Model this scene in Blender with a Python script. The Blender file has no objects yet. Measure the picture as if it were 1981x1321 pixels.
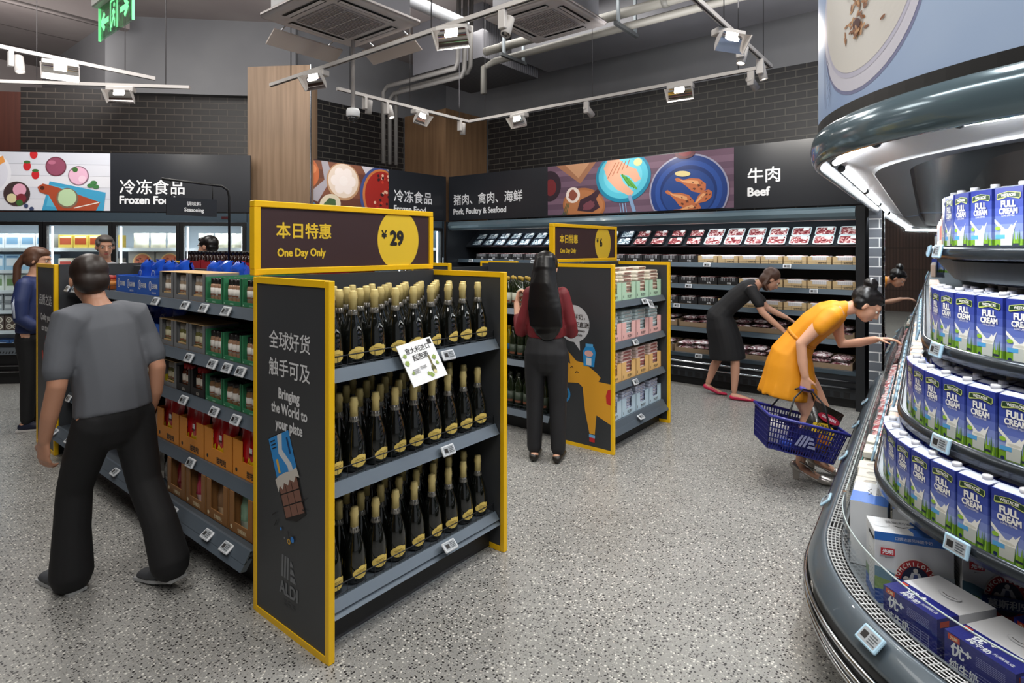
import bpy, bmesh, math, random
from math import sin, cos, pi, radians as R, sqrt, atan2
from mathutils import Vector, Matrix
random.seed(7)
C = bpy.context.scene.collection
SC = bpy.context.scene

# ------------------------------------------------------------------ camera, world, exposure
# store axes: +X runs along the aisle-end fronts, +Y along the long shelves, +Z up, metres
cam_d = bpy.data.cameras.new('camera')
cam_d.sensor_width = 36.0
cam_d.lens = 36.0 * 1120.0 / 1981.0
cam_d.shift_y = -180.5 / 1981.0
cam_d.clip_end = 100
cam = bpy.data.objects.new('camera', cam_d)
cam.location = (0, 0, 1.65)
cam.rotation_euler = (R(90), 0, R(38.5 - 90))
C.objects.link(cam)
SC.camera = cam

SC.view_settings.view_transform = 'Standard'
SC.view_settings.look = 'None'
SC.view_settings.gamma = 1.0
SC.view_settings.exposure = 0.12
SC.cycles.use_denoising = True
SC.cycles.max_bounces = 6
SC.cycles.diffuse_bounces = 3
SC.cycles.glossy_bounces = 3
SC.cycles.transmission_bounces = 4
SC.cycles.transparent_max_bounces = 12
SC.cycles.caustics_reflective = False
SC.cycles.caustics_refractive = False
SC.cycles.sample_clamp_indirect = 4.0

world = bpy.data.worlds.new('store_ambient')
SC.world = world
world.use_nodes = True
bg = world.node_tree.nodes['Background']
bg.inputs[0].default_value = (0.9, 0.95, 1.0, 1)
bg.inputs[1].default_value = 0.30

def area_light(name, loc, target, sx, sy, power, col=(1, 0.97, 0.92)):
    d = bpy.data.lights.new(name, 'AREA')
    d.shape = 'RECTANGLE'; d.size = sx; d.size_y = sy
    d.energy = power; d.color = col
    o = bpy.data.objects.new(name, d)
    o.location = loc
    v = Vector(target) - Vector(loc)
    o.rotation_euler = v.to_track_quat('-Z', 'Y').to_euler()
    C.objects.link(o)
    return o
# added fill: unseen area lights overhead and behind give the store's general light
area_light('added_overhead_fill', (0.4, 3.4, 4.6), (0.6, 3.6, 0), 0.5, 3.0, 72)
area_light('added_overhead_fill', (2.9, 0.6, 4.6), (3.2, 1.2, 0), 3.0, 0.5, 120)
area_light('added_overhead_fill', (-0.6, -0.6, 4.6), (1.2, 1.4, 0.4), 2.0, 2.0, 108)
area_light('added_overhead_fill', (5.0, 4.4, 4.7), (5.0, 4.0, 0), 2.0, 2.0, 80)
area_light('added_overhead_fill', (1.5, 7.0, 4.7), (1.8, 7.2, 0), 1.6, 1.6, 60)
# added, unseen uplights that brighten the upper walls and ceiling
area_light('added_uplight', (5.9, .8, 3.75), (7.8, 1.2, 4.7), 4.4, .6, 42, (1, .98, .97))
area_light('added_uplight', (4.3, 5.6, 3.75), (5.4, 8.0, 4.6), 2.4, .6, 24, (1, .98, .97))
area_light('added_uplight', (1.2, 7.2, 3.75), (2.2, 9.6, 4.8), 3.0, .6, 26, (1, .96, .93))
area_light('added_uplight', (0.9, 9.4, 4.2), (0.8, 11.2, 5), 3.0, .6, 45, (1, .95, .92))
area_light('added_uplight', (0.4, 5.4, 3.6), (0.6, 8.2, 5), 3.4, 1.6, 55, (1, .95, .92))
# ------------------------------------------------------------------ materials
def s2l(c):
    return c / 12.92 if c <= 0.04045 else ((c + 0.055) / 1.055) ** 2.4
def hexc(h):
    h = h.lstrip('#')
    return tuple(s2l(int(h[i:i + 2], 16) / 255) for i in (0, 2, 4)) + (1,)
_M = {}
def mat(col, rough=0.5, metal=0.0, emit=0.0, coat=0.0, alpha=1.0, spec=0.5):
    key = (col, rough, metal, emit, coat, alpha, spec)
    if key in _M: return _M[key]
    m = bpy.data.materials.new('paint_' + col.lstrip('#'))
    m.use_nodes = True
    b = m.node_tree.nodes['Principled BSDF']
    b.inputs['Base Color'].default_value = hexc(col)
    b.inputs['Roughness'].default_value = rough
    b.inputs['Metallic'].default_value = metal
    b.inputs['Specular IOR Level'].default_value = spec
    if coat: b.inputs['Coat Weight'].default_value = coat
    if alpha < 1: b.inputs['Alpha'].default_value = alpha
    if emit:
        b.inputs['Emission Color'].default_value = hexc(col)
        b.inputs['Emission Strength'].default_value = emit
    m.diffuse_color = hexc(col)
    _M[key] = m
    return m
def node_mat(name):
    m = bpy.data.materials.new(name); m.use_nodes = True
    nt = m.node_tree
    return m, nt, nt.nodes['Principled BSDF'], nt.nodes, nt.links
def N(nt, kind, **kw):
    n = nt.nodes.new(kind)
    for k, v in kw.items():
        if k in n.inputs: n.inputs[k].default_value = v
        else: setattr(n, k, v)
    return n
def ramp(nt, src, stops, out='Fac'):
    r = nt.nodes.new('ShaderNodeValToRGB')
    e = r.color_ramp.elements
    while len(e) > 1: e.remove(e[-1])
    e[0].position = stops[0][0]; e[0].color = stops[0][1]
    for p, c in stops[1:]:
        x = e.new(p); x.color = c
    nt.links.new(src, r.inputs['Fac'])
    return r

def make_glass(name, tint, refl=1.0, opac=0.06):
    m = bpy.data.materials.new(name); m.use_nodes = True
    nt = m.node_tree; nt.nodes.clear()
    o = nt.nodes.new('ShaderNodeOutputMaterial')
    t = N(nt, 'ShaderNodeBsdfTransparent'); t.inputs['Color'].default_value = tint
    g = N(nt, 'ShaderNodeBsdfGlossy'); g.inputs['Roughness'].default_value = 0.02
    f = N(nt, 'ShaderNodeLayerWeight')
    p = N(nt, 'ShaderNodeMath', operation='POWER'); p.inputs[1].default_value = 5.0; nt.links.new(f.outputs['Facing'], p.inputs[0])
    a = N(nt, 'ShaderNodeMath', operation='MULTIPLY_ADD'); a.inputs[1].default_value = .85 * refl; a.inputs[2].default_value = .035 + opac * 0.1
    nt.links.new(p.outputs[0], a.inputs[0])
    x = nt.nodes.new('ShaderNodeMixShader')
    nt.links.new(a.outputs[0], x.inputs[0]); nt.links.new(t.outputs[0], x.inputs[1]); nt.links.new(g.outputs[0], x.inputs[2])
    nt.links.new(x.outputs[0], o.inputs[0])
    return m
GLASS = make_glass('clear_glass', (0.93, 0.96, 0.96, 1))
FILM = make_glass('clear_film', (0.95, 0.96, 0.97, 1), refl=1.6, opac=0.5)
EXITGLASS = make_glass('exit_glass', (0.62, 0.85, 0.68, 1))

# ------------------------------------------------------------------ text geometry
_T = {}
def text_geo(s):
    if s in _T: return _T[s]
    c = bpy.data.curves.new('lettering', 'FONT'); c.body = s; c.resolution_u = 3
    o = bpy.data.objects.new('lettering', c)
    me = bpy.data.meshes.new_from_object(o)
    vs = [(v.co.x, v.co.y) for v in me.vertices]
    fs = [tuple(p.vertices) for p in me.polygons]
    x0 = min(v[0] for v in vs); x1 = max(v[0] for v in vs)
    bpy.data.objects.remove(o); bpy.data.curves.remove(c); bpy.data.meshes.remove(me)
    _T[s] = (vs, fs, x0, x1)
    return _T[s]

# ------------------------------------------------------------------ mesh builder
class MB:
    def __init__(self):
        self.v = []; self.f = []; self.m = []; self.s = []; self.mats = []
    def mi(self, m):
        if m not in self.mats: self.mats.append(m)
        return self.mats.index(m)
    def add(self, vs, fs, m, smooth=False):
        b = len(self.v); i = self.mi(m)
        self.v += [tuple(v) for v in vs]
        for f in fs:
            self.f.append(tuple(b + k for k in f)); self.m.append(i); self.s.append(smooth)
        return self
    def box(self, x0, x1, y0, y1, z0, z1, m):
        vs = [(x, y, z) for x in (x0, x1) for y in (y0, y1) for z in (z0, z1)]
        return self.add(vs, [(0, 1, 3, 2), (4, 6, 7, 5), (0, 4, 5, 1), (2, 3, 7, 6), (0, 2, 6, 4), (1, 5, 7, 3)], m)
    def cbox(self, x0, x1, y0, y1, z0, z1, m, c=0.004, seg=1):
        bm = bmesh.new()
        bmesh.ops.create_cube(bm, size=1)
        for v in bm.verts:
            v.co = Vector((x0 + (v.co.x + .5) * (x1 - x0), y0 + (v.co.y + .5) * (y1 - y0), z0 + (v.co.z + .5) * (z1 - z0)))
        bmesh.ops.bevel(bm, geom=bm.edges[:], offset=c, segments=seg, profile=.5, affect='EDGES')
        return self.addbm(bm, m, seg > 1)
    def addbm(self, bm, m, smooth=False, mtx=None):
        bm.verts.index_update()
        vs = [(mtx @ v.co if mtx else v.co)[:] for v in bm.verts]
        fs = [tuple(v.index for v in f.verts) for f in bm.faces]
        bm.free()
        return self.add(vs, fs, m, smooth)
    def obox(self, c, ux, uy, uz, m):          # centre and three half-vectors
        c = Vector(c); ux = Vector(ux); uy = Vector(uy); uz = Vector(uz)
        vs = [c + ux * a + uy * b + uz * d for a in (-1, 1) for b in (-1, 1) for d in (-1, 1)]
        return self.add(vs, [(0, 1, 3, 2), (4, 6, 7, 5), (0, 4, 5, 1), (2, 3, 7, 6), (0, 2, 6, 4), (1, 5, 7, 3)], m)
    def lathe(self, prof, m, seg=18, o=(0, 0, 0), mtx=None, smooth=True, a0=0.0, a1=2 * pi):
        full = abs(a1 - a0 - 2 * pi) < 1e-6
        n = seg if full else seg + 1
        vs = []
        for r, z in prof:
            for k in range(n):
                t = a0 + (a1 - a0) * k / seg
                p = Vector((r * cos(t), r * sin(t), z))
                if mtx: p = mtx @ p
                vs.append((p.x + o[0], p.y + o[1], p.z + o[2]))
        fs = []
        for i in range(len(prof) - 1):
            for k in range(seg):
                k2 = (k + 1) % n
                fs.append((i * n + k, i * n + k2, (i + 1) * n + k2, (i + 1) * n + k))
        if full and prof[0][0] > 1e-5: fs.append(tuple(reversed(range(n))))
        if full and prof[-1][0] > 1e-5: fs.append(tuple((len(prof) - 1) * n + k for k in range(n)))
        return self.add(vs, fs, m, smooth)
    def tube(self, pts, r, m, seg=8, caps=True, closed=False, smooth=True):
        pts = [Vector(p) for p in pts]; n = len(pts)
        rs = r if isinstance(r, (list, tuple)) else [r] * n
        up = None; vs = []
        for i, p in enumerate(pts):
            a = pts[i - 1] if (i or closed) else p
            b = pts[(i + 1) % n] if (i < n - 1 or closed) else p
            t = (b - a).normalized()
            if up is None:
                up = Vector((0, 0, 1)) if abs(t.z) < .9 else Vector((1, 0, 0))
            x = t.cross(up)
            if x.length < 1e-4: x = t.cross(Vector((0.3, 1, 0.2)))
            x.normalize(); up = x.cross(t).normalized()
            for k in range(seg):
                q = 2 * pi * k / seg
                vs.append(p + (x * cos(q) + up * sin(q)) * rs[i])
        fs = []
        for i in range(n if closed else n - 1):
            j = (i + 1) % n
            for k in range(seg):
                k2 = (k + 1) % seg
                fs.append((i * seg + k, j * seg + k, j * seg + k2, i * seg + k2))
        if caps and not closed:
            fs.append(tuple(range(seg))); fs.append(tuple(reversed([(n - 1) * seg + k for k in range(seg)])))
        return self.add(vs, fs, m, smooth)
    def cyl(self, p0, p1, r, m, seg=16, smooth=True):
        return self.tube([p0, p1], r, m, seg, True, False, smooth)
    def prism(self, poly, o, ux, uy, d, m):    # polygon in the ux,uy plane pushed along vector d
        o = Vector(o); ux = Vector(ux); uy = Vector(uy); d = Vector(d); n = len(poly)
        a = [o + ux * p[0] + uy * p[1] for p in poly]
        vs = a + [p + d for p in a]
        fs = [tuple(reversed(range(n))), tuple(range(n, 2 * n))] + [(i, (i + 1) % n, n + (i + 1) % n, n + i) for i in range(n)]
        return self.add(vs, fs, m)
    def ellipsoid(self, c, r, m, seg=14, ring=9, mtx=None):
        vs = []; c = Vector(c)
        for i in range(ring + 1):
            ph = -pi / 2 + pi * i / ring
            for k in range(seg):
                q = 2 * pi * k / seg
                p = Vector((r[0] * cos(ph) * cos(q), r[1] * cos(ph) * sin(q), r[2] * sin(ph)))
                if mtx: p = mtx @ p
                vs.append(c + p)
        fs = [(i * seg + k, i * seg + (k + 1) % seg, (i + 1) * seg + (k + 1) % seg, (i + 1) * seg + k) for i in range(ring) for k in range(seg)]
        return self.add(vs, fs, m, True)
    def build(self, name, parent=None, loc=None, rz=0.0):
        me = bpy.data.meshes.new(name)
        me.from_pydata(self.v, [], self.f)
        for m in self.mats: me.materials.append(m)
        me.polygons.foreach_set('material_index', self.m)
        me.polygons.foreach_set('use_smooth', self.s)
        me.update()
        o = bpy.data.objects.new(name, me)
        C.objects.link(o)
        if parent: o.parent = parent
        if loc: o.location = loc
        o.rotation_euler.z = rz
        return o

class Art:
    """flat printed artwork laid on a surface: each shape is a hair above the one before"""
    def __init__(self, mb, o, ux, uy, step=0.0004, warp=None):
        self.mb = mb; self.o = Vector(o); self.ux = Vector(ux).normalized(); self.uy = Vector(uy).normalized()
        self.n = self.ux.cross(self.uy); self.k = 1; self.step = min(step, .00025); self.warp = warp; self.clip = None
    def P(self, x, y):
        if self.clip:
            x = min(max(x, self.clip[0]), self.clip[1]); y = min(max(y, self.clip[2]), self.clip[3])
        if self.warp: return self.warp(x, y, self.k * self.step)
        return self.o + self.ux * x + self.uy * y + self.n * (self.k * self.step)
    def poly(self, pts, m):
        self.mb.add([self.P(*p) for p in pts], [tuple(range(len(pts)))], m); self.k += 1
    def rect(self, x0, y0, x1, y1, m):
        if self.warp:
            n = 10
            vs = [self.P(x0 + (x1 - x0) * i / n, y) for i in range(n + 1) for y in (y0, y1)]
            self.mb.add(vs, [(2 * i, 2 * i + 2, 2 * i + 3, 2 * i + 1) for i in range(n)], m); self.k += 1
        else: self.poly([(x0, y0), (x1, y0), (x1, y1), (x0, y1)], m)
    def ell(self, cx, cy, rx, ry, m, seg=28, rot=0.0, jag=0.0):
        c, s = cos(rot), sin(rot); pts = []
        for k in range(seg):
            t = 2 * pi * k / seg; j = 1 + (random.uniform(-jag, jag) if jag else 0)
            x = rx * cos(t) * j; y = ry * sin(t) * j
            pts.append((cx + x * c - y * s, cy + x * s + y * c))
        if self.warp or self.clip:
            nr = (12 if max(rx, ry) > .1 else 2) if self.warp else 1
            vs = [self.P(cx, cy)] + [self.P(cx + (p[0] - cx) * j / nr, cy + (p[1] - cy) * j / nr) for j in range(1, nr + 1) for p in pts]
            fs = [(0, i + 1, (i + 1) % seg + 1) for i in range(seg)]
            for j in range(nr - 1): fs += [(1 + j * seg + i, 1 + (j + 1) * seg + i, 1 + (j + 1) * seg + (i + 1) % seg, 1 + j * seg + (i + 1) % seg) for i in range(seg)]
            self.mb.add(vs, fs, m); self.k += 1
        else: self.poly(pts, m)
    def line(self, pts, w, m):
        for (x0, y0), (x1, y1) in zip(pts, pts[1:]):
            L = sqrt((x1 - x0) ** 2 + (y1 - y0) ** 2) or 1
            nx = -(y1 - y0) / L * w / 2; ny = (x1 - x0) / L * w / 2
            self.mb.add([self.P(x0 + nx, y0 + ny), self.P(x0 - nx, y0 - ny), self.P(x1 - nx, y1 - ny), self.P(x1 + nx, y1 + ny)], [(0, 1, 2, 3)], m)
        self.k += 1
    def text(self, s, x, y, h, m, align='L', bold=0.0, squeeze=1.0, rot=0.0, shear=0.0):
        vs, fs, x0, x1 = text_geo(s)
        w = (x1 - x0) * h * squeeze
        ox = x - (0 if align == 'L' else w / 2 if align == 'C' else w)
        b = bold * h
        offs = [(0, 0)] if not bold else [(-b, 0), (b, 0), (0, b), (0, -b), (b * .7, b * .7), (-b * .7, -b * .7), (b * .7, -b * .7), (-b * .7, b * .7)]
        cr, sr = cos(rot), sin(rot)
        for i, (dx, dy) in enumerate(offs):
            pv = []; k0 = self.k; self.k = k0 + .12 * i
            for vx, vy in vs:
                a = (vx - x0) * h * squeeze + vy * h * shear + dx; c = vy * h + dy
                if rot: a, c = (a - w / 2) * cr - c * sr + w / 2, (a - w / 2) * sr + c * cr
                pv.append(self.P(ox + a, y + c))
            self.mb.add(pv, fs, m); self.k = k0
        self.k += 2
        return w

# ------------------------------------------------------------------ scene objects
def tag(o, label, cat, group=None, kind=None):
    o['label'] = label; o['category'] = cat
    if group: o['group'] = group
    if kind: o['kind'] = kind
    return o
def thing(name, label, cat, loc=(0, 0, 0), rz=0.0, group=None):
    o = bpy.data.objects.new(name, None); o.empty_display_size = 0.1
    C.objects.link(o); o.location = loc; o.rotation_euler.z = rz
    return tag(o, label, cat, group)
def struct(o):
    o['kind'] = 'structure'; return o
def kids(o): return list(o.children)
def dup(root, loc, rz=0.0, label=None, group=None, rot=None, scale=None):
    r = root.copy(); C.objects.link(r); r.location = loc
    r.rotation_euler = rot if rot else (0, 0, rz)
    if scale: r.scale = scale
    if label: r['label'] = label
    if group: r['group'] = group
    for ch in kids(root):
        c = ch.copy(); C.objects.link(c); c.parent = r
        for g in kids(ch):
            d = g.copy(); C.objects.link(d); d.parent = c
    return r
class Kind:
    """one kind of goods: the first placing moves the built thing itself, later ones copy it with its parts"""
    def __init__(self, root): self.root = root; self.used = False
    def put(self, loc, rz=0.0, label=None, group=None, rot=None, scale=None):
        if self.used: return dup(self.root, loc, rz, label, group, rot, scale)
        self.used = True; o = self.root
        o.location = loc; o.rotation_euler = rot if rot else (0, 0, rz)
        if scale: o.scale = scale
        if label: o['label'] = label
        if group: o['group'] = group
        return o

# ------------------------------------------------------------------ shared finishes
YEL = mat('#f0bd08', 0.42)
GRAPH = mat('#33363a', 0.5)
PANEL = mat('#37393c', 0.42)
SHELF = mat('#454d55', 0.45, 0.25)
DARK = mat('#17181a', 0.5)
BLACK = mat('#0d0e10', 0.45)
SLATE = mat('#44525d', 0.32, 0.35)
SLATE2 = mat('#5f7480', 0.25, 0.3, coat=0.4)
CHROME = mat('#c9ccd0', 0.16, 1.0)
WHITE = mat('#eceef0', 0.5)
WHITEM = mat('#d9d8d6', 0.45)
BROWN = mat('#3a2527', 0.5)
GOLD = mat('#e6c233', 0.45)
INK = mat('#1c1a1a', 0.6)
KRAFT = mat('#a9784a', 0.75)
KRAFTL = mat('#c9a878', 0.75)
SIGNBLK = mat('#202329', 0.35)
TXT = mat('#e9ebee', 0.5)
RED = mat('#b01a22', 0.45)
BLUE = mat('#1c4fae', 0.45)
NAVY = mat('#1d2276', 0.4)
GREEN = mat('#2c7a52', 0.55)
# ================================================================== THE SETTING
def terrazzo():
    m, nt, b, n, l = node_mat('terrazzo')
    g = n.new('ShaderNodeNewGeometry')
    def chips(scale, thr, seed):
        mp = N(nt, 'ShaderNodeMapping'); mp.inputs['Location'].default_value = (seed, seed * 2.3, 0)
        l.new(g.outputs['Position'], mp.inputs['Vector'])
        v = N(nt, 'ShaderNodeTexVoronoi', voronoi_dimensions='2D'); v.inputs['Scale'].default_value = scale
        l.new(mp.outputs[0], v.inputs['Vector'])
        s = N(nt, 'ShaderNodeSeparateColor'); l.new(v.outputs['Color'], s.inputs[0])
        # a chip's own size comes from its random colour
        k = N(nt, 'ShaderNodeMath', operation='MULTIPLY_ADD'); k.inputs[1].default_value = 0.55; k.inputs[2].default_value = -thr
        l.new(s.outputs['Green'], k.inputs[0])
        c = N(nt, 'ShaderNodeMath', operation='LESS_THAN'); l.new(v.outputs['Distance'], c.inputs[0]); l.new(k.outputs[0], c.inputs[1])
        return c, s
    nz = N(nt, 'ShaderNodeTexNoise'); nz.inputs['Scale'].default_value = 1.4; nz.inputs['Detail'].default_value = 2
    l.new(g.outputs['Position'], nz.inputs['Vector'])
    base = ramp(nt, nz.outputs['Fac'], [(0.3, hexc('#8b8b88')), (0.7, hexc('#9a9a97'))])
    cur = base.outputs['Color']
    for scale, thr, seed, stops in ((120, .10, 3.1, [(0, hexc('#4e4d4b')), (.5, hexc('#b5b4ae')), (1, hexc('#777672'))]),
                                    (76, .12, 9.7, [(0, hexc('#2a2a2b')), (.62, hexc('#39383a')), (.66, hexc('#c9c8c2')), (1, hexc('#d5d4ce'))]),
                                    (54, .36, 17.0, [(0, hexc('#2c2c2e')), (.55, hexc('#3c3b3b')), (.6, hexc('#d4d2cb')), (1, hexc('#c2bdb2'))])):
        c, s = chips(scale, thr, seed)
        r = ramp(nt, s.outputs['Red'], stops)
        x = N(nt, 'ShaderNodeMix', data_type='RGBA')
        l.new(c.outputs[0], x.inputs['Factor']); l.new(cur, x.inputs[6]); l.new(r.outputs['Color'], x.inputs[7])
        cur = x.outputs[2]
    l.new(cur, b.inputs['Base Color'])
    b.inputs['Roughness'].default_value = 0.32
    return m
def brick(name, dirv, c1, c2, mortar, bw=0.25, rh=0.093, off=0.5, ms=0.007, rough=0.45):
    m, nt, b, n, l = node_mat(name)
    g = n.new('ShaderNodeNewGeometry')
    d = N(nt, 'ShaderNodeVectorMath', operation='DOT_PRODUCT'); d.inputs[1].default_value = dirv
    l.new(g.outputs['Position'], d.inputs[0])
    s = N(nt, 'ShaderNodeSeparateXYZ'); l.new(g.outputs['Position'], s.inputs[0])
    c = N(nt, 'ShaderNodeCombineXYZ'); l.new(d.outputs['Value'], c.inputs[0]); l.new(s.outputs[2], c.inputs[1])
    t = N(nt, 'ShaderNodeTexBrick', offset=off)
    t.inputs['Scale'].default_value = 1.0
    t.inputs['Color1'].default_value = hexc(c1); t.inputs['Color2'].default_value = hexc(c2); t.inputs['Mortar'].default_value = hexc(mortar)
    t.inputs['Mortar Size'].default_value = ms; t.inputs['Mortar Smooth'].default_value = 0.1
    t.inputs['Brick Width'].default_value = bw; t.inputs['Row Height'].default_value = rh
    l.new(c.outputs[0], t.inputs['Vector'])
    l.new(t.outputs['Color'], b.inputs['Base Color'])
    bp = N(nt, 'ShaderNodeBump'); bp.inputs['Strength'].default_value = 0.5; bp.inputs['Distance'].default_value = 0.01
    iv = N(nt, 'ShaderNodeMath', operation='SUBTRACT'); iv.inputs[0].default_value = 1; l.new(t.outputs['Fac'], iv.inputs[1])
    l.new(iv.outputs[0], bp.inputs['Height']); l.new(bp.outputs[0], b.inputs['Normal'])
    b.inputs['Roughness'].default_value = rough
    return m
def wood(name, dark, light, scale=1.0, axis=(0, 0, 1), rough=0.5):
    """grain stretched along z"""
    m, nt, b, n, l = node_mat(name)
    t = n.new('ShaderNodeTexCoord'); g = n.new('ShaderNodeNewGeometry')
    mp = N(nt, 'ShaderNodeMapping'); mp.inputs['Scale'].default_value = (22 * scale, 22 * scale, 0.8 * scale)
    l.new(g.outputs['Position'], mp.inputs['Vector'])
    z = N(nt, 'ShaderNodeTexNoise'); z.inputs['Scale'].default_value = 1.0; z.inputs['Detail'].default_value = 5; z.inputs['Distortion'].default_value = 0.4
    l.new(mp.outputs[0], z.inputs['Vector'])
    r = ramp(nt, z.outputs['Fac'], [(0.3, hexc(dark)), (0.7, hexc(light))])
    l.new(r.outputs['Color'], b.inputs['Base Color']); b.inputs['Roughness'].default_value = rough
    return m
def plaster(name, col, col2=None, rough=0.8):
    m, nt, b, n, l = node_mat(name)
    g = n.new('ShaderNodeNewGeometry')
    z = N(nt, 'ShaderNodeTexNoise'); z.inputs['Scale'].default_value = 1.1; z.inputs['Detail'].default_value = 3
    l.new(g.outputs['Position'], z.inputs['Vector'])
    r = ramp(nt, z.outputs['Fac'], [(0.35, hexc(col)), (0.65, hexc(col2 or col))])
    l.new(r.outputs['Color'], b.inputs['Base Color']); b.inputs['Roughness'].default_value = rough
    return m
FLOOR = terrazzo()
BRK_X = brick('black_glazed_brick', (0, 1, 0), '#111012', '#191718', '#4b4842')
BRK_Y = brick('black_glazed_brick_side', (1, 0, 0), '#111012', '#191718', '#4b4842')
BRK_C = brick('black_glazed_brick_corner', (.7071, -.7071, 0), '#13100f', '#1d1816', '#463f39')
BRK_P = brick('grey_glazed_brick', (0, 1, 0), '#5b6068', '#6a7077', '#c9cccd', bw=0.2, rh=0.092, off=0.5, ms=0.006, rough=0.2)
SLAT = brick('brown_slat_tile', (0, 1, 0), '#4a342b', '#553c31', '#2a1d18', bw=0.07, rh=0.55, off=0.0, ms=0.008)
WOODL = wood('light_oak_laminate', '#6f5943', '#88705a')
WOODC = wood('oak_laminate', '#6d523a', '#84674b')
WOODD = wood('red_brown_laminate', '#3a1a12', '#4a241a')
GREYW = plaster('dark_grey_paint', '#747579', '#7d7e81', 0.5)
CEIL = plaster('grey_ceiling_paint', '#8d8483', '#98908e')

mb = MB().box(-5.5, 8.6, -6, 13.5, -0.1, 0, FLOOR); struct(mb.build('floor'))
mb = MB().box(-5.5, 8.6, -6, 13.5, 5.0, 5.1, CEIL)
for k in range(9):                                  # panel joints
    mb.box(-5.5, 3.05, 4.0 + k * 1.05, 4.02 + k * 1.05, 4.996, 5.0, mat('#4c4645', 0.8))
struct(mb.build('ceiling'))
struct(MB().box(8.0, 8.2, -6, 8.2, 0, 5.0, GREYW).build('wall_back'))
struct(MB().box(7.97, 8.0, -2.5, 6.9, 0, 3.97, BRK_X).build('wall_back_cladding'))
struct(MB().box(4.85, 8.0, 8.0, 8.2, 0, 5.0, GREYW).build('wall_left'))
struct(MB().box(4.3, 6.9, 7.97, 8.0, 0, 3.97, BRK_Y).build('wall_left_cladding'))
def slab(x0, y0, x1, y1, th, z0, z1, m, name):
    d = Vector((x1 - x0, y1 - y0, 0)).normalized(); nrm = Vector((-d.y, d.x, 0)) * th
    return struct(MB().prism([(0, 0), (1, 0), (1, 1), (0, 1)], (x0, y0, z0), (x1 - x0, y1 - y0, 0), (0, 0, z1 - z0), nrm, m).build(name))
slab(2.98, 9.87, 4.85, 8.0, -0.15, 3.9, 5.0, GREYW, 'wall_corner_upper')
slab(2.12, 10.73, 4.85, 8.0, 0.03, 0, 3.97, BRK_C, 'wall_corner')
slab(-0.5, 13.35, 2.13, 10.72, 0.03, 0, 3.9, WOODD, 'wall_corner_panelling')
struct(MB().box(2.98, 3.14, 10.1, 13.5, 0, 5.0, GREYW).build('wall_far'))
struct(MB().box(-5.5, 8.2, 13.5, 13.7, 0, 5.0, CEIL).build('wall_front'))
struct(MB().box(-4.7, -4.5, -6, 13.5, 0, 5.0, SLAT).build('wall_rear'))
# wood-clad columns
struct(MB().box(6.92, 7.96, 6.92, 7.96, 0, 4.0, WOODC).build('column_1'))
c2 = MB()
ux = Vector((4.2 - 3.74, 6.63 - 7.36, 0)).normalized(); nn = Vector((-ux.y, ux.x, 0))
c2.prism([(0, 0), (.86, 0), (.66, .62), (0.1, .62)], Vector((3.97, 6.995, 0)) - ux * .43, ux, nn, (0, 0, 4.0), WOODL)
c2.obox(Vector((4.2, 6.63, 2.0)) - ux * 0.002, ux * 0.006, nn * 0.012, (0, 0, 2.0), CHROME)
struct(c2.build('column_2'))
# ================================================================== CEILING SERVICES AND LIGHTS
TRK = mat('#c3bfbc', 0.5)
LAMP = mat('#fff6ea', 0.5, emit=14.0)
REFL = mat('#e8e4e2', 0.12, 1.0)
DUCT = plaster('galvanised_duct', '#6d6d72', '#7d7d83', 0.4)
PIPE = mat('#77756f', 0.5)
def spot(name, loc, target, power, deg=95, blend=0.7, r=0.06, parent=None, col=(1, 0.95, 0.88)):
    d = bpy.data.lights.new(name, 'SPOT'); d.energy = power; d.spot_size = R(deg); d.spot_blend = blend; d.shadow_soft_size = r; d.color = col
    o = bpy.data.objects.new(name, d); C.objects.link(o)
    o.location = loc
    o.rotation_euler = (Vector(target) - Vector(loc)).to_track_quat('-Z', 'Y').to_euler()
    return o
TZ = 3.3
def track(name, p0, p1, label):
    t = thing(name, label, 'light track', ((p0[0] + p1[0]) / 2, (p0[1] + p1[1]) / 2, TZ), 0, 'white light tracks')
    a = Vector((p0[0], p0[1], 0)); b = Vector((p1[0], p1[1], 0)); m = (a + b) / 2; d = (b - a); L = d.length; d.normalize(); n = Vector((-d.y, d.x, 0))
    r = MB()
    r.obox((0, 0, 0.018), d * L / 2, n * 0.018, (0, 0, 0.016), TRK)
    r.obox((0, 0, 0.001), d * L / 2, n * 0.006, (0, 0, 0.0012), BLACK)
    r.build('rail', t)
    for s in (-0.42, 0.0, 0.42):
        MB().cyl(d * L * s + Vector((0, 0, 0.034)), d * L * s + Vector((0, 0, 5.0 - TZ)), 0.004, mat('#3a393b', 0.5), 6).build('hanging_wire', t)
    return t
track('light_track', (3.1, 5.62), (3.1, 0.9), 'long white light track running from oak column past the big ceiling cassette')
track('light_track', (3.6, 5.2), (5.60, 5.2), 'white light track in front of the corner column, carrying small round spots')
track('light_track', (5.62, 5.218), (5.62, 1.432), 'white light track along the black brick wall above the meat fridge')
track('light_track', (5.60, 1.45), (3.12, 1.45), 'white light track coming towards the dairy case with twin bright floods')
track('light_track', (-0.9, 6.3), (2.27, 6.3), 'white light track at left above the far yellow framed panel')
track('light_track', (0.55, 8.4), (2.62, 6.36), 'white light track hanging along the frozen food sign at left')

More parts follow.
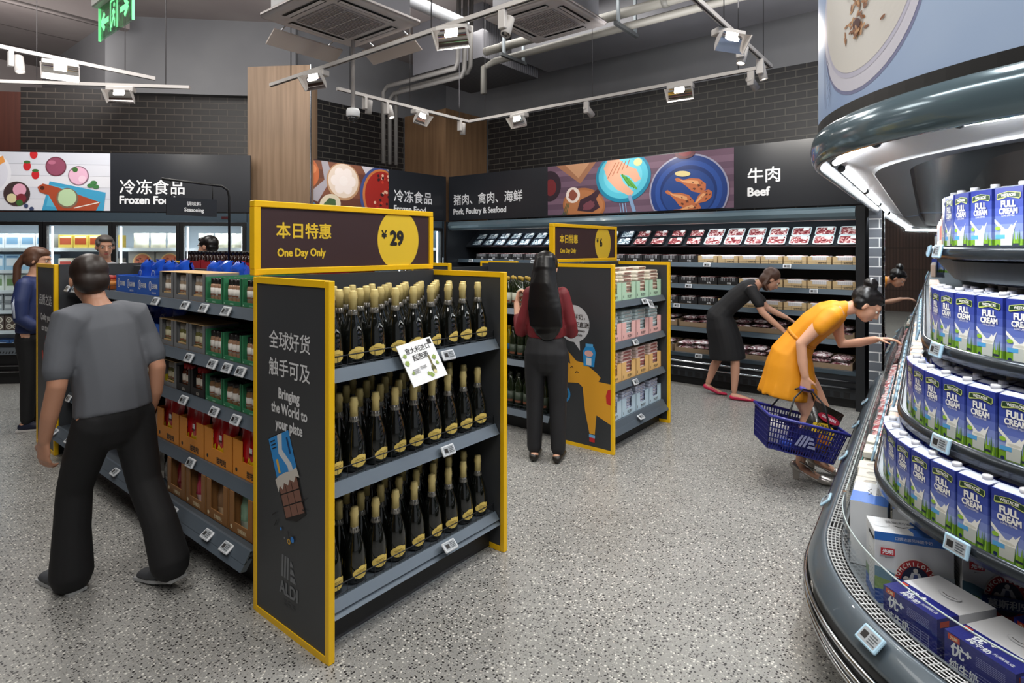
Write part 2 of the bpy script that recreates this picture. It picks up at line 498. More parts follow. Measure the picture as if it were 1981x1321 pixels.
def wallwash(loc, facing, label, watts=0, target=None, tilt=0.0):
    """box-backed trough flood; facing = the way its mouth looks"""
    ang = atan2(facing[1], facing[0])
    t = thing('track_floodlight', label, 'light', loc, ang - pi / 2, 'trough floodlights on the tracks')
    # local: mouth looks +Y, length along X
    h = MB(); L = 0.13
    h.cbox(-L, L, -0.035, 0.05, -0.055, -0.004, TRK, 0.006)
    h.build('housing', t)
    pr = []
    for k in range(9):
        q = R(100) * k / 8
        pr.append((0.05 - 0.10 * sin(q) * 0.9 + 0.05, -0.055 - 0.10 * (1 - cos(q))))
    r = MB(); n = len(pr)
    vs = [(x, y, z) for x in (-L, L) for y, z in pr]
    r.add(vs, [(i, i + 1, n + i + 1, n + i) for i in range(n - 1)], REFL, True)
    r.build('reflector', t)
    for s in (-1, 1):
        c = MB(); c.prism(pr + [(0.11, -0.06), (0.10, -0.05)], (s * L, 0, 0), (0, 1, 0), (0, 0, 1), (s * 0.006, 0, 0), TRK); c.build('end_cap', t)
    lm = MB(); lm.cyl((-0.045, 0.055, -0.085), (0.045, 0.055, -0.085), 0.014, LAMP if watts else WHITE, 10); lm.build('lamp', t)
    if watts:
        p = Vector(loc) + Vector((facing[0], facing[1], 0)).normalized() * 0.12 + Vector((0, 0, -0.13))
        spot('floodlight_beam', p, target, watts, 130, 0.9, 0.05)
    return t
def canspot(loc, aim, label, watts=0, lit=True):
    t = thing('track_spotlight', label, 'light', loc, 0, 'round spotlights on the tracks')
    MB().cbox(-0.018, 0.018, -0.03, 0.03, -0.13, 0, TRK, 0.004).build('bracket', t)
    d = (Vector(aim) - Vector(loc)).normalized(); c = Vector((0.055, 0, -0.10))
    q = Vector((0, 0, -1)).rotation_difference(d).to_matrix().to_4x4()
    b = MB(); b.lathe([(0.0, 0.075), (0.034, 0.075), (0.036, 0.07), (0.036, -0.07), (0.031, -0.07), (0.028, -0.055)], TRK, 18, c, q); b.build('barrel', t)
    e = MB(); e.lathe([(0.0, -0.06), (0.03, -0.06)], LAMP if lit else REFL, 18, c, q); e.build('lens', t)
    if watts: spot('spotlight_beam', Vector(loc) + c + d * 0.09, aim, watts, 70, 0.6, 0.04)
    return t
Z0 = TZ - 0.0
wallwash((3.1, 4.8, Z0), (-1, -.2), 'track floodlight with orange glow in front of the light oak column', 26, (1.6, 4.6, 0.6))
wallwash((3.1, 3.02, Z0), (-1, -.4), 'large bright track floodlight beside the ceiling cassette corner', 30, (1.5, 2.2, 0.8))
canspot((3.1, 2.55, Z0), (1.7, 2.4, 0), 'white spotlight at the top of the long light track', 0, False)
canspot((3.95, 5.2, Z0), (3.9, 5.6, 0), 'dim round spotlight left of the pair by the camera dome pole', 0, False)
canspot((4.25, 5.2, Z0), (4.45, 4.2, 0), 'lit round spotlight aimed down beside the camera dome pole', 30)
wallwash((4.75, 5.2, Z0), (.2, -1), 'track floodlight in front of the corner column with pink reflections', 22, (4.3, 3.2, 0.3))
canspot((5.45, 5.2, Z0), (5.5, 5.3, 0), 'dim round spotlight hanging at the corner of the light tracks', 0, False)
wallwash((5.62, 4.35, Z0), (-1, .15), 'track floodlight just right of the corner column', 22, (4.4, 4.4, 0.2))
canspot((5.62, 3.4, Z0), (6.9, 3.2, 2.4), 'round spotlight turned to the black brick wall above the food picture', 40, False)
wallwash((5.62, 2.3, Z0), (-1, -.1), 'track floodlight above the beef sign with blue reflections', 30, (4.3, 2.4, 0.2))
canspot((5.62, 1.62, Z0), (6.95, 1.3, 2.5), 'round spotlight turned to the brick wall near the dairy canopy', 40, False)
canspot((5.3, 1.45, Z0), (5.6, 0.9, 0.6), 'lit spotlight at the right end corner of the tracks', 40)
wallwash((4.45, 1.45, Z0), (-.6, -1), 'very bright twin floodlight nearest the dairy case poster', 45, (3.2, 0.6, 0.2))
canspot((4.75, 1.45, Z0), (4.0, 1.9, 0.0), 'white spotlight hanging under the bright twin floodlight', 45, True)
canspot((1.18, 6.3, Z0), (1.3, 5.3, 0), 'lit round spotlight at left above the far yellow panel', 30)
wallwash((1.52, 6.3, Z0), (-.3, -1), 'bright track floodlight at left next to the round spotlight', 26, (0.6, 4.4, 0.2))
wallwash((2.15, 6.82, Z0), (-.7, -.7), 'track floodlight over the black frozen food sign', 20, (1.4, 6.2, 0.3))
wallwash((1.2, 7.76, Z0), (-.7, -.7), 'unlit track floodlight at the left edge over the wood panelling')
# wall-washers aimed at the signs from the same tracks
spot('floodlight_beam', (5.7, 3.9, 3.15), (6.9, 4.6, 2.45), 22, 120, 0.9)
spot('floodlight_beam', (5.7, 2.0, 3.15), (6.9, 1.7, 2.45), 22, 120, 0.9)
spot('floodlight_beam', (2.0, 7.2, 3.15), (2.7, 8.2, 2.45), 20, 120, 0.9)
spot('floodlight_beam', (4.6, 5.3, 3.15), (5.0, 6.9, 2.45), 20, 120, 0.9)
spot('spotlight_beam', (3.1, 5.5, 3.2), (3.95, 7.0, 2.55), 30, 40, 0.8)

# ceiling cassettes
def cassette(loc, s, label, deflect=True):
    t = thing('ceiling_cassette', label, 'air conditioner', loc, 0)
    h = s / 2
    p = MB(); p.cbox(-h, h, -h, h, 0.0, 0.05, mat('#cdc6c5', 0.45), 0.04, 4)
    p.box(-h * .85, h * .85, -h * .85, h * .85, 0.05, 0.3, DUCT)
    p.build('panel', t)
    g = MB(); g.cbox(-h * .55, h * .55, -h * .55, h * .55, -0.012, 0.002, mat('#b9b2b2', 0.5), 0.01)
    for k in range(20):
        y = -h * .52 + k * h * 1.04 / 19
        g.box(-h * .52, h * .52, y - 0.004, y + 0.004, -0.016, -0.012, mat('#8d8786', 0.5))
    for k in (-.3, 0, .3): g.box(h * k - .004, h * k + .004, -h * .52, h * .52, -0.019, -0.015, mat('#cdc6c5', 0.5))
    g.build('grille', t)
    for k in range(4):
        v = MB(); q = Matrix.Rotation(k * pi / 2, 4, 'Z')
        for (y0, y1, z, m) in ((h * .66, h * .82, -0.003, BLACK), (h * .70, h * .78, -0.01, mat('#d9d3d2', 0.45))):
            vs = [q @ Vector(p) for p in ((-h * .55, y0, z), (h * .55, y0, z), (h * .55, y1, z), (-h * .55, y1, z))]
            v.add(vs, [(0, 1, 2, 3)], m)
        v.build('air_vane', t)
    if deflect:
        for ang in (0, -pi / 2):
            q = Matrix.Rotation(ang, 4, 'Z')
            d = MB()
            cc = q @ Vector((0, h + 0.06, -0.10)); ax = (q @ Vector((1, 0, 0))).to_3d(); ay = (q @ Vector((0, 1, 0))).to_3d()
            d.obox(cc, ax * h * .72, ay * 0.07 + Vector((0, 0, -0.05)), Vector((0, 0, 0.006)), mat('#d3c6bd', 0.5))
            for s2 in (-.5, .5):
                a = cc + ax * h * s2; d.tube([a, a + Vector((0, 0, 0.08)), a - ay * 0.1 + Vector((0, 0, 0.12))], 0.008, CHROME, 6)
            d.build('air_deflector', t)
    for sx in (-1, 1):
        for sy in (-1, 1):
            MB().cyl((sx * h * .8, sy * h * .8, 0.3), (sx * h * .8, sy * h * .8, 5.0 - loc[2]), 0.006, PIPE, 6).build('hanging_rod', t)
    return t
cassette((3.02, 4.30, 3.62), 0.98, 'large pale square ceiling cassette with air deflector boards below it')
cassette((5.05, 3.55, 4.05), 0.95, 'smaller ceiling cassette with brown grille hanging over the second shelf unit', False)

# ducts and pipes
t = tag(MB().box(6.4, 7.3, -1.0, 5.1, 4.35, 4.9, DUCT).build('air_duct'), 'wide galvanised air duct along the top of the black brick wall', 'duct')
mb = MB()
for k in range(26): mb.box(5.9 + k * .05, 5.925 + k * .05, 5.2, 6.6, 4.25, 4.998, DUCT)
mb.box(5.91, 7.19, 5.215, 6.6, 4.25, 4.95, mat('#77777b', 0.6))
tag(mb.build('ribbed_duct'), 'ribbed grey duct box above the corner column', 'duct')
mb = MB().tube([(5.78, -1.5, 4.25), (5.78, 5.05, 4.25)], 0.055, PIPE, 12)
for k in range(5): mb.cyl((5.78, 0.3 + k * 1.1, 4.25), (5.78, 0.36 + k * 1.1, 4.25), 0.066, mat('#5d5c58', 0.5), 12)
tag(mb.build('sprinkler_pipe'), 'thick grey pipe running above the track over the meat fridge', 'pipe')
tag(MB().tube([(5.92, -1.5, 4.15), (5.92, 5.0, 4.15), (5.92, 5.2, 4.1), (5.92, 5.2, 3.75)], 0.045, PIPE, 12).build('sprinkler_pipe'), 'thinner grey pipe beside the brick wall turning down at the corner', 'pipe')
mb = MB()
for dx, dz in ((0, 0), (.12, -.08), (.24, 0)): mb.tube([(5.5 + dx, 5.26, 5.0), (5.5 + dx, 5.28, 4.1 + dz), (5.5 + dx, 5.32, 4.02 + dz), (5.5 + dx, 6.7, 4.02 + dz), (5.5 + dx, 6.8, 3.95 + dz), (5.5 + dx, 6.8, 2.9)], 0.032, mat('#5a5856', 0.5), 10)
tag(mb.build('pipe_bundle'), 'bundle of grey conduits bending down behind the corner light track', 'pipe')
tag(MB().tube([(3.7, 5.06, 4.5), (5.4, 5.06, 4.5)], 0.075, mat('#c9ccd2', 0.35), 14).build('insulated_pipe'), 'shiny white insulated pipe at the top by the ceiling cassette', 'pipe')
for k, y in enumerate((1.2, 3.0, 4.6)):
    mb = MB()
    for x in (5.62, 6.02): mb.box(x - .015, x + .015, y - .015, y + .015, 4.07, 5.0, mat('#8f979c', 0.4, .5))
    mb.box(5.55, 6.07, y - .02, y + .02, 4.05, 4.09, mat('#55585a', 0.4, .5))
    tag(mb.build('pipe_hanger'), ('perforated steel pipe hanger nearest the dairy canopy', 'perforated steel pipe hanger in the middle of the grey pipes', 'perforated steel pipe hanger beside the ribbed duct')[k], 'hanger', 'pipe hangers')
tag(MB().box(-5.4, 3.0, 9.2, 9.35, 4.7, 5.0, CEIL).build('beam_casing'), 'pale beam casing under the left ceiling', 'beam', None, 'structure')

# camera dome on its pole
t = thing('security_camera', 'white dome security camera hanging on a pole below the ceiling cassette', 'camera', (3.36, 4.60, 2.85))
MB().cyl((0, 0, .12), (0, 0, 2.14), 0.02, mat('#a8a4a2', 0.5), 12).build('pole', t)
MB().lathe([(0.02, .125), (.055, .12), (.062, .10), (.062, .05), (.05, .045)], WHITE, 20).build('housing', t)
MB().lathe([(.05, .045), (.046, .02), (.03, 0.0), (0, -.008)], mat('#2a2b2d', 0.1), 20).build('dome', t)

# exit sign
t = thing('exit_sign', 'green lit glass exit sign with running figure and two arrows', 'sign', (0.883, 2.87, 2.579))
W2 = 0.20
p = MB().box(-.004, .004, -W2, W2, 0, .145, EXITGLASS)
GR = mat('#7df0a0', 0.4, emit=1.1)
for y in (-W2, W2): p.box(-.0045, .0045, y - .0025, y + .0025, 0, .145, GR)
p.build('glass_plate', t)
a = MB(); A = Art(a, (-.0045, W2, 0), (0, -1, 0), (0, 0, 1))
def arrow(x, y, s): A.line([(x, y), (x + s * .075, y)], .024, GR); A.line([(x + s * .05, y + .035), (x + s * .09, y), (x + s * .05, y - .035)], .022, GR)
arrow(.13, .070, -1); arrow(.27, .070, 1)
A.line([(.155, .008), (.155, .135), (.235, .135), (.235, .008)], .010, GR)
A.ell(.20, .112, .010, .010, GR)
A.line([(.195, .098), (.192, .062), (.178, .045), (.165, .022)], .014, GR); A.line([(.193, .062), (.207, .045), (.205, .018)], .012, GR)
A.line([(.177, .07), (.185, .09), (.2, .088), (.213, .072)], .008, GR)
a.build('pictogram', t)
MB().cbox(-.03, .03, -W2 - .01, W2 + .01, .145, .20, WHITEM, .005).build('housing', t)
for y in (-.12, .12): MB().cyl((0, y, .2), (0, y, 5 - 2.579), .005, mat('#8b8886', .5), 6).build('hanging_rod', t)
# ================================================================== SHELF UNITS
STEEL = mat('#5a6570', 0.4, 0.3)
TAGW = mat('#cfd3d8', 0.35); TAGS = mat('#8f949b', 0.4)
def price_tag_kind(w=0.085, h=0.05, col='#d5d9de'):
    t = MB(); t.cbox(-w / 2, w / 2, -0.012, 0.0, -h / 2, h / 2, mat(col, .35), .004)
    root = t.build('price_tag')
    s = MB(); A = Art(s, (-w / 2, -.012, -h / 2), (1, 0, 0), (0, 0, 1), .0006)
    A.rect(w * .1, h * .14, w * .9, h * .88, mat('#9da3a8', .3))
    A.rect(w * .16, h * .3, w * .42, h * .7, INK)
    for k in range(4): A.rect(w * .5, h * (.25 + .15 * k), w * (.8 if k % 2 else .86), h * (.32 + .15 * k), mat('#4d5258', .5))
    s.build('display', root)
    return Kind(tag(root, 'small electronic price tag on a shelf edge', 'price tag'))
PT = price_tag_kind(); PTB = price_tag_kind(.10, .06, '#a9cbe0')
def side_panel(parent, x0, x1, y0, y1, z1, out, name='side_panel'):
    """thin framed board standing in the plane x=const; out=-1 faces -x"""
    fr = 0.028
    p = MB(); p.box(x0 + .004, x1 - .004, y0 + fr, y1 - fr, fr, z1 - fr, PANEL); pn = p.build(name, parent)
    f = MB()
    f.cbox(x0, x1, y0, y0 + fr, 0.0, z1, YEL, .003); f.cbox(x0, x1, y1 - fr, y1, 0.0, z1, YEL, .003)
    f.box(x0, x1, y0 + fr, y1 - fr, 0.0, fr, YEL); f.box(x0, x1, y0 + fr, y1 - fr, z1 - fr, z1, YEL)
    f.build('yellow_frame', pn)
    return pn
def header_sign(parent, x0, x1, y, z0, z1, price):
    fr = .030
    b = MB(); b.box(x0 + fr, x1 - fr, y - .012, y + .012, z0 + fr, z1 - fr, BROWN)
    hs = b.build('header_sign', parent)
    f = MB(); f.cbox(x0, x1, y - .022, y + .022, z0, z0 + fr, YEL, .003); f.cbox(x0, x1, y - .022, y + .022, z1 - fr, z1, YEL, .003)
    f.box(x0, x0 + fr, y - .021, y + .021, z0 + fr, z1 - fr, YEL); f.box(x1 - fr, x1, y - .021, y + .021, z0 + fr, z1 - fr, YEL)
    f.build('yellow_frame', hs)
    W = x1 - x0; H = z1 - z0
    a = MB(); A = Art(a, (x0, y - .0125, z0), (1, 0, 0), (0, 0, 1), .0006)
    A.clip = (fr, W - fr, fr, H - fr)
    A.ell(W * .765, H * .5, W * .135, H * .50, GOLD, 48)
    A.clip = None
    A.text('本日特惠', W * .10, H * .52, H * .235, GOLD, 'L', .022, .94)
    A.text('One Day Only', W * .105, H * .25, H * .155, GOLD, 'L', .035, .82)
    A.text('¥', W * .655, H * .52, H * .18, INK, 'L', .03)
    A.text(price, W * .71, H * .42, H * .32, INK, 'L', .045, .9)
    a.build('lettering', hs)
    return hs
def shelf(parent, x0, x1, y0, y1, z, side, lip=.05, name='shelf', price_rail=True):
    """board with a slanted price rail along its front; side: which edge is the front"""
    s = MB(); s.box(x0, x1, y0, y1, z - .02, z, SHELF); o = s.build(name, parent)
    r = MB()
    if side == '-y': r.prism([(0, 0), (.012, 0), (-.022, -lip), (-.030, -lip)], (x0, y0, z + .004), (0, 1, 0), (0, 0, 1), (x1 - x0, 0, 0), STEEL)
    if side == '-x': r.prism([(0, 0), (.012, 0), (-.022, -lip), (-.030, -lip)], (x0, y1, z + .004), (1, 0, 0), (0, 0, 1), (0, y0 - y1, 0), STEEL)
    if side == '+x': r.prism([(0, 0), (-.012, 0), (.022, -lip), (.030, -lip)], (x1, y0, z + .004), (1, 0, 0), (0, 0, 1), (0, y1 - y0, 0), STEEL)
    r.build('price_rail', o)
    return o
def wire_guard(parent, p0, p1, z, h=.05, n=22):
    a = Vector((p0[0], p0[1], z)); b = Vector((p1[0], p1[1], z)); w = MB(); m = mat('#2c2f34', .4, .5)
    up = Vector((0, 0, h))
    w.tube([a, a + up, b + up, b], .0026, m, 6, True)
    for k in range(1, n): p = a.lerp(b, k / n); w.tube([p, p + up], .0018, m, 4, False)
    for zz in (.012,): w.tube([a + Vector((0, 0, zz)), b + Vector((0, 0, zz))], .0018, m, 4, False)
    return w.build('wire_guard', parent)

# ---------------------------------------------------------------- the champagne end shelf (nearest)
X0, X1 = 1.335, 2.455
E1 = thing('end_shelf', 'nearest yellow framed end shelf filled with dark sparkling wine bottles, 29 sign on top', 'display shelf', (0, 0, 0), 0, 'yellow framed end shelves')
sp = side_panel(E1, X0, X0 + .03, 1.985, 2.575, 1.52, -1)
a = MB(); A = Art(a, (X0 + .0035, 2.575, 0), (0, -1, 0), (0, 0, 1), .0006)
TXG = mat('#d3d4d6', .5)
A.text('全球好货', .295, 1.22, .083, TXG, 'C', .012, .98); A.text('触手可及', .295, 1.10, .083, TXG, 'C', .012, .98)
a.build('chinese_lettering', sp)
a = MB(); A = Art(a, (X0 + .0035, 2.575, 0), (0, -1, 0), (0, 0, 1), .0006)
for k, s in enumerate(('Bringing', 'the World to', 'your plate')): A.text(s, .295, 1.00 - .066 * k, .064, TXG, 'C', .03, .80)
a.build('english_lettering', sp)
a = MB(); A = Art(a, (X0 + .0035, 2.575, 0), (0, -1, 0), (0, 0, 1), .0006)
# chocolate bar drawing
def bar(pts, m): A.poly(pts, m)
def T(u, v):                                    # bar axes tilted
    c, s = cos(R(26)), sin(R(26)); return (.29 + u * c - v * s * -1 * -1, .62 + u * s + v * c)
def TT(u, v): c, s = cos(R(24)), sin(R(24)); return (.29 + u * c - v * s, .66 + u * s + v * c)
BRN = mat('#7d5648', .5); OUT = mat('#1b1716', .6)
bar([TT(-.092, .0), TT(.092, .0), TT(.092, .20), TT(-.092, .20)], OUT)
bar([TT(-.088, .0), TT(.088, .0), TT(.088, .196), TT(-.088, .196)], mat('#2a8ad2', .5))
bar([TT(-.01, .196), TT(.03, .196), TT(.005, .13), TT(.055, .06), TT(.06, .0), TT(.02, .0), TT(.02, .055), TT(-.03, .12)], mat('#cfd3d8', .5))
bar([TT(-.062, .10), TT(-.045, .10), TT(-.045, .04), TT(-.062, .04)], mat('#e3b03a', .5))
for k in range(3): A.line([TT(-.075, .15 + .015 * k), TT(-.035, .15 + .015 * k)], .005, OUT)
A.line([TT(.065, .17), TT(.065, .10)], .012, mat('#123a66', .5))
bar([TT(-.085, -.15), TT(.0, -.17), TT(.082, -.155), TT(.088, .01), TT(-.088, .01)], OUT)
for i in range(3):
    for j in range(3): bar([TT(-.078 + .054 * i, -.145 + .05 * j), TT(-.029 + .054 * i, -.145 + .05 * j), TT(-.029 + .054 * i, -.100 + .05 * j), TT(-.078 + .054 * i, -.100 + .05 * j)], BRN)
bar([TT(-.095, .02), TT(-.09, -.035), TT(-.07, -.01), TT(-.05, -.03), TT(-.03, -.005), TT(0, -.02), TT(.02, .0), TT(.05, -.015), TT(.075, .005), TT(.1, -.005), TT(.095, .04), TT(.05, .03), TT(0, .035), TT(-.06, .03)], mat('#c9c3bb', .5))
for (x, y, r, c) in ((.24, .44, .007, '#2f7fd0'), (.33, .42, .013, '#2f7fd0'), (.305, .405, .012, '#c79a2d'), (.27, .41, .005, '#777a80')): A.ell(x, y, r, r, mat(c, .5), 16)
A.ell(.305, .405, .007, .007, PANEL, 16)
for (x, y, dx, dy) in ((.20, .50, -.03, -.02), (.21, .47, -.02, -.03), (.40, .60, .03, .02), (.41, .57, .03, .0), (.30, .45, .01, -.03)): A.line([(x, y), (x + dx, y + dy)], .005, OUT)
a.build('chocolate_picture', sp)
a = MB(); A = Art(a, (X0 + .0035, 2.575, 0), (0, -1, 0), (0, 0, 1), .0006)
FAINT = mat('#6d7074', .5)
for k in range(3): A.poly([(.235 + .022 * k, .235 + 0.0 * k), (.249 + .022 * k, .235), (.255 + .022 * k, .33), (.241 + .022 * k, .33)], FAINT)
for k in range(3): A.poly([(.307, .235 + .032 * k), (.352 - .010 * k, .235 + .032 * k), (.342 - .012 * k, .257 + .032 * k), (.310, .257 + .032 * k)], FAINT)
A.text('ALDI', .295, .165, .075, FAINT, 'C', .03, .9); A.text('奥乐齐', .295, .115, .034, mat('#404347', .55), 'C')
a.build('logo', sp)
side_panel(E1, X1 - .03, X1, 1.985, 2.575, 1.52, 1)
bk = MB(); bk.box(X0 + .03, X1 - .03, 2.53, 2.56, .12, 1.52, GRAPH); bk.build('back_panel', E1)
header_sign(E1, X0, X1, 2.585, 1.525, 1.87, '29')
base = MB(); base.box(X0 + .03, X1 - .03, 2.09, 2.53, 0, .15, DARK); base.box(X0 + .03, X1 - .03, 2.082, 2.09, .0, .012, CHROME); base.build('plinth', E1)
WZ = (1.15, .685, .205)
for z in WZ:
    shelf(E1, X0 + .03, X1 - .03, 2.045, 2.53, z, '-y', .05 if z > .3 else .035)
    wire_guard(E1, (X0 + .04, 2.05), (X1 - .04, 2.05), z + .002)
tr = MB(); tr.prism([(0, 0), (.03, 0), (.02, -.022), (-.022, -.020)], (X0 + .03, 2.03, .168), (0, 1, 0), (0, 0, 1), (X1 - X0 - .06, 0, 0), STEEL); tr.build('base_edge', E1)

# ---------------------------------------------------------------- sparkling wine
BOT = mat('#0b0d0a', 0.06, 0, coat=.6); FOIL = mat('#d9c583', 0.42, .15); FOILG = mat('#8d8a84', .35, .4); TAGY = mat('#dfc468', .5)
def wine_kind():
    b = MB(); b.lathe([(0, .004), (.040, 0), (.048, .006), (.0495, .03), (.0495, .085), (.047, .12), (.040, .155), (.030, .185), (.0215, .21), (.0165, .235), (.0155, .26)], BOT, 20)
    root = b.build('wine_bottle')
    f = MB(); f.lathe([(.0225, .207), (.0192, .222), (.0172, .232)], FOILG, 16)
    f.lathe([(.0173, .232), (.0168, .275), (.0195, .281), (.0182, .287), (.0190, .291), (.0165, .298), (.0162, .308), (.0145, .313), (0, .3145)], FOIL, 16)
    f.build('foil_capsule', root)
    l = MB(); us = [-.040, -.036, -.028, -.018, -.012, 0, .012, .018, .026, .034]
    hi = [.050, .056, .064, .067, .074, .0755, .074, .069, .070, .064]; lo = [.042, .034, .029, .025, .023, .0225, .024, .027, .031, .034]
    def cy(u, z, r): return (r * sin(u / r), -r * cos(u / r), z)
    l.add([cy(u, z, .0508) for u, h_, l_ in zip(us, hi, lo) for z in (l_, h_)], [(2 * i, 2 * i + 2, 2 * i + 3, 2 * i + 1) for i in range(9)], TAGY, True)
    for k, w in ((.056, .018), (.050, .024), (.044, .020)):
        q = [cy(-w + 2 * w * i / 4, z, .0513) for i in range(5) for z in (k, k + .0022)]
        l.add(q, [(2 * i, 2 * i + 2, 2 * i + 3, 2 * i + 1) for i in range(4)], mat('#8c7430', .5))
    l.build('label', root)
    return Kind(tag(root, 'dark sparkling wine bottle with pale gold foil', 'bottle'))
WB = wine_kind()
for zi, z in enumerate(WZ):
    nm = ('top', 'middle', 'bottom')[zi]
    for row in range(4):
        for c in range(9):
            x = 1.432 + c * .1158; y = 2.115 + row * .108
            lab = 'sparkling wine bottle with gold foil, %s, %s champagne shelf' % (('front row', 'second row', 'third row', 'back row')[row], nm)
            o = WB.put((x + random.uniform(-.004, .004), y + random.uniform(-.003, .003), z + .002), random.uniform(-.35, .1), lab, 'sparkling wine on the %s shelf' % nm)
            o.scale = (1.03, 1.03, 1.0)
PT.put((2.02, 2.010, 1.125), 0, 'white price tag on the top wine shelf edge, behind the leaflet', 'price tags on the wine shelves', rot=(R(-28), 0, 0))
PT.put((2.02, 2.010, .660), 0, 'white price tag on the middle wine shelf edge', 'price tags on the wine shelves', rot=(R(-28), 0, 0))
PT.put((2.02, 1.998, .195), 0, 'white price tag lying on the bottom wine shelf edge', 'price tags on the wine shelves', rot=(R(-50), 0, 0))
# leaflet
cd = MB(); cd.box(-.105, .105, -.002, .002, -.10, .10, WHITE); lf = tag(cd.build('leaflet'), 'white leaflet with wine picture clipped to the top wine shelf', 'leaflet')
A = Art(cd2 := MB(), (-.105, -.002, -.10), (1, 0, 0), (0, 0, 1), .0006)
A.text('意大利进口', .035, .150, .030, INK, 'L', .02); A.text('起泡酒', .06, .112, .032, INK, 'L', .02)
A.rect(.178, .168, .200, .192, INK)
A.ell(.15, .05, .013, .020, mat('#4b4a1c', .4)); A.rect(.145, .06, .155, .115, mat('#6a6536', .4)); A.ell(.15, .035, .009, .010, mat('#d5cf9a', .5))
for (x, y, r) in ((.125, .025, .012), (.11, .035, .009), (.178, .10, .012), (.182, .07, .009), (.018, .11, .012), (.02, .145, .010), (.03, .06, .008)): A.ell(x, y, r, r, mat('#8aa04e', .5), 14, 0, .2)
for (x, y) in ((.05, .07), (.05, .062), (.05, .054), (.095, .075), (.095, .067)): A.rect(x - .02, y, x + .018, y + .003, mat('#777', .5) if False else mat('#77787a', .5))
cd2.build('print', lf)
lf.location = (1.83, 1.985, 1.13); lf.rotation_euler = (R(-30), R(-6), 0)

# ---------------------------------------------------------------- long shelf unit behind it
YA, YB = 2.62, 5.66
LZ = (1.35, 1.065, .82, .49, .24)
LX = (1.42, 1.42, 1.42, 1.42, 1.345)
G1 = thing('shelf_unit', 'long dark grey double-sided shelf unit behind the champagne end, stocked with seasonings', 'shelf unit', (0, 0, 0), 0, 'double-sided shelf units')
sp_ = MB(); sp_.box(1.875, 1.915, YA, YB, .1, 1.5, GRAPH); sp_.build('back_panel', G1)
pl = MB(); pl.box(1.44, 2.36, YA, YB, 0, .14, DARK); pl.box(1.434, 1.44, YA, YB, 0, .012, CHROME); pl.build('plinth', G1)
for z, x in zip(LZ, LX): shelf(G1, x, 1.875, YA, YB, z, '-x', .05)
tr = MB(); tr.prism([(0, 0), (.03, 0), (0, -.045), (-.028, -.04)], (1.325, YB, .205), (1, 0, 0), (0, 0, 1), (0, YA - YB, 0), STEEL); tr.build('base_edge', G1)
for z in (1.36, .9, .5, .24): shelf(G1, 1.915, 2.36, YA, YB, z, '+x', .05)
# far end with its yellow framed panel
E2 = thing('end_shelf', 'far yellow framed end panel with red chillies picture on the aisle at left', 'display shelf', (0, 0, 0), 0, 'yellow framed end shelves')
sp = side_panel(E2, X0, X0 + .03, 5.71, 6.24, 1.52, -1)
a = MB(); A = Art(a, (X0 + .0035, 6.24, 0), (0, -1, 0), (0, 0, 1), .001)
A.text('品质之选', .265, 1.19, .092, TXG, 'C', .014)
a.build('chinese_lettering', sp)
a = MB(); A = Art(a, (X0 + .0035, 6.24, 0), (0, -1, 0), (0, 0, 1), .001)
A.text('Quality you', .265, 1.06, .072, TXG, 'C', .03, .8); A.text('can trust', .265, .97, .072, TXG, 'C', .03, .8)
a.build('english_lettering', sp)
a = MB(); A = Art(a, (X0 + .0035, 6.24, 0), (0, -1, 0), (0, 0, 1), .001)
CH1 = mat('#c8402a', .5); CH2 = mat('#9c2a22', .5)
for (x, y, dx, dy, m) in ((.25, .87, .05, -.13, CH1), (.30, .89, -.02, -.15, CH1), (.18, .80, .03, -.1, CH1), (.36, .82, -.05, -.08, CH1), (.29, .93, .0, -.05, CH2)): A.line([(x, y), (x + dx, y + dy)], .035, m)
for (x, y, dx, dy) in ((.40, .56, -.10, -.20), (.36, .58, -.06, -.24), (.32, .40, .05, -.16), (.27, .36, .10, -.12), (.42, .42, -.02, -.16), (.33, .30, .08, -.05)): A.line([(x, y), (x + dx, y + dy)], .022, CH2)
a.build('chilli_picture', sp)
side_panel(E2, X1 - .03, X1, 5.71, 6.24, 1.52, 1)
bk = MB(); bk.box(X0 + .03, X1 - .03, 5.70, 5.73, .1, 1.52, GRAPH); bk.build('back_panel', E2)
pl = MB(); pl.box(X0 + .03, X1 - .03, 5.73, 6.1, 0, .14, DARK); pl.build('plinth', E2)
for z in (1.2, .85, .5, .2): s_ = MB(); s_.box(X0 + .03, X1 - .03, 5.73, 6.2, z - .02, z, SHELF); s_.build('shelf', E2)

# hanging aisle sign on a bent pole
t = thing('aisle_sign', 'black hanging aisle sign reading Seasoning on a thin bent pole', 'sign', (1.895, 3.98, 1.50))
MB().tube([(0, 0, 0), (0, 0, .50), (-.01, 0, .545), (-.05, 0, .57), (-.42, 0, .585)], .008, BLACK, 8).build('pole', t)
b = MB(); b.box(-.395, -.085, -.006, .006, .36, .475, SIGNBLK); bo = b.build('board', t)
for x in (-.37, -.11): MB().cyl((x, 0, .475), (x, 0, .582), .0025, BLACK, 6).build('hanger', t)
a = MB(); A = Art(a, (-.395, -.006, .36), (1, 0, 0), (0, 0, 1), .0006); A.text('调味料', .165, .068, .030, TXT, 'C', .012); A.text('Seasoning', .165, .028, .034, TXT, 'C', .03, .9); a.build('lettering', bo)
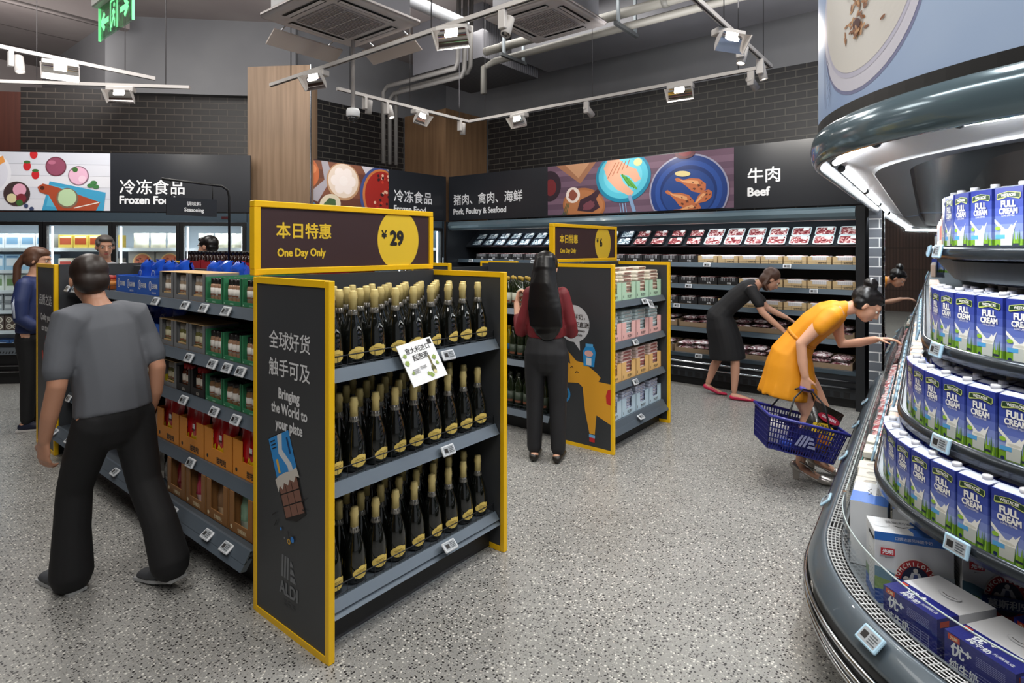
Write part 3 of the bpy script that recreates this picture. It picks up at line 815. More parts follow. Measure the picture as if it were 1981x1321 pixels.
# ================================================================== GOODS ON THE LONG SHELF (facing -x)
# every tray is built facing -y and turned to face -x (rz = -90 deg)
def tray_kind(name, label, w, d, hside, hlow, col, back=None, inner=None, art=None, lowedge=.12, colin=None):
    m = mat(col, .6); mi_ = mat(colin or col, .7); t = .004
    b = MB()
    b.box(-w / 2, w / 2, 0, d, 0, t, mi_)
    hb = back or hside
    for s in (-1, 1):
        x0 = s * w / 2; x1 = x0 - s * t
        b.prism([(0, 0), (d, 0), (d, hb), (d * .35, hside), (0, hside)], (min(x0, x1), 0, 0), (0, 1, 0), (0, 0, 1), (t, 0, 0), m)
    b.box(-w / 2, w / 2, d - t, d, 0, hb, m)
    e = w * lowedge
    b.prism([(-w / 2, 0), (w / 2, 0), (w / 2, hside), (w / 2 - e, hside), (w / 2 - e, hlow), (-w / 2 + e, hlow), (-w / 2 + e, hside), (-w / 2, hside)], (0, t, 0), (1, 0, 0), (0, 0, 1), (0, -t, 0), m)
    root = b.build(name)
    if art:
        a = MB(); A = Art(a, (-w / 2, 0, 0), (1, 0, 0), (0, 0, 1), .0006); art(A, w, hlow); a.build('print', root)
    return Kind(tag(root, label, 'carton'))
def jar_kind(name, label, r, h, body, cap, lab, caph=.03, neck=.6, cat='jar', labz=(.25, .6), rough=.12):
    b = MB(); b.lathe([(0, 0), (r * .9, 0), (r, .004), (r, h * .68), (r * neck, h * .8), (r * neck, h - caph)], mat(body, rough, coat=.3), 12); root = b.build(name)
    c = MB(); c.lathe([(r * neck * 1.08, h - caph - .002), (r * neck * 1.12, h - .003), (r * neck * .9, h), (0, h)], mat(cap, .35), 12); c.build('cap', root)
    if lab:
        l = MB(); l.lathe([(r * 1.015, h * labz[0]), (r * 1.015, h * labz[1])], mat(lab, .5), 12)
        l.lathe([(r * 1.02, h * (labz[0] + .04)), (r * 1.02, h * (labz[0] + .1))], mat('#7a4a34', .5), 8, (0, 0, 0), None, True, R(215), R(325)); l.build('label', root)
    return Kind(tag(root, label, cat))
def green_art(A, w, h):
    A.text('玫瑰海盐', w * .5, h * .3, h * .38, mat('#bfe0c8', .5), 'C'); A.ell(w * .1, h * .45, h * .16, h * .16, mat('#bfe0c8', .5), 14)
GT = tray_kind('spice_carton', 'green spice carton', .197, .36, .142, .026, '#2f7d55', .150, art=green_art, lowedge=.075, colin='#8a6a48')
GB = tray_kind('spice_carton', 'grey spice carton', .203, .19, .155, .028, '#77797c', .155, lowedge=.15, colin='#b98a55')
glid = MB(); glid.box(-.100, .100, .0, .19, .155, .158, KRAFTL); glid.build('lid', GB.root)
for s in (-1,):
    g = MB(); g.box(-.062, .062, .010, .016, .028, .036, KRAFTL); g.build('inner_ledge', GB.root)
J1 = jar_kind('spice_jar', 'slim spice jar with black cap', .0195, .130, '#a8836a', '#191514', '#ded9d3', .036, .78)
J2 = jar_kind('salt_mill', 'white and pepper-grey grinder', .026, .135, '#a08d78', '#cfcac4', '#ded8d0', .045, .8)
J3 = jar_kind('herb_grinder', 'grinder with clear cap', .026, .135, '#6b6a3c', '#9a9890', '#c9c4a6', .05, .8)
J4 = jar_kind('pepper_jar', 'glass jar with dark lid', .027, .125, '#8a6a4c', '#141213', '#ddd8d2', .02, .85)
lvl = ('top shelf', 'second shelf', 'third shelf', 'fourth shelf', 'bottom shelf')
RZ = -pi / 2
def onshelf(kind, lv, y, dx=0.0, dz=0.0, rz=0.0, label=None, group=None, **kw):
    return kind.put((LX[lv] + .012 + dx, y, LZ[lv] + .002 + dz), RZ + rz, label, group, **kw)
pos = ('next to the yellow frame', 'second from the yellow frame', 'third from the yellow frame')
for lv in (0, 1, 2):
    jk = J4 if lv == 2 else J1
    for k in range(3):
        yc = 2.78 + .2 * k
        onshelf(GT, lv, yc, label='green spice carton on the %s, %s' % (lvl[lv], pos[k]), group='green spice cartons')
        n = 4 if lv < 2 else 3
        for rrow in range(3):
            for j in range(n):
                onshelf(jk, lv, yc - (.066 if n == 4 else .060) + j * (.132 if n == 4 else .120) / (n - 1), .034 + rrow * .062, .006, random.uniform(-.6, .6),
                        ('slim spice jar, %s green carton, %s, row %d' if jk is J1 else 'squat dark-lidded jar, %s green carton, %s, row %d') % (('nearest', 'second', 'third')[k], lvl[lv], rrow + 1), 'jars in the green cartons')
gpos = ('nearest the green cartons', 'in the middle of three', 'nearest the blue sugar boxes')
for lv in (0, 1):
    jk = J2 if lv == 0 else J3
    for k in range(3):
        yc = 3.385 + .207 * k
        onshelf(GB, lv, yc, label='grey window carton of grinders on the %s, %s' % (lvl[lv], gpos[k]), group='grey grinder cartons')
        for rrow in range(2):
            for j in range(3):
                onshelf(jk, lv, yc - .056 + j * .056, .044 + rrow * .064, .006, random.uniform(-.5, .5), 'grinder in grey carton %s, %s, row %d' % (('beside green ones', 'in the middle', 'beside sugar')[k], lvl[lv], rrow + 1), 'grinders in the grey cartons')
# third shelf: black cartons of red capped bottles, one grey, yellow ones
BK = tray_kind('sauce_carton', 'black sauce carton', .18, .36, .14, .045, '#191719', .15, lowedge=.16, colin='#2a2423', art=lambda A, w, h: A.text('酱油', w * .5, h * .25, h * .4, mat('#cfc8bd', .5), 'C'))
JR = jar_kind('sauce_bottle', 'sauce bottle with red cap', .022, .150, '#5a2c16', '#b3121c', '#e4dccf', .035, .62, 'bottle')
for k in range(2):
    yc = 3.375 + .182 * k
    onshelf(BK, 2, yc, label='black sauce carton on the third shelf, %s' % ('beside the green cartons', 'beside the grey carton')[k], group='black sauce cartons')
    for rrow in range(5):
        for j in range(3): onshelf(JR, 2, yc - .05 + j * .05, .038 + rrow * .065, .006, 0, 'red-capped bottle, black carton %s, row %d' % (('beside the green ones', 'beside the grey one')[k], rrow + 1), 'red capped sauce bottles')
onshelf(GB, 2, 3.755, label='grey window carton on the third shelf beside the black sauce cartons', group='grey grinder cartons')
for j in range(3): onshelf(J3, 2, 3.699 + j * .056, .044, .006, 0, 'dark grinder in grey carton, third shelf', 'grinders in the grey cartons')
YC = tray_kind('stock_carton', 'yellow carton', .30, .34, .06, .045, '#d8c01e', .07, lowedge=.05, art=lambda A, w, h: A.text('浓汤宝', w * .5, h * .3, h * .5, mat('#6d4a10', .5), 'C'))
def pack_kind(name, label, w, d, h, cols, cat='packet', art=None):
    b = MB(); b.cbox(-w / 2, w / 2, -d / 2, d / 2, 0, h, mat(cols[0], .5), .004); root = b.build(name)
    a = MB(); A = Art(a, (-w / 2, -d / 2, 0), (1, 0, 0), (0, 0, 1), .0007)
    if art: art(A, w, h)
    else: A.rect(w * .12, h * .3, w * .88, h * .75, mat(cols[1], .5)); A.rect(w * .12, h * .80, w * .88, h * .9, mat(cols[-1], .5))
    a.build('print', root)
    return Kind(tag(root, label, cat))
YP = pack_kind('stock_box', 'white and yellow box', .055, .09, .11, ('#e2c62a', '#f0efe8', '#b8891c'), 'box')
for k in range(2):
    yc = 4.0 + .31 * k
    onshelf(YC, 2, yc, label='yellow carton on the third shelf, %s' % ('next to the grey carton', 'further from the grey carton')[k], group='yellow cartons')
    for j in range(5): onshelf(YP, 2, yc - .114 + .057 * j, .055, .006, 0, 'stock box in the yellow carton %s' % ('next to the grey one', 'further from the grey one')[k], 'stock boxes')
# sugar: blue cartons on two shelves, blue bags
SUG = mat('#2c62c4', .45)
def sug_art(A, w, h):
    for k in range(2):
        x = w * (.08 + .5 * k); A.ell(x + .02, h * .55, .022, .03, TXT, 20); A.ell(x + .02, h * .55, .017, .024, SUG, 20); A.line([(x + .02, h * .4), (x + .02, h * .7)], .006, TXT)
        A.text('白砂糖', x + .05, h * .42, h * .3, TXT, 'L', .02, .9)
    A.text('优质白砂糖', w * .8, h * .12, h * .12, TXT, 'C')
SC_ = tray_kind('sugar_carton', 'blue sugar carton', .36, .40, .115, .112, '#2b5fbb', .115, art=sug_art)
for lv in (0, 1):
    for k in range(2):
        onshelf(SC_, lv, 4.09 + .37 * k, label='blue sugar carton on the %s, %s' % (lvl[lv], ('beside the grey cartons', 'further along the aisle')[k]), group='blue sugar cartons')
def bag_mesh(w, d, h, m, m2=None, seed=1, top=.75, cr=.004):
    rnd = random.Random(seed); bm = bmesh.new(); nx, nz = 7, 8; b = MB(); vs = []
    for s in (-1, 1):
        for j in range(nz + 1):
            for i in range(nx + 1):
                u = i / nx * 2 - 1; v = j / nz
                th = (1 - abs(u) ** 3) * (sin(pi * min(1, v / top * .55 + .22)) if v < top else max(0.04, (1 - v) / (1 - top)) * .55) * d / 2
                vs.append((u * w / 2 * (1 - .06 * sin(pi * v)) + rnd.uniform(-.002, .002), s * (th + .001) + rnd.uniform(-cr, cr), max(0, v * h + (rnd.uniform(-cr, cr) if v > .6 else 0))))
    fs = []; n = (nx + 1) * (nz + 1)
    for s in range(2):
        for j in range(nz):
            for i in range(nx):
                a = s * n + j * (nx + 1) + i; q = (a, a + 1, a + nx + 2, a + nx + 1)
                fs.append(q if s == 0 else tuple(reversed(q)))
    k = int(len(fs) / 2)
    lo = [f for f in fs if (vs[f[0]][2] + vs[f[2]][2]) / 2 < h * .3]; hi = [f for f in fs if f not in lo]
    b.add(vs, hi, m, True); b.add(vs, lo, m2 or m, True)
    for i in range(nx): pass
    bm.free(); return b
def bag_kind(name, label, w, d, h, c1, c2=None, art=None, seed=1, cat='bag', rough=.3, top=.75, cr=.004):
    root = bag_mesh(w, d, h, mat(c1, rough, coat=.3), mat(c2, rough) if c2 else None, seed, top, cr).build(name)
    if art:
        a = MB(); A = Art(a, (-w / 2, -d / 2 - .002, 0), (1, 0, 0), (0, 0, 1), .0007); art(A, w, h); a.build('print', root)
    return Kind(tag(root, label, cat))
def sb_art(A, w, h):
    A.ell(w * .5, h * .52, w * .25, w * .25, mat('#d6e2f5', .4), 20); A.ell(w * .5, h * .52, w * .2, w * .2, SUG, 20); A.line([(w * .5, h * .44), (w * .5, h * .6)], .014, mat('#d6e2f5', .4))
SB = [bag_kind('sugar_bag', 'blue bag', .15, .10, .205, '#2255c8', '#dfe5ee', sb_art, s, top=.93, cr=.013) for s in (3, 8)]
BAGN = ('first', 'second', 'third', 'fourth', 'fifth', 'sixth', 'seventh', 'eighth')
for k in range(7):
    if k < 3: x, y = 1.72, 3.48 + .155 * k
    else: x, y = 1.60 + .02 * (k % 2), (3.99, 4.165, 4.375, 4.545)[k - 3]
    SB[k % 2].put((x, y, LZ[0] + .008), RZ + random.uniform(-.05, .05), 'blue sugar bag on the top shelf, %s from the right' % BAGN[k], 'sugar bags on the top shelf')
for k in range(4): SB[k % 2].put((1.60, (4.0, 4.17, 4.38, 4.545)[k], LZ[1] + .008), RZ + random.uniform(-.05, .05), 'blue sugar bag in blue cartons, second shelf', 'sugar bags on the second shelf')
# fourth shelf: orange cartons of red and yellow pouches
def or_art(A, w, h):
    A.text('甜啦啦', w * .62, h * .22, h * .42, INK, 'C', .03); A.ell(w * .12, h * .4, h * .13, h * .13, INK, 14)
OC = tray_kind('pouch_carton', 'orange carton', .315, .34, .185, .085, '#d98a2c', .19, lowedge=.3, art=or_art, colin='#a9692a')
def pouch_art(A, w, h):
    A.poly([(w * .08, h * .02), (w * .92, h * .02), (w * .85, h * .42), (w * .6, h * .36), (w * .3, h * .46), (w * .1, h * .3)], mat('#e6c11d', .4))
    A.text('糖', w * .5, h * .55, w * .34, TXT, 'C', .03); A.text('甜丝丝', w * .5, h * .50, w * .14, INK, 'C', .03); A.ell(w * .3, h * .3, w * .13, w * .13, mat('#c79a12', .5), 14)
PO = [bag_kind('candy_pouch', 'red and yellow pouch', .088, .05, .235, '#b8141c', '#e0b81c', pouch_art, s, 'pouch') for s in (11, 12)]
caps_ = MB(); caps_.ellipsoid((0.05, -.0, .2), (.014, .014, .014), WHITE, 10, 6)
opos = ('cut by the yellow frame', 'second from the yellow frame', 'third from the yellow frame', 'fourth from the yellow frame')
for k in range(4):
    yc = 2.81 + .322 * k
    onshelf(OC, 3, yc, label='orange carton of red pouches on the fourth shelf, %s' % opos[k], group='orange pouch cartons')
    for j in range(3):
        for rrow in range(2):
            onshelf(PO[(j + k + rrow) % 2], 3, yc - .096 + .096 * j, .040 + .08 * rrow, .008, random.uniform(-.12, .12), 'red pouch in orange carton %s, %s row' % (opos[k], ('front', 'back')[rrow]), 'pouches in the orange cartons')
# bottom shelf: brown cartons of dried goods in bags
def br_art(A, w, h):
    A.text('生晒菌菇礼', w * .55, h * .3, h * .42, mat('#e3d2ad', .5), 'C', .02, .8); A.ell(w * .1, h * .5, h * .2, h * .2, mat('#e3d2ad', .5), 14)
BC = tray_kind('dried_goods_carton', 'brown carton', .235, .36, .20, .052, '#8e6236', .20, lowedge=.2, art=br_art)
dg = [('red dried date bag', '#7d1e2a', '#a85a5a'), ('pink dried rose bag', '#a6324c', '#d9b9b4'), ('brown dried mushroom bag', '#8a6a4e', '#c8ac8a'), ('pale green dried herb bag', '#74937c', '#b8c4b4')]
bpos = ('fourth from the yellow frame', 'third from the yellow frame', 'second from the yellow frame', 'next to the yellow frame')
for k in range(4):
    yc = 3.545 - .25 * k
    onshelf(BC, 4, yc, .03, label='brown carton on the bottom shelf, %s' % bpos[k], group='brown dried goods cartons')
    kd = bag_kind('dried_goods_bag', 'bag', .085, .06, .19, dg[k][1], dg[k][2], None, 20 + k)
    for j in range(2):
        for rrow in range(2): onshelf(kd, 4, yc - .045 + .09 * j, .09 + .1 * rrow, .006, random.uniform(-.2, .2), '%s, %s brown carton, %s row' % (dg[k][0], ('leftmost', 'second', 'third', 'nearest')[k], ('front', 'back')[rrow]), 'bags in the brown cartons')
# plastic packs further along
SN = bag_kind('snack_pack', 'orange and white snack pack', .14, .08, .13, '#c9a184', '#c9c6c2', None, 31)
for k in range(5): onshelf(SN, 3, 4.05 + k * .17, .07, .004, random.uniform(-.2, .2), 'snack pack with orange filling on the fourth shelf, %d beyond the orange cartons' % (k + 1), 'snack packs')
DK = bag_kind('seaweed_pack', 'dark clear pack', .13, .07, .17, '#55524e', '#a5a19b', None, 32)
for k in range(3): onshelf(DK, 4, 3.78 + k * .15, .10, .004, random.uniform(-.2, .2), 'dark clear pack beyond the brown cartons, bottom shelf', 'seaweed packs')
WJ = jar_kind('condiment_jar', 'white jar with red cap', .032, .11, '#dcdcda', '#e6e6e4', '#c9433a', .03, .9)
OJ = jar_kind('condiment_jar', 'orange jar', .032, .10, '#a5551e', '#a8291e', '#b8722a', .03, .9)
for k in range(11):
    (WJ if k > 4 else OJ).put((1.47, 5.60 - .072 * (10 - k) - .02, LZ[0] + .003), random.uniform(-1, 1), ('small white jar on the top shelf, far end' if k > 4 else 'small orange jar on the top shelf beside white ones'), 'condiment jars on the top shelf')
wire_guard(G1, (1.425, 4.75), (1.425, 5.62), LZ[0] + .004, .055, 26)
SK = bag_kind('sauce_sachet', 'pink sachet', .075, .04, .15, '#c94f62', '#7d2634', None, 41)
SY = bag_kind('sauce_sachet', 'yellow sachet', .085, .04, .13, '#d2c02c', '#4d5a30', None, 42)
SG = bag_kind('noodle_bag', 'green pale bag', .16, .08, .2, '#8a8f74', '#a7a894', None, 43)
SP = bag_kind('garlic_bag', 'pale purple bag', .17, .08, .2, '#b9a8b8', '#8d7f8e', None, 44)
for k in range(7): onshelf(SK, 1, 5.58 - .09 * k, .06, .004, random.uniform(-.3, .3), 'pink sauce sachet on the second shelf near the far panel', 'pink sachets')
for k in range(7): onshelf(SY, 2, 5.56 - .1 * k, .06, .004, random.uniform(-.4, .4), 'yellow sauce sachet on the third shelf near the far panel', 'yellow sachets')
for k in range(5): onshelf(SG, 3, 5.54 - .175 * k, .08, .004, random.uniform(-.3, .3), 'pale green noodle bag on the fourth shelf near the far panel', 'green noodle bags')
for k in range(5): onshelf(SP, 4, 5.5 - .19 * k, .12, .004, random.uniform(-.3, .3), 'pale purple bag on the bottom shelf near the far panel', 'purple bags')
# price tags along the shelf edges (positions read along the aisle)
tagy = {0: (5.58, 5.40, 5.23, 5.08, 3.84, 3.43, 3.20, 2.95), 1: (5.6, 5.25, 3.80, 3.38, 3.10, 2.94, 2.80), 2: (5.56, 5.2, 4.22, 3.87, 3.45, 3.08, 2.85), 3: (5.55, 5.2, 3.36), 4: (5.62, 5.28, 4.75, 4.3, 3.42, 3.0, 2.80)}
for lv, ys in tagy.items():
    for k, y in enumerate(ys):
        z = LZ[lv] - .022; x = LX[lv] - .026
        rot = (R(-28), 0, RZ) if lv < 4 else (R(-55), 0, RZ)
        PT.put((x if lv < 4 else x + .004, y, z if lv < 4 else z - .008), 0, 'price tag on the edge of the %s, %d from the far yellow frame' % (lvl[lv], k + 1), 'price tags on the long shelf', rot=rot)
# goods on the other side of the unit that stand above its top
RT = tray_kind('sauce_carton', 'red carton', .30, .17, .20, .19, '#b01c26', .20, art=lambda A, w, h: A.rect(w * .2, h * .4, w * .8, h * .6, mat('#d98f8a', .5)))
BB = jar_kind('soy_bottle', 'dark bottle with black cap', .026, .26, '#2a1612', '#111011', '#8a1a1a', .025, .55, 'bottle')
BB2 = jar_kind('vinegar_bottle', 'tall dark bottle with gold neck', .026, .31, '#3a2312', '#1a1512', '#c9a35a', .02, .6, 'bottle', (.8, .93))
for k in range(7):
    y = 2.83 + .305 * k
    RT.put((1.935, y, 1.362), RZ, 'red sauce carton seen over the long shelf top, %d from the 29 sign' % (k + 1), 'red cartons over the shelf top')
    for j in range(5):
        for rr in range(2): BB.put((1.968 + .075 * rr, y - .112 + .056 * j, 1.369), 0, 'black-capped bottle in red carton %d from the 29 sign' % (k + 1), 'bottles in the red cartons')
for k in range(24): BB2.put((2.19 + .055 * (k % 2), 3.35 + .06 * (k // 2), 1.361), 0, 'tall gold-necked bottle behind the red cartons', 'tall bottles behind the red cartons')
# ================================================================== SECOND SHELF UNIT (kangaroo end)
U0, U1 = 4.11, 5.225
E3 = thing('end_shelf', 'yellow framed end shelf with kangaroo picture and 6 sign, stacked with pastel cartons', 'display shelf', (0, 0, 0), 0, 'yellow framed end shelves')
sp = side_panel(E3, U0, U0 + .03, 2.235, 2.815, 1.52, -1)
a = MB(); A = Art(a, (U0 + .0035, 2.815, 0), (0, -1, 0), (0, 0, 1), .0008)
A.clip = (.028, .552, .028, 1.49)
OR = mat('#e0a02c', .5); RD = mat('#c22a2c', .5); BL = mat('#2f8fce', .5); DKK = mat('#2a211c', .5)
A.ell(.20, 1.02, .155, .155, mat('#c9cacd', .5), 40)
A.clip = None
A.poly([(.19, .885), (.26, .885), (.265, .80)], mat('#c9cacd', .5))
for k, s in enumerate(('优质鲜奶，', '澳大利亚直送')): A.text(s, .205, 1.06 - .065 * k, .050, DKK, 'C', .015)
A.text('Good milk delivery', .205, .955, .028, DKK, 'C', .02); A.text('from Australia', .205, .92, .028, DKK, 'C', .02)
a.build('speech_bubble', sp)
a = MB(); A = Art(a, (U0 + .0035, 2.815, 0), (0, -1, 0), (0, 0, 1), .0008)
# kangaroo-like animal: head, neck, body, leg
A.poly([(.02, .60), (.05, .67), (.12, .695), (.17, .68), (.15, .78), (.23, .71), (.31, .70), (.42, .635), (.46, .60), (.44, .565), (.552, .56), (.552, .235), (.42, .29), (.405, .13), (.355, .13), (.315, .30), (.29, .50), (.25, .53), (.15, .52), (.05, .55)], OR)
A.poly([(.02, .60), (.05, .665), (.085, .65), (.115, .58), (.10, .53), (.05, .545)], RD)
A.ell(.055, .61, .018, .022, OR, 16)
A.line([(.17, .645), (.185, .66), (.20, .648)], .006, DKK); A.line([(.22, .61), (.235, .625), (.25, .612)], .006, DKK)
A.poly([(.515, .40), (.552, .39), (.552, .52), (.525, .51), (.508, .46)], RD)
A.rect(.352, .10, .408, .125, mat('#79b4e0', .5)); A.rect(.355, .065, .405, .10, RD)
a.build('kangaroo_picture', sp)
a = MB(); A = Art(a, (U0 + .0035, 2.815, 0), (0, -1, 0), (0, 0, 1), .0008); A.k = 8
# small blue bottle riding on its back
A.poly([(.30, .68), (.40, .68), (.415, .80), (.40, .84), (.32, .84), (.295, .80)], BL); A.rect(.32, .84, .39, .865, mat('#5aa9dd', .5)); A.rect(.325, .69, .375, .75, mat('#d5d8dc', .5)); A.ell(.35, .785, .04, .026, mat('#e5b0a8', .5), 18)
a.build('bottle_picture', sp)
a = MB(); A = Art(a, (U0 + .0035, 2.815, 0), (0, -1, 0), (0, 0, 1), .0008)
# blue ring with orange disc and arrow
A.ell(.10, .42, .070, .075, BL, 24); A.ell(.10, .42, .05, .055, PANEL, 24); A.ell(.09, .42, .035, .04, mat('#d98d2e', .5), 20); A.poly([(.04, .34), (.075, .36), (.06, .31), (.05, .28), (.035, .30)], BL)
a.build('ring_picture', sp)
side_panel(E3, U1 - .03, U1, 2.235, 2.815, 1.52, 1)
bk = MB(); bk.box(U0 + .03, U1 - .03, 2.77, 2.80, .12, 1.52, GRAPH); bk.build('back_panel', E3)
header_sign(E3, U0 - .02, U1, 2.825, 1.525, 1.865, '6')
pl = MB(); pl.box(U0 + .03, U1 - .03, 2.34, 2.77, 0, .15, DARK); pl.box(U0 + .03, U1 - .03, 2.332, 2.34, 0, .012, CHROME); pl.build('plinth', E3)
KZ = (1.205, .865, .525, .215)
for z in KZ: shelf(E3, U0 + .03, U1 - .03, 2.30, 2.77, z, '-y', .05)
tr = MB(); tr.prism([(0, 0), (.03, 0), (.0, -.05), (-.03, -.045)], (U0 + .03, 2.27, .175), (0, 1, 0), (0, 0, 1), (U1 - U0 - .06, 0, 0), STEEL); tr.build('base_edge', E3)
pal = [('mint green', '#b9dcc2', ('#e8dfd0', '#b98f84', '#6f5a4c')), ('pale pink', '#e8b8b4', ('#c9dde0', '#8fa6b0', '#d9cfc8')), ('pale orange', '#e2b878', ('#e8d3cc', '#b5686a', '#8d5a50')), ('pale blue', '#bcd3e2', ('#c9cfe2', '#6f79a8', '#e6e2da'))]
for lv, (nm, col, pk) in enumerate(pal):
    def wave_art(A, w, h, col=col):
        A.text('梦幻饼干', w * .55, h * .28, h * .5, INK, 'C', .02, .8); A.rect(w * .08, h * .3, w * .11, h * .7, INK)
    TR = tray_kind('biscuit_carton', 'carton', .252, .30, .150, .058, col, .150, lowedge=.3, art=wave_art)
    b = MB(); w = .19
    b.cbox(-w / 2, w / 2, -.05, .05, 0, .028, mat(pk[0], .35), .008, 2)
    root = b.build('biscuit_pack'); a = MB(); A = Art(a, (-w / 2, -.0505, 0), (1, 0, 0), (0, 0, 1), .0006)
    A.rect(.03, .006, .16, .022, mat(pk[1], .4))
    for j in range(5): A.rect(.04 + .022 * j, .010, .054 + .022 * j, .019, mat(pk[2], .4))
    a.build('print', root)
    BP = Kind(tag(root, 'pack', 'packet'))
    nhigh = (8, 8, 8, 7)[lv]
    for k in range(4):
        xc = 4.275 + .262 * k
        TR.put((xc, 2.318, KZ[lv] + .002), 0, '%s biscuit carton, number %d from the kangaroo panel' % (nm, k + 1), 'pastel biscuit cartons')
        for rr in range(2):
            for j in range(nhigh + (1 if rr and lv == 0 else 0)):
                BP.put((xc + random.uniform(-.006, .006), 2.385 + .115 * rr + random.uniform(-.004, .004), KZ[lv] + .008 + .0295 * j), random.uniform(-.04, .04), 'biscuit pack in %s carton %d from the kangaroo, %s pile, layer %d' % (nm, k + 1, ('front', 'back')[rr], j + 1), 'packs in the %s cartons' % nm)
for lv, (x, z) in enumerate(((4.72, 1.18), (4.55, .84), (4.55, .50), (4.62, .185))):
    PT.put((x, 2.268 if lv < 3 else 2.25, z), 0, 'white price tag under the %s cartons' % pal[lv][0], 'price tags on the kangaroo end', rot=(R(-28 if lv < 3 else -55), 0, 0))
PT.put((4.83, 2.262, 1.15), 0, 'white price card overlapping the tag under the mint green cartons', 'price tags on the kangaroo end', rot=(R(-30), R(10), 0), scale=(1.2, 1, 1.7))

# the double-sided unit behind it
G2 = thing('shelf_unit', 'double-sided shelf unit of cooking oil behind the kangaroo panel', 'shelf unit', (0, 0, 0), 0, 'double-sided shelf units')
s_ = MB(); s_.box(4.65, 4.69, 2.86, 4.02, .1, 1.5, GRAPH); s_.build('back_panel', G2)
pl = MB(); pl.box(4.22, 5.12, 2.86, 4.02, 0, .14, DARK); pl.build('plinth', G2)
OZ = (1.09, .62, .19)
for z, x in zip(OZ, (4.19, 4.19, 4.12)):
    shelf(G2, x, 4.65, 2.86, 4.02, z, '-x', .05); wire_guard(G2, (x + .008, 2.9), (x + .008, 3.98), z + .002, .04)
for z in (1.2, .8, .4): shelf(G2, 4.69, 5.14, 2.86, 4.02, z, '+x', .05)
E4 = thing('end_shelf', 'far end of the oil shelf unit, only the top of its yellow frame in view', 'display shelf', (0, 0, 0), 0, 'yellow framed end shelves')
side_panel(E4, U0, U0 + .03, 4.06, 4.62, 1.50, -1); side_panel(E4, U1 - .03, U1, 4.06, 4.62, 1.50, 1)
bk = MB(); bk.box(U0 + .03, U1 - .03, 4.055, 4.085, .12, 1.46, GRAPH); bk.build('back_panel', E4)
pl = MB(); pl.box(U0 + .03, U1 - .03, 4.085, 4.5, 0, .15, DARK); pl.build('plinth', E4)
for z in (1.1, .65, .2): s_ = MB(); s_.box(U0 + .03, U1 - .03, 4.085, 4.58, z - .02, z, SHELF); s_.build('shelf', E4)
OIL = jar_kind('oil_bottle', 'oil bottle', .038, .29, '#9a8a1c', '#c9a52c', '#3f7fbd', .025, .42, 'bottle', (.12, .42))
OLV = jar_kind('oil_bottle', 'dark olive oil bottle', .036, .30, '#1c2414', '#1a1c14', '#3b4638', .03, .4, 'bottle', (.12, .45))
OLG = jar_kind('oil_bottle', 'dark green bottle', .034, .29, '#202a16', '#c9a84a', '#c3c6b4', .03, .42, 'bottle', (.15, .5))
MK = pack_kind('soy_carton', 'white carton', .085, .07, .25, ('#dfe3e0', '#8fa48a', '#b9a99c'), 'carton')
for j in range(4):
    for rr in range(2): MK.put((4.24 + .08 * rr, 3.92 - .1 * j, OZ[0] + .003), RZ, 'white and green carton on the top oil shelf', 'white cartons on the oil shelf')
for j in range(6):
    for rr in range(3): OLG.put((4.24 + .085 * rr, 3.50 - .085 * j, OZ[0] + .003), RZ, 'green gold-capped bottle on the top oil shelf, row %d' % (rr + 1), 'gold capped bottles')
for j in range(6):
    for rr in range(2): OIL.put((4.245 + .09 * rr, 3.93 - .09 * j, OZ[1] + .003), RZ, 'yellow oil bottle on the middle oil shelf, row %d' % (rr + 1), 'yellow oil bottles')
for j in range(5):
    for rr in range(2): OLV.put((4.245 + .09 * rr, 3.36 - .09 * j, OZ[1] + .003), RZ, 'dark olive oil bottle on the middle oil shelf, row %d' % (rr + 1), 'dark oil bottles')
for j in range(11):
    for rr in range(2): OLV.put((4.20 + .095 * rr, 3.92 - .095 * j, OZ[2] + .003), RZ, 'dark oil bottle on the bottom oil shelf, row %d' % (rr + 1), 'dark oil bottles', scale=(1.15, 1.15, 1.05))
PT.put((4.095, 3.45, .165), 0, 'white price tag on the bottom edge of the oil shelf', 'price tags on the oil shelf', rot=(R(-55), 0, RZ))
PT.put((4.095, 3.62, .165), 0, 'white price tag on the bottom edge of the oil shelf, further back', 'price tags on the oil shelf', rot=(R(-55), 0, RZ))
# ================================================================== SIGNS OVER THE FRIDGES
def plankart(A, W, H, cols, n, vertical=False):
    rnd = random.Random(5)
    for k in range(n): A.rect(0, H * k / n, W, H * (k + 1) / n, mat(cols[k % len(cols)], .6))
    A.k += 1
def drum(A, x, y, s, rot, flip=1):
    m1 = mat('#b4643a', .5); m2 = mat('#d69a68', .5); m3 = mat('#5a2a18', .5)
    c, q = cos(rot), sin(rot)
    def P(u, v): return (x + s * (u * c - v * q), y + s * (u * q + v * c))
    A.poly([P(-.9, .12), P(-.5, .10), P(-.1, .32), P(.4, .42), P(.85, .25), P(.95, -.05), P(.7, -.35), P(.2, -.38), P(-.2, -.2), P(-.6, -.08), P(-.9, -.1), P(-1.02, 0)], m1)
    A.poly([P(-.85, .06), P(-.5, .05), P(-.1, .2), P(.35, .28), P(.5, .1), P(0, .02), P(-.5, -.03)], m2)
    for (u, v, r) in ((.5, .05, .10), (.3, -.2, .09), (.7, -.1, .07), (.1, .1, .05), (.62, .22, .05)): 
        px, py = P(u, v); A.ell(px, py, s * r, s * r * .7, m3, 12, rot, .25)
def sign_board(name, label, loc, rz, W, H, kind=None):
    t = thing(name, label, 'sign', loc, rz)
    b = MB(); b.box(0, W, 0, .04, 0, H, SIGNBLK); b.build('board', t)
    return t
SZ, SH = 2.105, .725
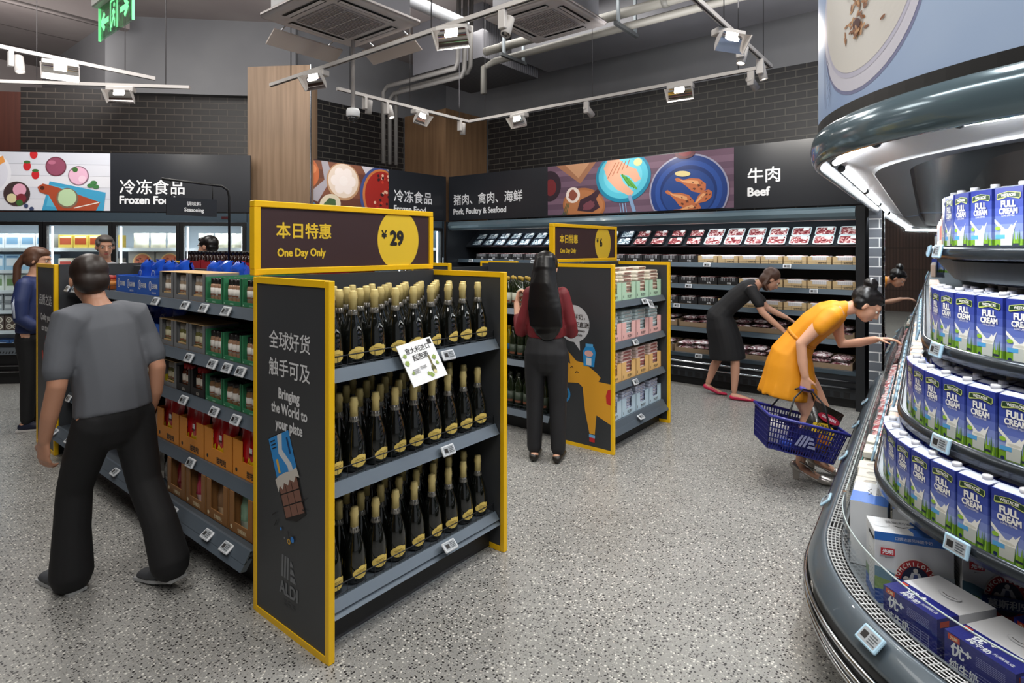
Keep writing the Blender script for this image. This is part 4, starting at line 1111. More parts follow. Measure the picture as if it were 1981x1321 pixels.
# --- meat wall sign: local x runs to the right in the photo (-Y in the store)
t = sign_board('wall_sign', 'long black Pork, Poultry and Beef sign with food picture over the meat fridge', (6.86, 6.80, SZ), -pi / 2, 6.25, SH)
a = MB(); A = Art(a, (0, 0, 0), (1, 0, 0), (0, 0, 1), .0015)
A.text('猪肉、禽肉、海鲜', .115, .265, .185, TXT, 'L', .014, .97); A.text('Pork, Poultry & Seafood', .115, .10, .125, TXT, 'L', .035, .92)
a.build('pork_lettering', t)
a = MB(); A = Art(a, (0, 0, 0), (1, 0, 0), (0, 0, 1), .0015)
A.text('牛肉', 4.79, .30, .185, TXT, 'L', .014); A.text('Beef', 4.79, .14, .135, TXT, 'L', .04)
a.build('beef_lettering', t)
p0 = 6.80 - 4.795; pw = 2.63; ph = .70
a = MB(); A = Art(a, (p0, -.002, .015), (1, 0, 0), (0, 0, 1), .0008); A.rect(0, 0, pw, ph, mat('#5f4656', .5)); A.clip = (0, pw, 0, ph)
plankart(A, pw, ph, ('#6b5266', '#5c4458', '#73586b', '#644a5c', '#563f52'), 9)
A.poly([(.15, .70), (.55, .42), (.80, .70)], mat('#9a6a4e', .5)); A.poly([(.3, .70), (.52, .5), (.7, .70)], mat('#b98a68', .5))
A.ell(.03, .42, .20, .22, mat('#2a1a26', .5), 30); A.ell(.05, .40, .10, .12, mat('#6e2026', .5), 20)
A.ell(.60, .12, .34, .24, mat('#a3653c', .5), 36, -.12); A.ell(.60, .13, .31, .20, mat('#b4754a', .5), 36, -.12)
A.ell(.43, .27, .115, .11, mat('#e6d9d0', .5), 24); A.ell(.43, .27, .07, .07, mat('#8a4a3a', .5), 18, 0, .2)
A.poly([(.5, .05), (.55, .2), (.72, .26), (.84, .34), (.86, .28), (.80, .2), (.86, .08), (.74, .02)], mat('#3c2330', .5)); A.ell(.68, .11, .10, .06, mat('#7a4450', .5), 18, .3, .2)
for k in range(3): A.line([(.26 + .03 * k, .0), (.33 + .02 * k, .16)], .012, mat('#3f5a3a', .5))
A.ell(1.20, .47, .40, .34, mat('#1f7f9f', .35), 44); A.ell(1.20, .48, .36, .30, mat('#55b9d0', .35), 44); A.ell(1.20, .48, .28, .23, mat('#6cc6d8', .35), 40)
A.poly([(.92, .60), (.98, .70), (1.15, .70), (1.25, .62), (1.40, .55), (1.46, .42), (1.38, .38), (1.28, .48), (1.16, .50), (1.22, .38), (1.36, .26), (1.32, .20), (1.12, .30), (.98, .44)], mat('#dba58a', .5))
for k in range(5): A.line([(.98 + .07 * k, .46 + .03 * k), (1.10 + .05 * k, .66 + .005 * k)], .012, mat('#b06a4e', .5))
for k in range(4): A.line([(1.19 + .03 * k, .50 - .02 * k), (1.30 + .035 * k, .34 - .015 * k)], .026, mat(('#3f8a2e', '#5aa23c')[k % 2], .5))
A.ell(1.42, .64, .06, .05, mat('#d9d59a', .5), 16)
A.line([(1.37, .0), (1.30, .22)], .05, mat('#7f9cc0', .3)); A.line([(1.22, 0), (1.20, .12)], .02, mat('#7f9cc0', .3)); A.line([(1.26, 0), (1.24, .12)], .012, mat('#7f9cc0', .3)); A.line([(1.18, 0), (1.16, .12)], .012, mat('#7f9cc0', .3))
A.ell(2.08, .22, .50, .46, mat('#9a9ab0', .3), 50); A.ell(2.08, .22, .48, .44, mat('#27407e', .3), 50); A.ell(2.08, .22, .42, .38, mat('#2f4f96', .3), 50); A.ell(2.08, .22, .36, .32, mat('#21366c', .3), 50); A.ell(2.08, .20, .33, .29, mat('#2a4684', .3), 50)
drum(A, 2.12, .31, .21, -.35); drum(A, 1.98, .14, .21, -.5); drum(A, 2.25, .12, .16, .6); drum(A, 2.08, .0, .18, .1)
A.ell(2.02, .44, .10, .035, mat('#d8c88c', .5), 16, -.1)
A.ell(2.05, .69, .13, .07, mat('#5a2430', .4), 20); A.ell(2.05, .70, .08, .05, mat('#7a1f2a', .4), 20)
a.build('food_picture', t)

# --- frozen sign on the short wall
t = sign_board('wall_sign', 'black Frozen Food sign with dumpling and pizza picture between the columns', (4.22, 6.82, SZ), 0, 2.60, SH)
a = MB(); A = Art(a, (0, 0, 0), (1, 0, 0), (0, 0, 1), .0015)
A.text('冷冻食品', 1.50, .265, .20, TXT, 'L', .014); A.text('Frozen Food', 1.50, .10, .135, TXT, 'L', .035, .95); a.build('lettering', t)
pw = 1.385
a = MB(); A = Art(a, (0, -.002, .015), (1, 0, 0), (0, 0, 1), .0008); A.rect(0, 0, pw, ph, mat('#6b4030', .5)); A.clip = (0, pw, 0, ph)
plankart(A, pw, ph, ('#74452f', '#633828', '#7d4c36'), 6)
A.ell(.05, .52, .17, .20, mat('#c46a3c', .5), 24); [A.ell(.02 + .05 * k, .42 + .08 * k, .06, .06, mat('#d98a5a', .5), 16) for k in range(3)]
A.poly([(.0, .2), (.30, .45), (.25, .7), (.35, .7), (.42, .5), (.2, .15)], mat('#a9a4ac', .5))
A.ell(.60, .45, .27, .26, mat('#b98f6a', .5), 36); A.ell(.60, .46, .245, .235, mat('#e4d3c2', .5), 36)
for k in range(6): A.ell(.60 + .13 * cos(k * 1.05), .46 + .12 * sin(k * 1.05), .075, .075, mat('#f1e6e0', .5), 18)
A.ell(.60, .46, .07, .07, mat('#f3eae5', .5), 18)
A.poly([(.9, .7), (1.385, .7), (1.385, .5), (1.0, .55)], mat('#c9c5cc', .5))
A.ell(1.24, .30, .37, .42, mat('#3f4f86', .4), 40); A.ell(1.26, .30, .34, .39, mat('#c2743c', .5), 40); A.ell(1.27, .30, .31, .36, mat('#9c241c', .5), 40)
rnd = random.Random(2)
for k in range(40): A.ell(1.27 + rnd.uniform(-.25, .25), .3 + rnd.uniform(-.3, .3), .022, .022, mat(('#3a1a1e', '#e2b9a0', '#c43a2a')[k % 3], .5), 10)
A.ell(.38, .12, .17, .14, mat('#d9cdb4', .5), 24, .4); A.ell(.38, .12, .10, .08, mat('#46603a', .5), 18, .4, .15)
A.ell(.02, .03, .18, .14, mat('#5a7fa0', .4), 24); A.ell(.66, .02, .12, .06, mat('#b98a68', .5), 18)
a.build('food_picture', t)

# --- frozen sign on the corner wall (left in the photo)
CO = (3.72, 7.21); CRZ = R(-45)
t = sign_board('wall_sign', 'long black Frozen Food sign with ice cream picture at the left corner wall', (CO[0] - 3.75 * .7071 - .02, CO[1] + 3.75 * .7071 - .02, SZ), CRZ, 3.74, SH)
a = MB(); A = Art(a, (0, 0, 0), (1, 0, 0), (0, 0, 1), .0015)
A.text('冷冻食品', 2.19, .235, .195, TXT, 'L', .014); A.text('Frozen Food', 2.19, .10, .135, TXT, 'L', .04, .95); a.build('lettering', t)
pw = 2.07
a = MB(); A = Art(a, (.01, -.002, .008), (1, 0, 0), (0, 0, 1), .0008); A.rect(0, 0, pw, .71, mat('#d4d6df', .5)); A.clip = (0, pw, 0, .71)
plankart(A, pw, .71, ('#d8dae2', '#d2d4de', '#dcdde4', '#d5d7e0', '#cfd2dc'), 5)
for k in range(1, 5): A.line([(0, .142 * k), (pw, .142 * k)], .004, mat('#b3b5c0', .5))
q = .00628
def X(px): return (px + 114) * q
def Y(py): return (409 - py) / 117 * .71
def EL(px, py, r, m, ry=None, seg=28, rot=0, jag=0): A.ell(X(px), Y(py), r * q, (ry or r) * q, m, seg, rot, jag)
EL(-5, 335, 42, mat('#e6e7ee', .4)); EL(-5, 335, 36, mat('#dcdde8', .4)); A.poly([(X(-5), Y(312)), (X(22), Y(300)), (X(26), Y(312)), (X(5), Y(326))], mat('#e59a4e', .5)); EL(-2, 345, 12, mat('#d0559a', .5))
for (x, y) in ((65, 320), (80, 337), (77, 296)): EL(x, y, 7, mat('#c2262c', .5), 9); EL(x, y - 8, 6, mat('#3f6a34', .5), 3)
for (x, y, r, c1, c2) in ((117, 320, 19, '#6e3a48', '#8f4a62'), (158, 338, 19, '#8a6a7a', '#e3b4cc'), (47, 376, 24, '#4a3a3a', '#3f3030')):
    EL(x, y, r, mat(c1, .3)); EL(x, y, r - 2, mat(c2, .5), None, 24, 0, .03)
EL(38, 385, 9, mat('#d9d0a4', .5)); EL(52, 368, 12, mat('#e0a4ba', .5)); EL(55, 385, 9, mat('#7a2a34', .5)); EL(52, 394, 6, mat('#3f6a34', .5)); EL(110, 312, 7, mat('#b56a84', .5), 4); EL(152, 326, 5, mat('#3f6a34', .5)); EL(165, 345, 7, mat('#eccada', .5))
A.poly([(X(92), Y(409)), (X(106), Y(350)), (X(208), Y(372)), (X(204), Y(409))], mat('#3f9cc4', .5)); A.poly([(X(100), Y(400)), (X(108), Y(358)), (X(150), Y(366)), (X(140), Y(405))], mat('#57b2d4', .5))
A.poly([(X(84), Y(362)), (X(94), Y(355)), (X(120), Y(362)), (X(198), Y(392)), (X(190), Y(409)), (X(120), Y(409)), (X(104), Y(378)), (X(88), Y(372))], mat('#a5482c', .5)); EL(93, 364, 4, mat('#4a2218', .5))
EL(138, 384, 20, mat('#7d6a58', .3)); EL(138, 383, 17, mat('#b7d2a8', .5), None, 24, 0, .04); A.line([(X(150), Y(404)), (X(196), Y(392))], .012, mat('#e6e0d8', .4))
for (x, y) in ((186, 352), (180, 358), (190, 360)): EL(x, y, 6, mat('#3f7a44', .5), 4)
for (x, y) in ((64, 400), (74, 406)): EL(x, y, 4, mat('#3a4668', .5))
EL(3, 396, 14, mat('#c9b49a', .5)); EL(3, 396, 11, mat('#e8dccb', .5))
a.build('food_picture', t)

# ================================================================== GLASS DOOR FREEZERS
INW = mat('#c9d6e2', .5); STRIP = mat('#f4f8ff', .5, emit=5.0)
def freezer(label, loc, rz, ndoors, dw=.79, name='glass_door_freezer', H=2.09):
    t = thing(name, label, 'freezer', loc, rz)
    W = dw * ndoors
    b = MB(); b.box(-W - .02, .02, .02, .06, .0, .10, DARK); b.box(-W - .02, .02, .0, .05, .10, .36, BLACK); b.box(-W - .02, .02, .05, .78, 0.10, .40, DARK)
    b.box(-W - .02, .02, -.015, .05, .355, .445, mat('#6b747c', .4, .4))
    for k in range(int(W / .035)): b.obox((-W + .035 * k + .02, -.016, .385), (.006, 0, .012), (0, .002, 0), (.004, 0, -.002), BLACK)
    b.build('base', t)
    for z in (.225, .155): MB().cyl((-W, -.03, z), (0, -.03, z), .011, CHROME, 8).build('bumper_rail', t)
    b = MB(); b.box(-W - .02, .02, .02, .80, H - .10, H, SLATE); b.box(-W - .02, .02, .0, .02, H - .11, H, SLATE); b.build('header', t)
    b = MB(); b.box(-W, 0, .72, .78, .40, H - .10, INW); b.box(-W - .04, -W, .02, .78, .1, H - .1, INW); b.box(0, .04, .0, .78, .0, H, SLATE); b.build('liner', t)
    for z in (.62, .87, 1.12, 1.37, 1.64): 
        s_ = MB(); s_.box(-W, 0, .14, .72, z - .012, z, mat('#d5dce2', .4)); s_.box(-W, 0, .13, .14, z - .03, z + .012, mat('#dfe6ec', .4)); s_.build('shelf', t)
    for k in range(ndoors):
        x0 = -W + dw * k; x1 = x0 + dw; f = .045
        d = MB()
        for (a0, a1, z0, z1) in ((x0 + .004, x0 + f, .45, H - .115), (x1 - f, x1 - .004, .45, H - .115), (x0 + f, x1 - f, .45, .45 + f), (x0 + f, x1 - f, H - .115 - f, H - .115)): d.box(a0, a1, -.02, .03, z0, z1, BLACK)
        dr = d.build('door', t)
        g = MB(); g.box(x0 + f, x1 - f, .0, .006, .45 + f, H - .115 - f, GLASS); g.build('glass', dr)
        MB().cyl((x1 - .03, -.045, .9), (x1 - .03, -.045, 1.5), .010, CHROME, 8).build('handle', dr)
        l = MB(); l.box(x0 + .055, x0 + .075, .05, .06, .5, H - .17, STRIP); l.box(x1 - .075, x1 - .055, .05, .06, .5, H - .17, STRIP); l.build('light_strip', t)
    MB().box(-.30, -.22, -.006, .0, H - .07, H - .04, mat('#3a1016', .3)).build('display', t)
    return t
FZ1 = freezer('black glass door freezer cabinet under the ice cream sign at left', (CO[0] - .07, CO[1] + .0, 0), CRZ, 5)
FZ2 = freezer('glass door freezer cabinet beyond the oak column, mostly hidden by the champagne stand', (6.70, 6.78, 0), 0, 3, .80)
for k_ in range(5):
    s_ = -.395 - .79 * k_; cx, cy = CO[0] - .07 + s_ * .7071, CO[1] - s_ * .7071
    area_light('added_freezer_fill', (cx + .10, cy + .10, 1.93), (cx + .30, cy + .30, 1.0), .6, .05, 3.2, (.93, .97, 1.0)).rotation_euler[2] += 0  # area light added to brighten the freezer inside beyond its light strips
area_light('added_freezer_fill', (6.3, 6.92, 1.93), (6.3, 7.2, 1.0), .8, .05, 4, (.93, .97, 1.0))
def fz_pt(s, y, z): return (CO[0] - .07 + s * .7071 + y * .7071, CO[1] - s * .7071 + y * .7071, z)
FK = {
 'blue': pack_kind('frozen_box', 'box', .17, .2, .16, ('#9fc4dd', '#e6eef4', '#5a86b4'), 'box'),
 'white': pack_kind('frozen_box', 'box', .17, .2, .15, ('#dfe4e8', '#7fa6c4', '#c9d4dd'), 'box'),
 'red': pack_kind('frozen_box', 'box', .17, .2, .12, ('#dcd2c2', '#b03a2e', '#e3dccf'), 'box'),
 'yellow': pack_kind('frozen_box', 'box', .17, .2, .14, ('#cdb04a', '#a8461f', '#e8dfba'), 'box'),
 'green': pack_kind('frozen_box', 'box', .16, .2, .16, ('#d8dfd6', '#6f8f5a', '#b4bfae'), 'box'),
 'grey': pack_kind('frozen_cup', 'cup', .11, .2, .10, ('#8f9296', '#c9cbcd', '#5c5f64'), 'cup'),
 'choc': pack_kind('donut_pack', 'pack', .17, .2, .19, ('#4a372e', '#c6b49c', '#6d5344'), 'packet', lambda A, w, h: [(A.ell(w * (.3 + .42 * (i % 2)), h * (.28 + .44 * (i // 2)), .034, .034, mat('#d5c9b6', .5), 18), A.ell(w * (.3 + .42 * (i % 2)), h * (.28 + .44 * (i // 2)), .022, .022, mat('#5a4236', .5), 16), A.ell(w * (.3 + .42 * (i % 2)), h * (.28 + .44 * (i // 2)), .008, .008, mat('#d5c9b6', .5), 10)) for i in range(4)]),
 'pizza': pack_kind('pizza_box', 'pizza box', .31, .04, .235, ('#8d8880', '#c9a46c', '#8d8880'), 'box', lambda A, w, h: (A.ell(w * .55, h * .42, .115, .115, mat('#d2ad74', .5), 30), A.ell(w * .55, h * .42, .10, .10, mat('#b9694a', .5), 30), [A.ell(w * .55 + random.uniform(-.07, .07), h * .42 + random.uniform(-.07, .07), .012, .010, mat(('#e4cf9c', '#5a3524', '#9a3b28')[i % 3], .5), 10) for i in range(26)])),
 'bluepack': pack_kind('frozen_box', 'box', .22, .22, .10, ('#3f6fae', '#c9d6e4', '#274a7c'), 'box'),
 'orange': pack_kind('frozen_box', 'box', .2, .22, .09, ('#7d5238', '#c98a4a', '#5a3a28'), 'box'),
}
FB = bag_kind('frozen_bag', 'pale frozen bag', .19, .12, .2, '#d9d6c8', '#c4bca2', None, 61)
plan = {0: {1.64: 'white', 1.37: 'blue', 1.12: 'green', .87: 'grey', .62: 'choc'},
        1: {1.64: 'white', 1.37: 'blue', 1.12: 'green', .87: 'grey', .62: 'choc', .445: 'bluepack'},
        2: {1.64: 'yellow', 1.37: 'red', 1.12: 'green', .87: 'grey', .62: 'choc', .445: 'orange'},
        3: {1.64: 'bag', 1.37: 'pizza', 1.12: 'pizza', .87: 'white', .62: 'green', .445: 'orange'},
        4: {1.64: 'bag', 1.37: 'bag', 1.12: 'blue', .87: 'white', .62: 'green', .445: 'bluepack'}}
dn = ('outermost', 'second', 'third', 'fourth', 'rightmost')
cn = {'blue': 'pale blue frozen box', 'white': 'white frozen box', 'red': 'cream and red frozen box', 'yellow': 'yellow and orange frozen box', 'green': 'white and green frozen box', 'grey': 'grey frozen cup', 'choc': 'brown doughnut pack', 'pizza': 'grey pizza box with pizza picture', 'bag': 'pale frozen bag', 'bluepack': 'blue frozen box', 'orange': 'brown and orange frozen box'}
for d, rows in plan.items():
    for z, kd in rows.items():
        K_ = FB if kd == 'bag' else FK[kd]
        w = {'pizza': .33, 'grey': .125, 'bluepack': .23, 'orange': .22, 'bag': .205}.get(kd, .176)
        n = int(.712 / w)
        for j in range(n):
            s = -3.95 + .79 * d + .395 + (j - (n - 1) / 2) * w
            o = K_.put(fz_pt(s, .29 if kd != 'pizza' else .22, z + .003 if z > .5 else .405), CRZ + random.uniform(-.015, .015), '%s, %s shelf, %s freezer door' % (cn[kd], {1.64: 'top', 1.37: 'second', 1.12: 'third', .87: 'fourth', .62: 'fifth', .445: 'lowest'}[z], dn[d]), 'frozen goods behind the %s door' % dn[d], scale=(1, 1, 1.25 if kd in ('white', 'blue', 'red', 'yellow', 'green') else 1.0))
            if kd == 'grey':
                K_.put(fz_pt(s, .29, z + .106), CRZ, '%s stacked on another, %s freezer door' % (cn[kd], dn[d]), 'frozen goods behind the %s door' % dn[d])
for j in range(6):
    FB.put((4.6 + .33 * j, 7.12, 1.643), 0, 'pale frozen bag in the freezer beyond the oak column', 'frozen bags beyond the column')
    FK['white'].put((4.6 + .33 * j, 7.10, 1.373), 0, 'white frozen box in the freezer beyond the oak column', 'frozen boxes beyond the column')

# ================================================================== OPEN MEAT FRIDGE
FX = 6.80; MY0, MY1 = .93, 6.70
MF = thing('meat_fridge', 'long open grey meat fridge with shelves of trays along the back wall', 'fridge', (0, 0, 0))
b = MB(); b.box(FX + .06, 7.7, MY0, MY1, 0, .10, BLACK)
b.box(FX, 7.7, MY0, MY1, .10, .35, mat('#22262b', .4)); b.box(FX - .02, FX + .05, MY0, MY1, .345, .385, SLATE)
for k in range(60): b.box(FX - .001, FX, MY0 + .05 + k * .092, MY0 + .11 + k * .092, .105, .165, BLACK)
b.build('base', MF)
for z in (.215, .285): MB().cyl((FX - .025, MY0, z), (FX - .025, MY1, z), .012, CHROME, 10).build('bumper_rail', MF)
b = MB(); b.box(7.62, 7.7, MY0, MY1, .10, 2.08, mat('#33393f', .4)); b.build('back_panel', MF)
b = MB(); b.box(FX + .05, 7.62, MY0, MY1, .33, .37, mat('#4b5359', .4)); b.build('deck', MF)
FZ_ = (1.47, 1.205, .955, .67)
for z in FZ_:
    s_ = MB(); s_.box(7.0, 7.62, MY0, MY1, z - .02, z, mat('#4b555d', .4)); so = s_.build('shelf', MF)
    r = MB(); r.prism([(0, 0), (.012, 0), (-.012, -.055), (-.02, -.055)], (6.99, MY1, z + .004), (1, 0, 0), (0, 0, 1), (0, MY0 - MY1, 0), SLATE); r.build('price_rail', so)
s_ = MB(); s_.prism([(0, 0), (.40, .33), (.42, .31), (.02, -.02)], (7.16, MY1, 1.68), (1, 0, 0), (0, 0, 1), (0, MY0 - MY1, 0), mat('#2b2f34', .4)); s_.build('sloping_display', MF)
b = MB(); pr = [(.0, 0), (-.03, .03), (-.04, .07), (-.03, .11), (0, .135), (.9, .135), (.9, .06), (.06, .06), (.03, 0)]
b.prism(pr, (FX - .02, MY1, 1.945), (1, 0, 0), (0, 0, 1), (0, MY0 - MY1, 0), SLATE2); b.prism([(.03, 0), (.06, .058), (.10, .058), (.06, -.005)], (FX - .02, MY1, 1.945), (1, 0, 0), (0, 0, 1), (0, MY0 - MY1, 0), WHITEM); b.build('canopy', MF)
l = MB()
for k in range(5): l.cyl((FX + .12, MY0 + .1 + 1.15 * k, 1.985), (FX + .12, MY0 + 1.15 + 1.15 * k, 1.985), .012, STRIP, 8)
l.build('light_tube', MF)
for y0, y1 in ((.845, .925), (6.705, 6.745)):
    e = MB(); e.box(FX - .06, 7.7, y0, y1, 0, 2.08, mat('#1c1f23', .35)); e.build('end_panel', MF)
    e = MB(); e.box(FX - .0605, FX - .06, y0, y1, .1, 2.08, SLATE) if y0 > 3 else None
for y in (2.0, 4.8): area_light('meat_fridge_tube', (FX + .14, y, 1.96), (7.35, y, 1.2), 2.6, .06, 13, (.97, .98, 1.0))

def meat_mat(name, a, bcol, c, scale=26):
    m, nt, bs, n, l = node_mat(name)
    tc = n.new('ShaderNodeTexCoord'); oi = n.new('ShaderNodeObjectInfo')
    ad = N(nt, 'ShaderNodeVectorMath', operation='ADD'); l.new(tc.outputs['Object'], ad.inputs[0])
    sc = N(nt, 'ShaderNodeVectorMath', operation='SCALE'); sc.inputs['Scale'].default_value = 7.0
    cx = N(nt, 'ShaderNodeCombineXYZ'); 
    for i in range(3): l.new(oi.outputs['Random'], cx.inputs[i])
    l.new(cx.outputs[0], sc.inputs[0]); l.new(sc.outputs[0], ad.inputs[1])
    z = N(nt, 'ShaderNodeTexNoise'); z.inputs['Scale'].default_value = scale; z.inputs['Detail'].default_value = 3; z.inputs['Distortion'].default_value = 1.2
    l.new(ad.outputs[0], z.inputs['Vector'])
    r = ramp(nt, z.outputs['Fac'], [(.38, hexc(a)), (.50, hexc(bcol)), (.60, hexc(c))])
    l.new(r.outputs['Color'], bs.inputs['Base Color']); bs.inputs['Roughness'].default_value = .22
    return m
MEAT = meat_mat('marbled_meat', '#5e1f26', '#8f4a4c', '#c9b4b0'); PORK = meat_mat('pale_meat', '#a4505a', '#cf9c98', '#ddd6d6'); FISH = meat_mat('seafood', '#2a3540', '#6c8088', '#c6cfd2', 34); BEEFV = meat_mat('vacuum_beef', '#5a2430', '#a8888c', '#e4e0e2', 18)  # vacuum beef: pale noise tone also paints in white film highlights
SAUS = meat_mat('sausage_pack', '#b0565c', '#d9a6a4', '#ece6e6', 24)
def meat_tray(w, d, col, inner, rim=.014, name='meat_tray'):
    """tray lying face up, long side along x"""
    b = MB(); m = mat(col, .4)
    def rr(hw, hd, z, c=.02):
        p = []
        for sx, sy, a0 in ((1, 1, 0), (-1, 1, 90), (-1, -1, 180), (1, -1, 270)):
            for k in range(4): q = R(a0 + 30 * k); p.append((sx * (hw - c) + c * cos(q), sy * (hd - c) + c * sin(q), z))
        return p
    L = [rr(w / 2 - .02, d / 2 - .02, 0), rr(w / 2, d / 2, .028), rr(w / 2 - .002, d / 2 - .002, .031), rr(w / 2 - rim, d / 2 - rim, .030), rr(w / 2 - rim - .004, d / 2 - rim - .004, .022)]
    vs = [p for r_ in L for p in r_]; n = 16
    fs = [(i * n + k, i * n + (k + 1) % n, (i + 1) * n + (k + 1) % n, (i + 1) * n + k) for i in range(4) for k in range(n)]
    b.add(vs, [tuple(reversed(range(n)))] + fs, m)
    root = b.build(name)
    e = MB(); e.cbox(-w / 2 + rim + .003, w / 2 - rim - .003, -d / 2 + rim + .003, d / 2 - rim - .003, .006, .029, inner, .010, 2); e.build('contents', root)
    l = MB(); l.box(w * .08, w * .36, d * .05, d * .36, .0335, .0345, mat('#dfe3e2', .4)); l.build('label', root)
    return Kind(tag(root, 'tray', 'meat tray'))
MT = meat_tray(.205, .150, '#b9c9cc', MEAT, .009); MTB = meat_tray(.205, .150, '#15171a', MEAT); STB = meat_tray(.205, .150, '#16202e', FISH, .012, 'seafood_tray'); YTB = meat_tray(.20, .15, '#d8a42a', SAUS, .012, 'seafood_tray')
bx = MB(); 
def col_name(k): return k + 1
TILT = R(40)
for k in range(23):
    y = 1.05 + .245 * k
    kd, what = (MT, 'white rimmed beef tray') if k < 7 else (MTB, 'black beef tray') if k < 11 else (YTB, 'yellow prawn tray') if k in (13, 14) else (STB, 'dark seafood tray')
    for j in range(2):
        x = 7.175 + j * .120; z = 1.705 + j * .1005
        kd.put((x + .02, y, z + .02), 0, '%s on the sloping top display, %s row, %d from the right' % (what, ('lower', 'upper')[j], k + 1), 'trays on the sloping meat display', rot=(TILT, 0, RZ))
# cartons of packed slices on the shelves
CRT = tray_kind('meat_carton', 'cream carton', .235, .30, .085, .048, '#c6ad82', .085, lowedge=.2, art=lambda A, w, h: (A.line([(0, h * .5), (w, h * .5)], .003, INK), A.text('谷饲牛肉', w * .45, h * .2, h * .42, INK, 'L', .02), [A.line([(w * u, 0), (w * u, h)], .003, INK) for u in (.36, .8)]))
CRB = tray_kind('meat_carton', 'black carton', .235, .30, .085, .046, '#17181b', .085, lowedge=.14, art=lambda A, w, h: A.text('羊肉', w * .45, h * .25, h * .55, TXT, 'L', .02), colin='#9a7a4c')
def slice_kind(col, top):
    b = MB(); b.cbox(-.095, .095, -.12, .12, 0, .055, mat(col, .25), .008); 
    for k in range(9): b.box(-.085 + k * .019, -.080 + k * .019, -.1215, -.12, .006, .050, mat('#b7bcc2', .3))
    root = b.build('meat_pack'); t_ = MB(); t_.box(-.085, .085, -.11, .11, .0552, .057, top); t_.build('film_lid', root)
    l = MB(); l.box(-.02, .05, -.06, .0, .0575, .0582, WHITE); l.build('label', root)
    return Kind(tag(root, 'pack', 'meat pack'))
SKW = slice_kind('#d8d6d9', PORK); SKB = slice_kind('#2b2224', MEAT)
lvn = ('second', 'third', 'fourth')
for lv in range(3):
    z = FZ_[lv] + .003
    for k in range(22 if lv == 0 else 12):
        y = 1.06 + .245 * k
        cream = k < 7 - (lv == 1) * 2 - (lv == 2) * 1
        (CRT if cream else CRB).put((7.012, y, z), RZ, '%s meat carton on the %s fridge shelf, %d from the right' % ('cream' if cream else 'black', lvn[lv], k + 1), 'meat cartons on the %s shelf' % lvn[lv])
        (SKW if cream else SKB).put((7.14, y, z + .006), RZ, scale=(1, 1, 1.55), label= 'flat %s meat pack in the %s shelf carton %d from the right' % ('pale' if cream else 'dark', lvn[lv], k + 1), group='meat packs on the %s shelf' % lvn[lv])
def vac_kind(seed, m, w=.22, d=.14, h=.05):
    rnd = random.Random(seed); b = MB(); nx, ny = 9, 7; vs = []
    for s in (1, -1):
        for j in range(ny + 1):
            for i in range(nx + 1):
                u = i / nx * 2 - 1; v = j / ny * 2 - 1
                e = max(0, 1 - u ** 4) * max(0, 1 - v ** 4)
                vs.append((u * w / 2, v * d / 2, h / 2 + s * (h / 2 * e * rnd.uniform(.7, 1.0) + .001)))
    n = (nx + 1) * (ny + 1); fs = []
    for s in range(2):
        for j in range(ny):
            for i in range(nx):
                a_ = s * n + j * (nx + 1) + i; q_ = (a_, a_ + 1, a_ + nx + 2, a_ + nx + 1); fs.append(q_ if s == 0 else tuple(reversed(q_)))
    b.add(vs, fs, m, True)
    return Kind(tag(b.build('vacuum_pack'), 'pack', 'meat pack'))
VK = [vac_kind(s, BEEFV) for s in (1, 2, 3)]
OPB = tray_kind('cardboard_box', 'open cardboard box', .62, .36, .085, .060, '#8f7a62', .12, lowedge=.03)
OPC = tray_kind('cardboard_box', 'open cardboard box', .40, .36, .115, .10, '#a58e72', .12, lowedge=.03)
def open_box(kind, x, y, z, w, label, grp, packs, n, nl):
    kind.put((x, y, z), RZ, label, grp)
    for i in range(n):
        for l_ in range(nl):
            packs[(i + l_) % 3].put((x + .09 + .125 * (l_ % 2), y - w / 2 + w / n * (i + .5), z + .026 + .058 * (l_ // 2) + .016 * (i % 2)), RZ + random.uniform(-.08, .08), scale=(.84, .82, 1.0), label='beef piece in %s' % label.replace('open cardboard ', '').replace(' on the lowest shelf', ', lowest shelf').replace(' on the fridge floor', ', fridge floor'), group='beef pieces in the boxes')
names5 = ('open cardboard box behind the yellow dress', 'open cardboard box between the two women', 'open cardboard box at the black dress waist', 'open cardboard box left of the black dress')
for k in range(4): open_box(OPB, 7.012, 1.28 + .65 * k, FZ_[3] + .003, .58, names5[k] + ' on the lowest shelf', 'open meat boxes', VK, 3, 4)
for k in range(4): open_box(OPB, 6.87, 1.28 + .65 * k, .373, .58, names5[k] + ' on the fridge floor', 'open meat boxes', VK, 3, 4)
for k in range(2): OPC.put((6.87 + .145 * k, 3.80, (.373, FZ_[3] + .003)[k]), RZ, 'cream cardboard box beside the kangaroo stand %s' % ('on the fridge floor', 'on the lowest shelf')[k], 'cream meat boxes'); SKW.put((7.03 + .145 * k, 3.80, (.381, FZ_[3] + .012)[k]), RZ, 'pale meat pack in the cream box beside the kangaroo stand', 'meat packs in the cream boxes')
for k, (y, lv) in enumerate(((2.52, 0), (1.62, 0), (2.75, 1), (1.35, 1), (2.9, 2), (2.55, 4))):
    z = FZ_[lv] - .024 if lv < 4 else .365
    PT.put((6.972 if lv < 4 else 6.778, y, z), 0, 'white price tag on the meat fridge, %s' % ('top rail near the middle', 'top rail near the right', 'second rail near the kangaroo stand', 'second rail behind the yellow dress', 'third rail', 'floor edge left of the black dress')[k], 'price tags on the meat fridge', rot=(R(-14), 0, RZ))
for k in range(6): PT.put((6.972, 6.4 - .42 * k, FZ_[0] - .024), 0, 'white price tag under the seafood trays, %d from the corner' % (k + 1), 'price tags under the seafood', rot=(R(-14), 0, RZ))

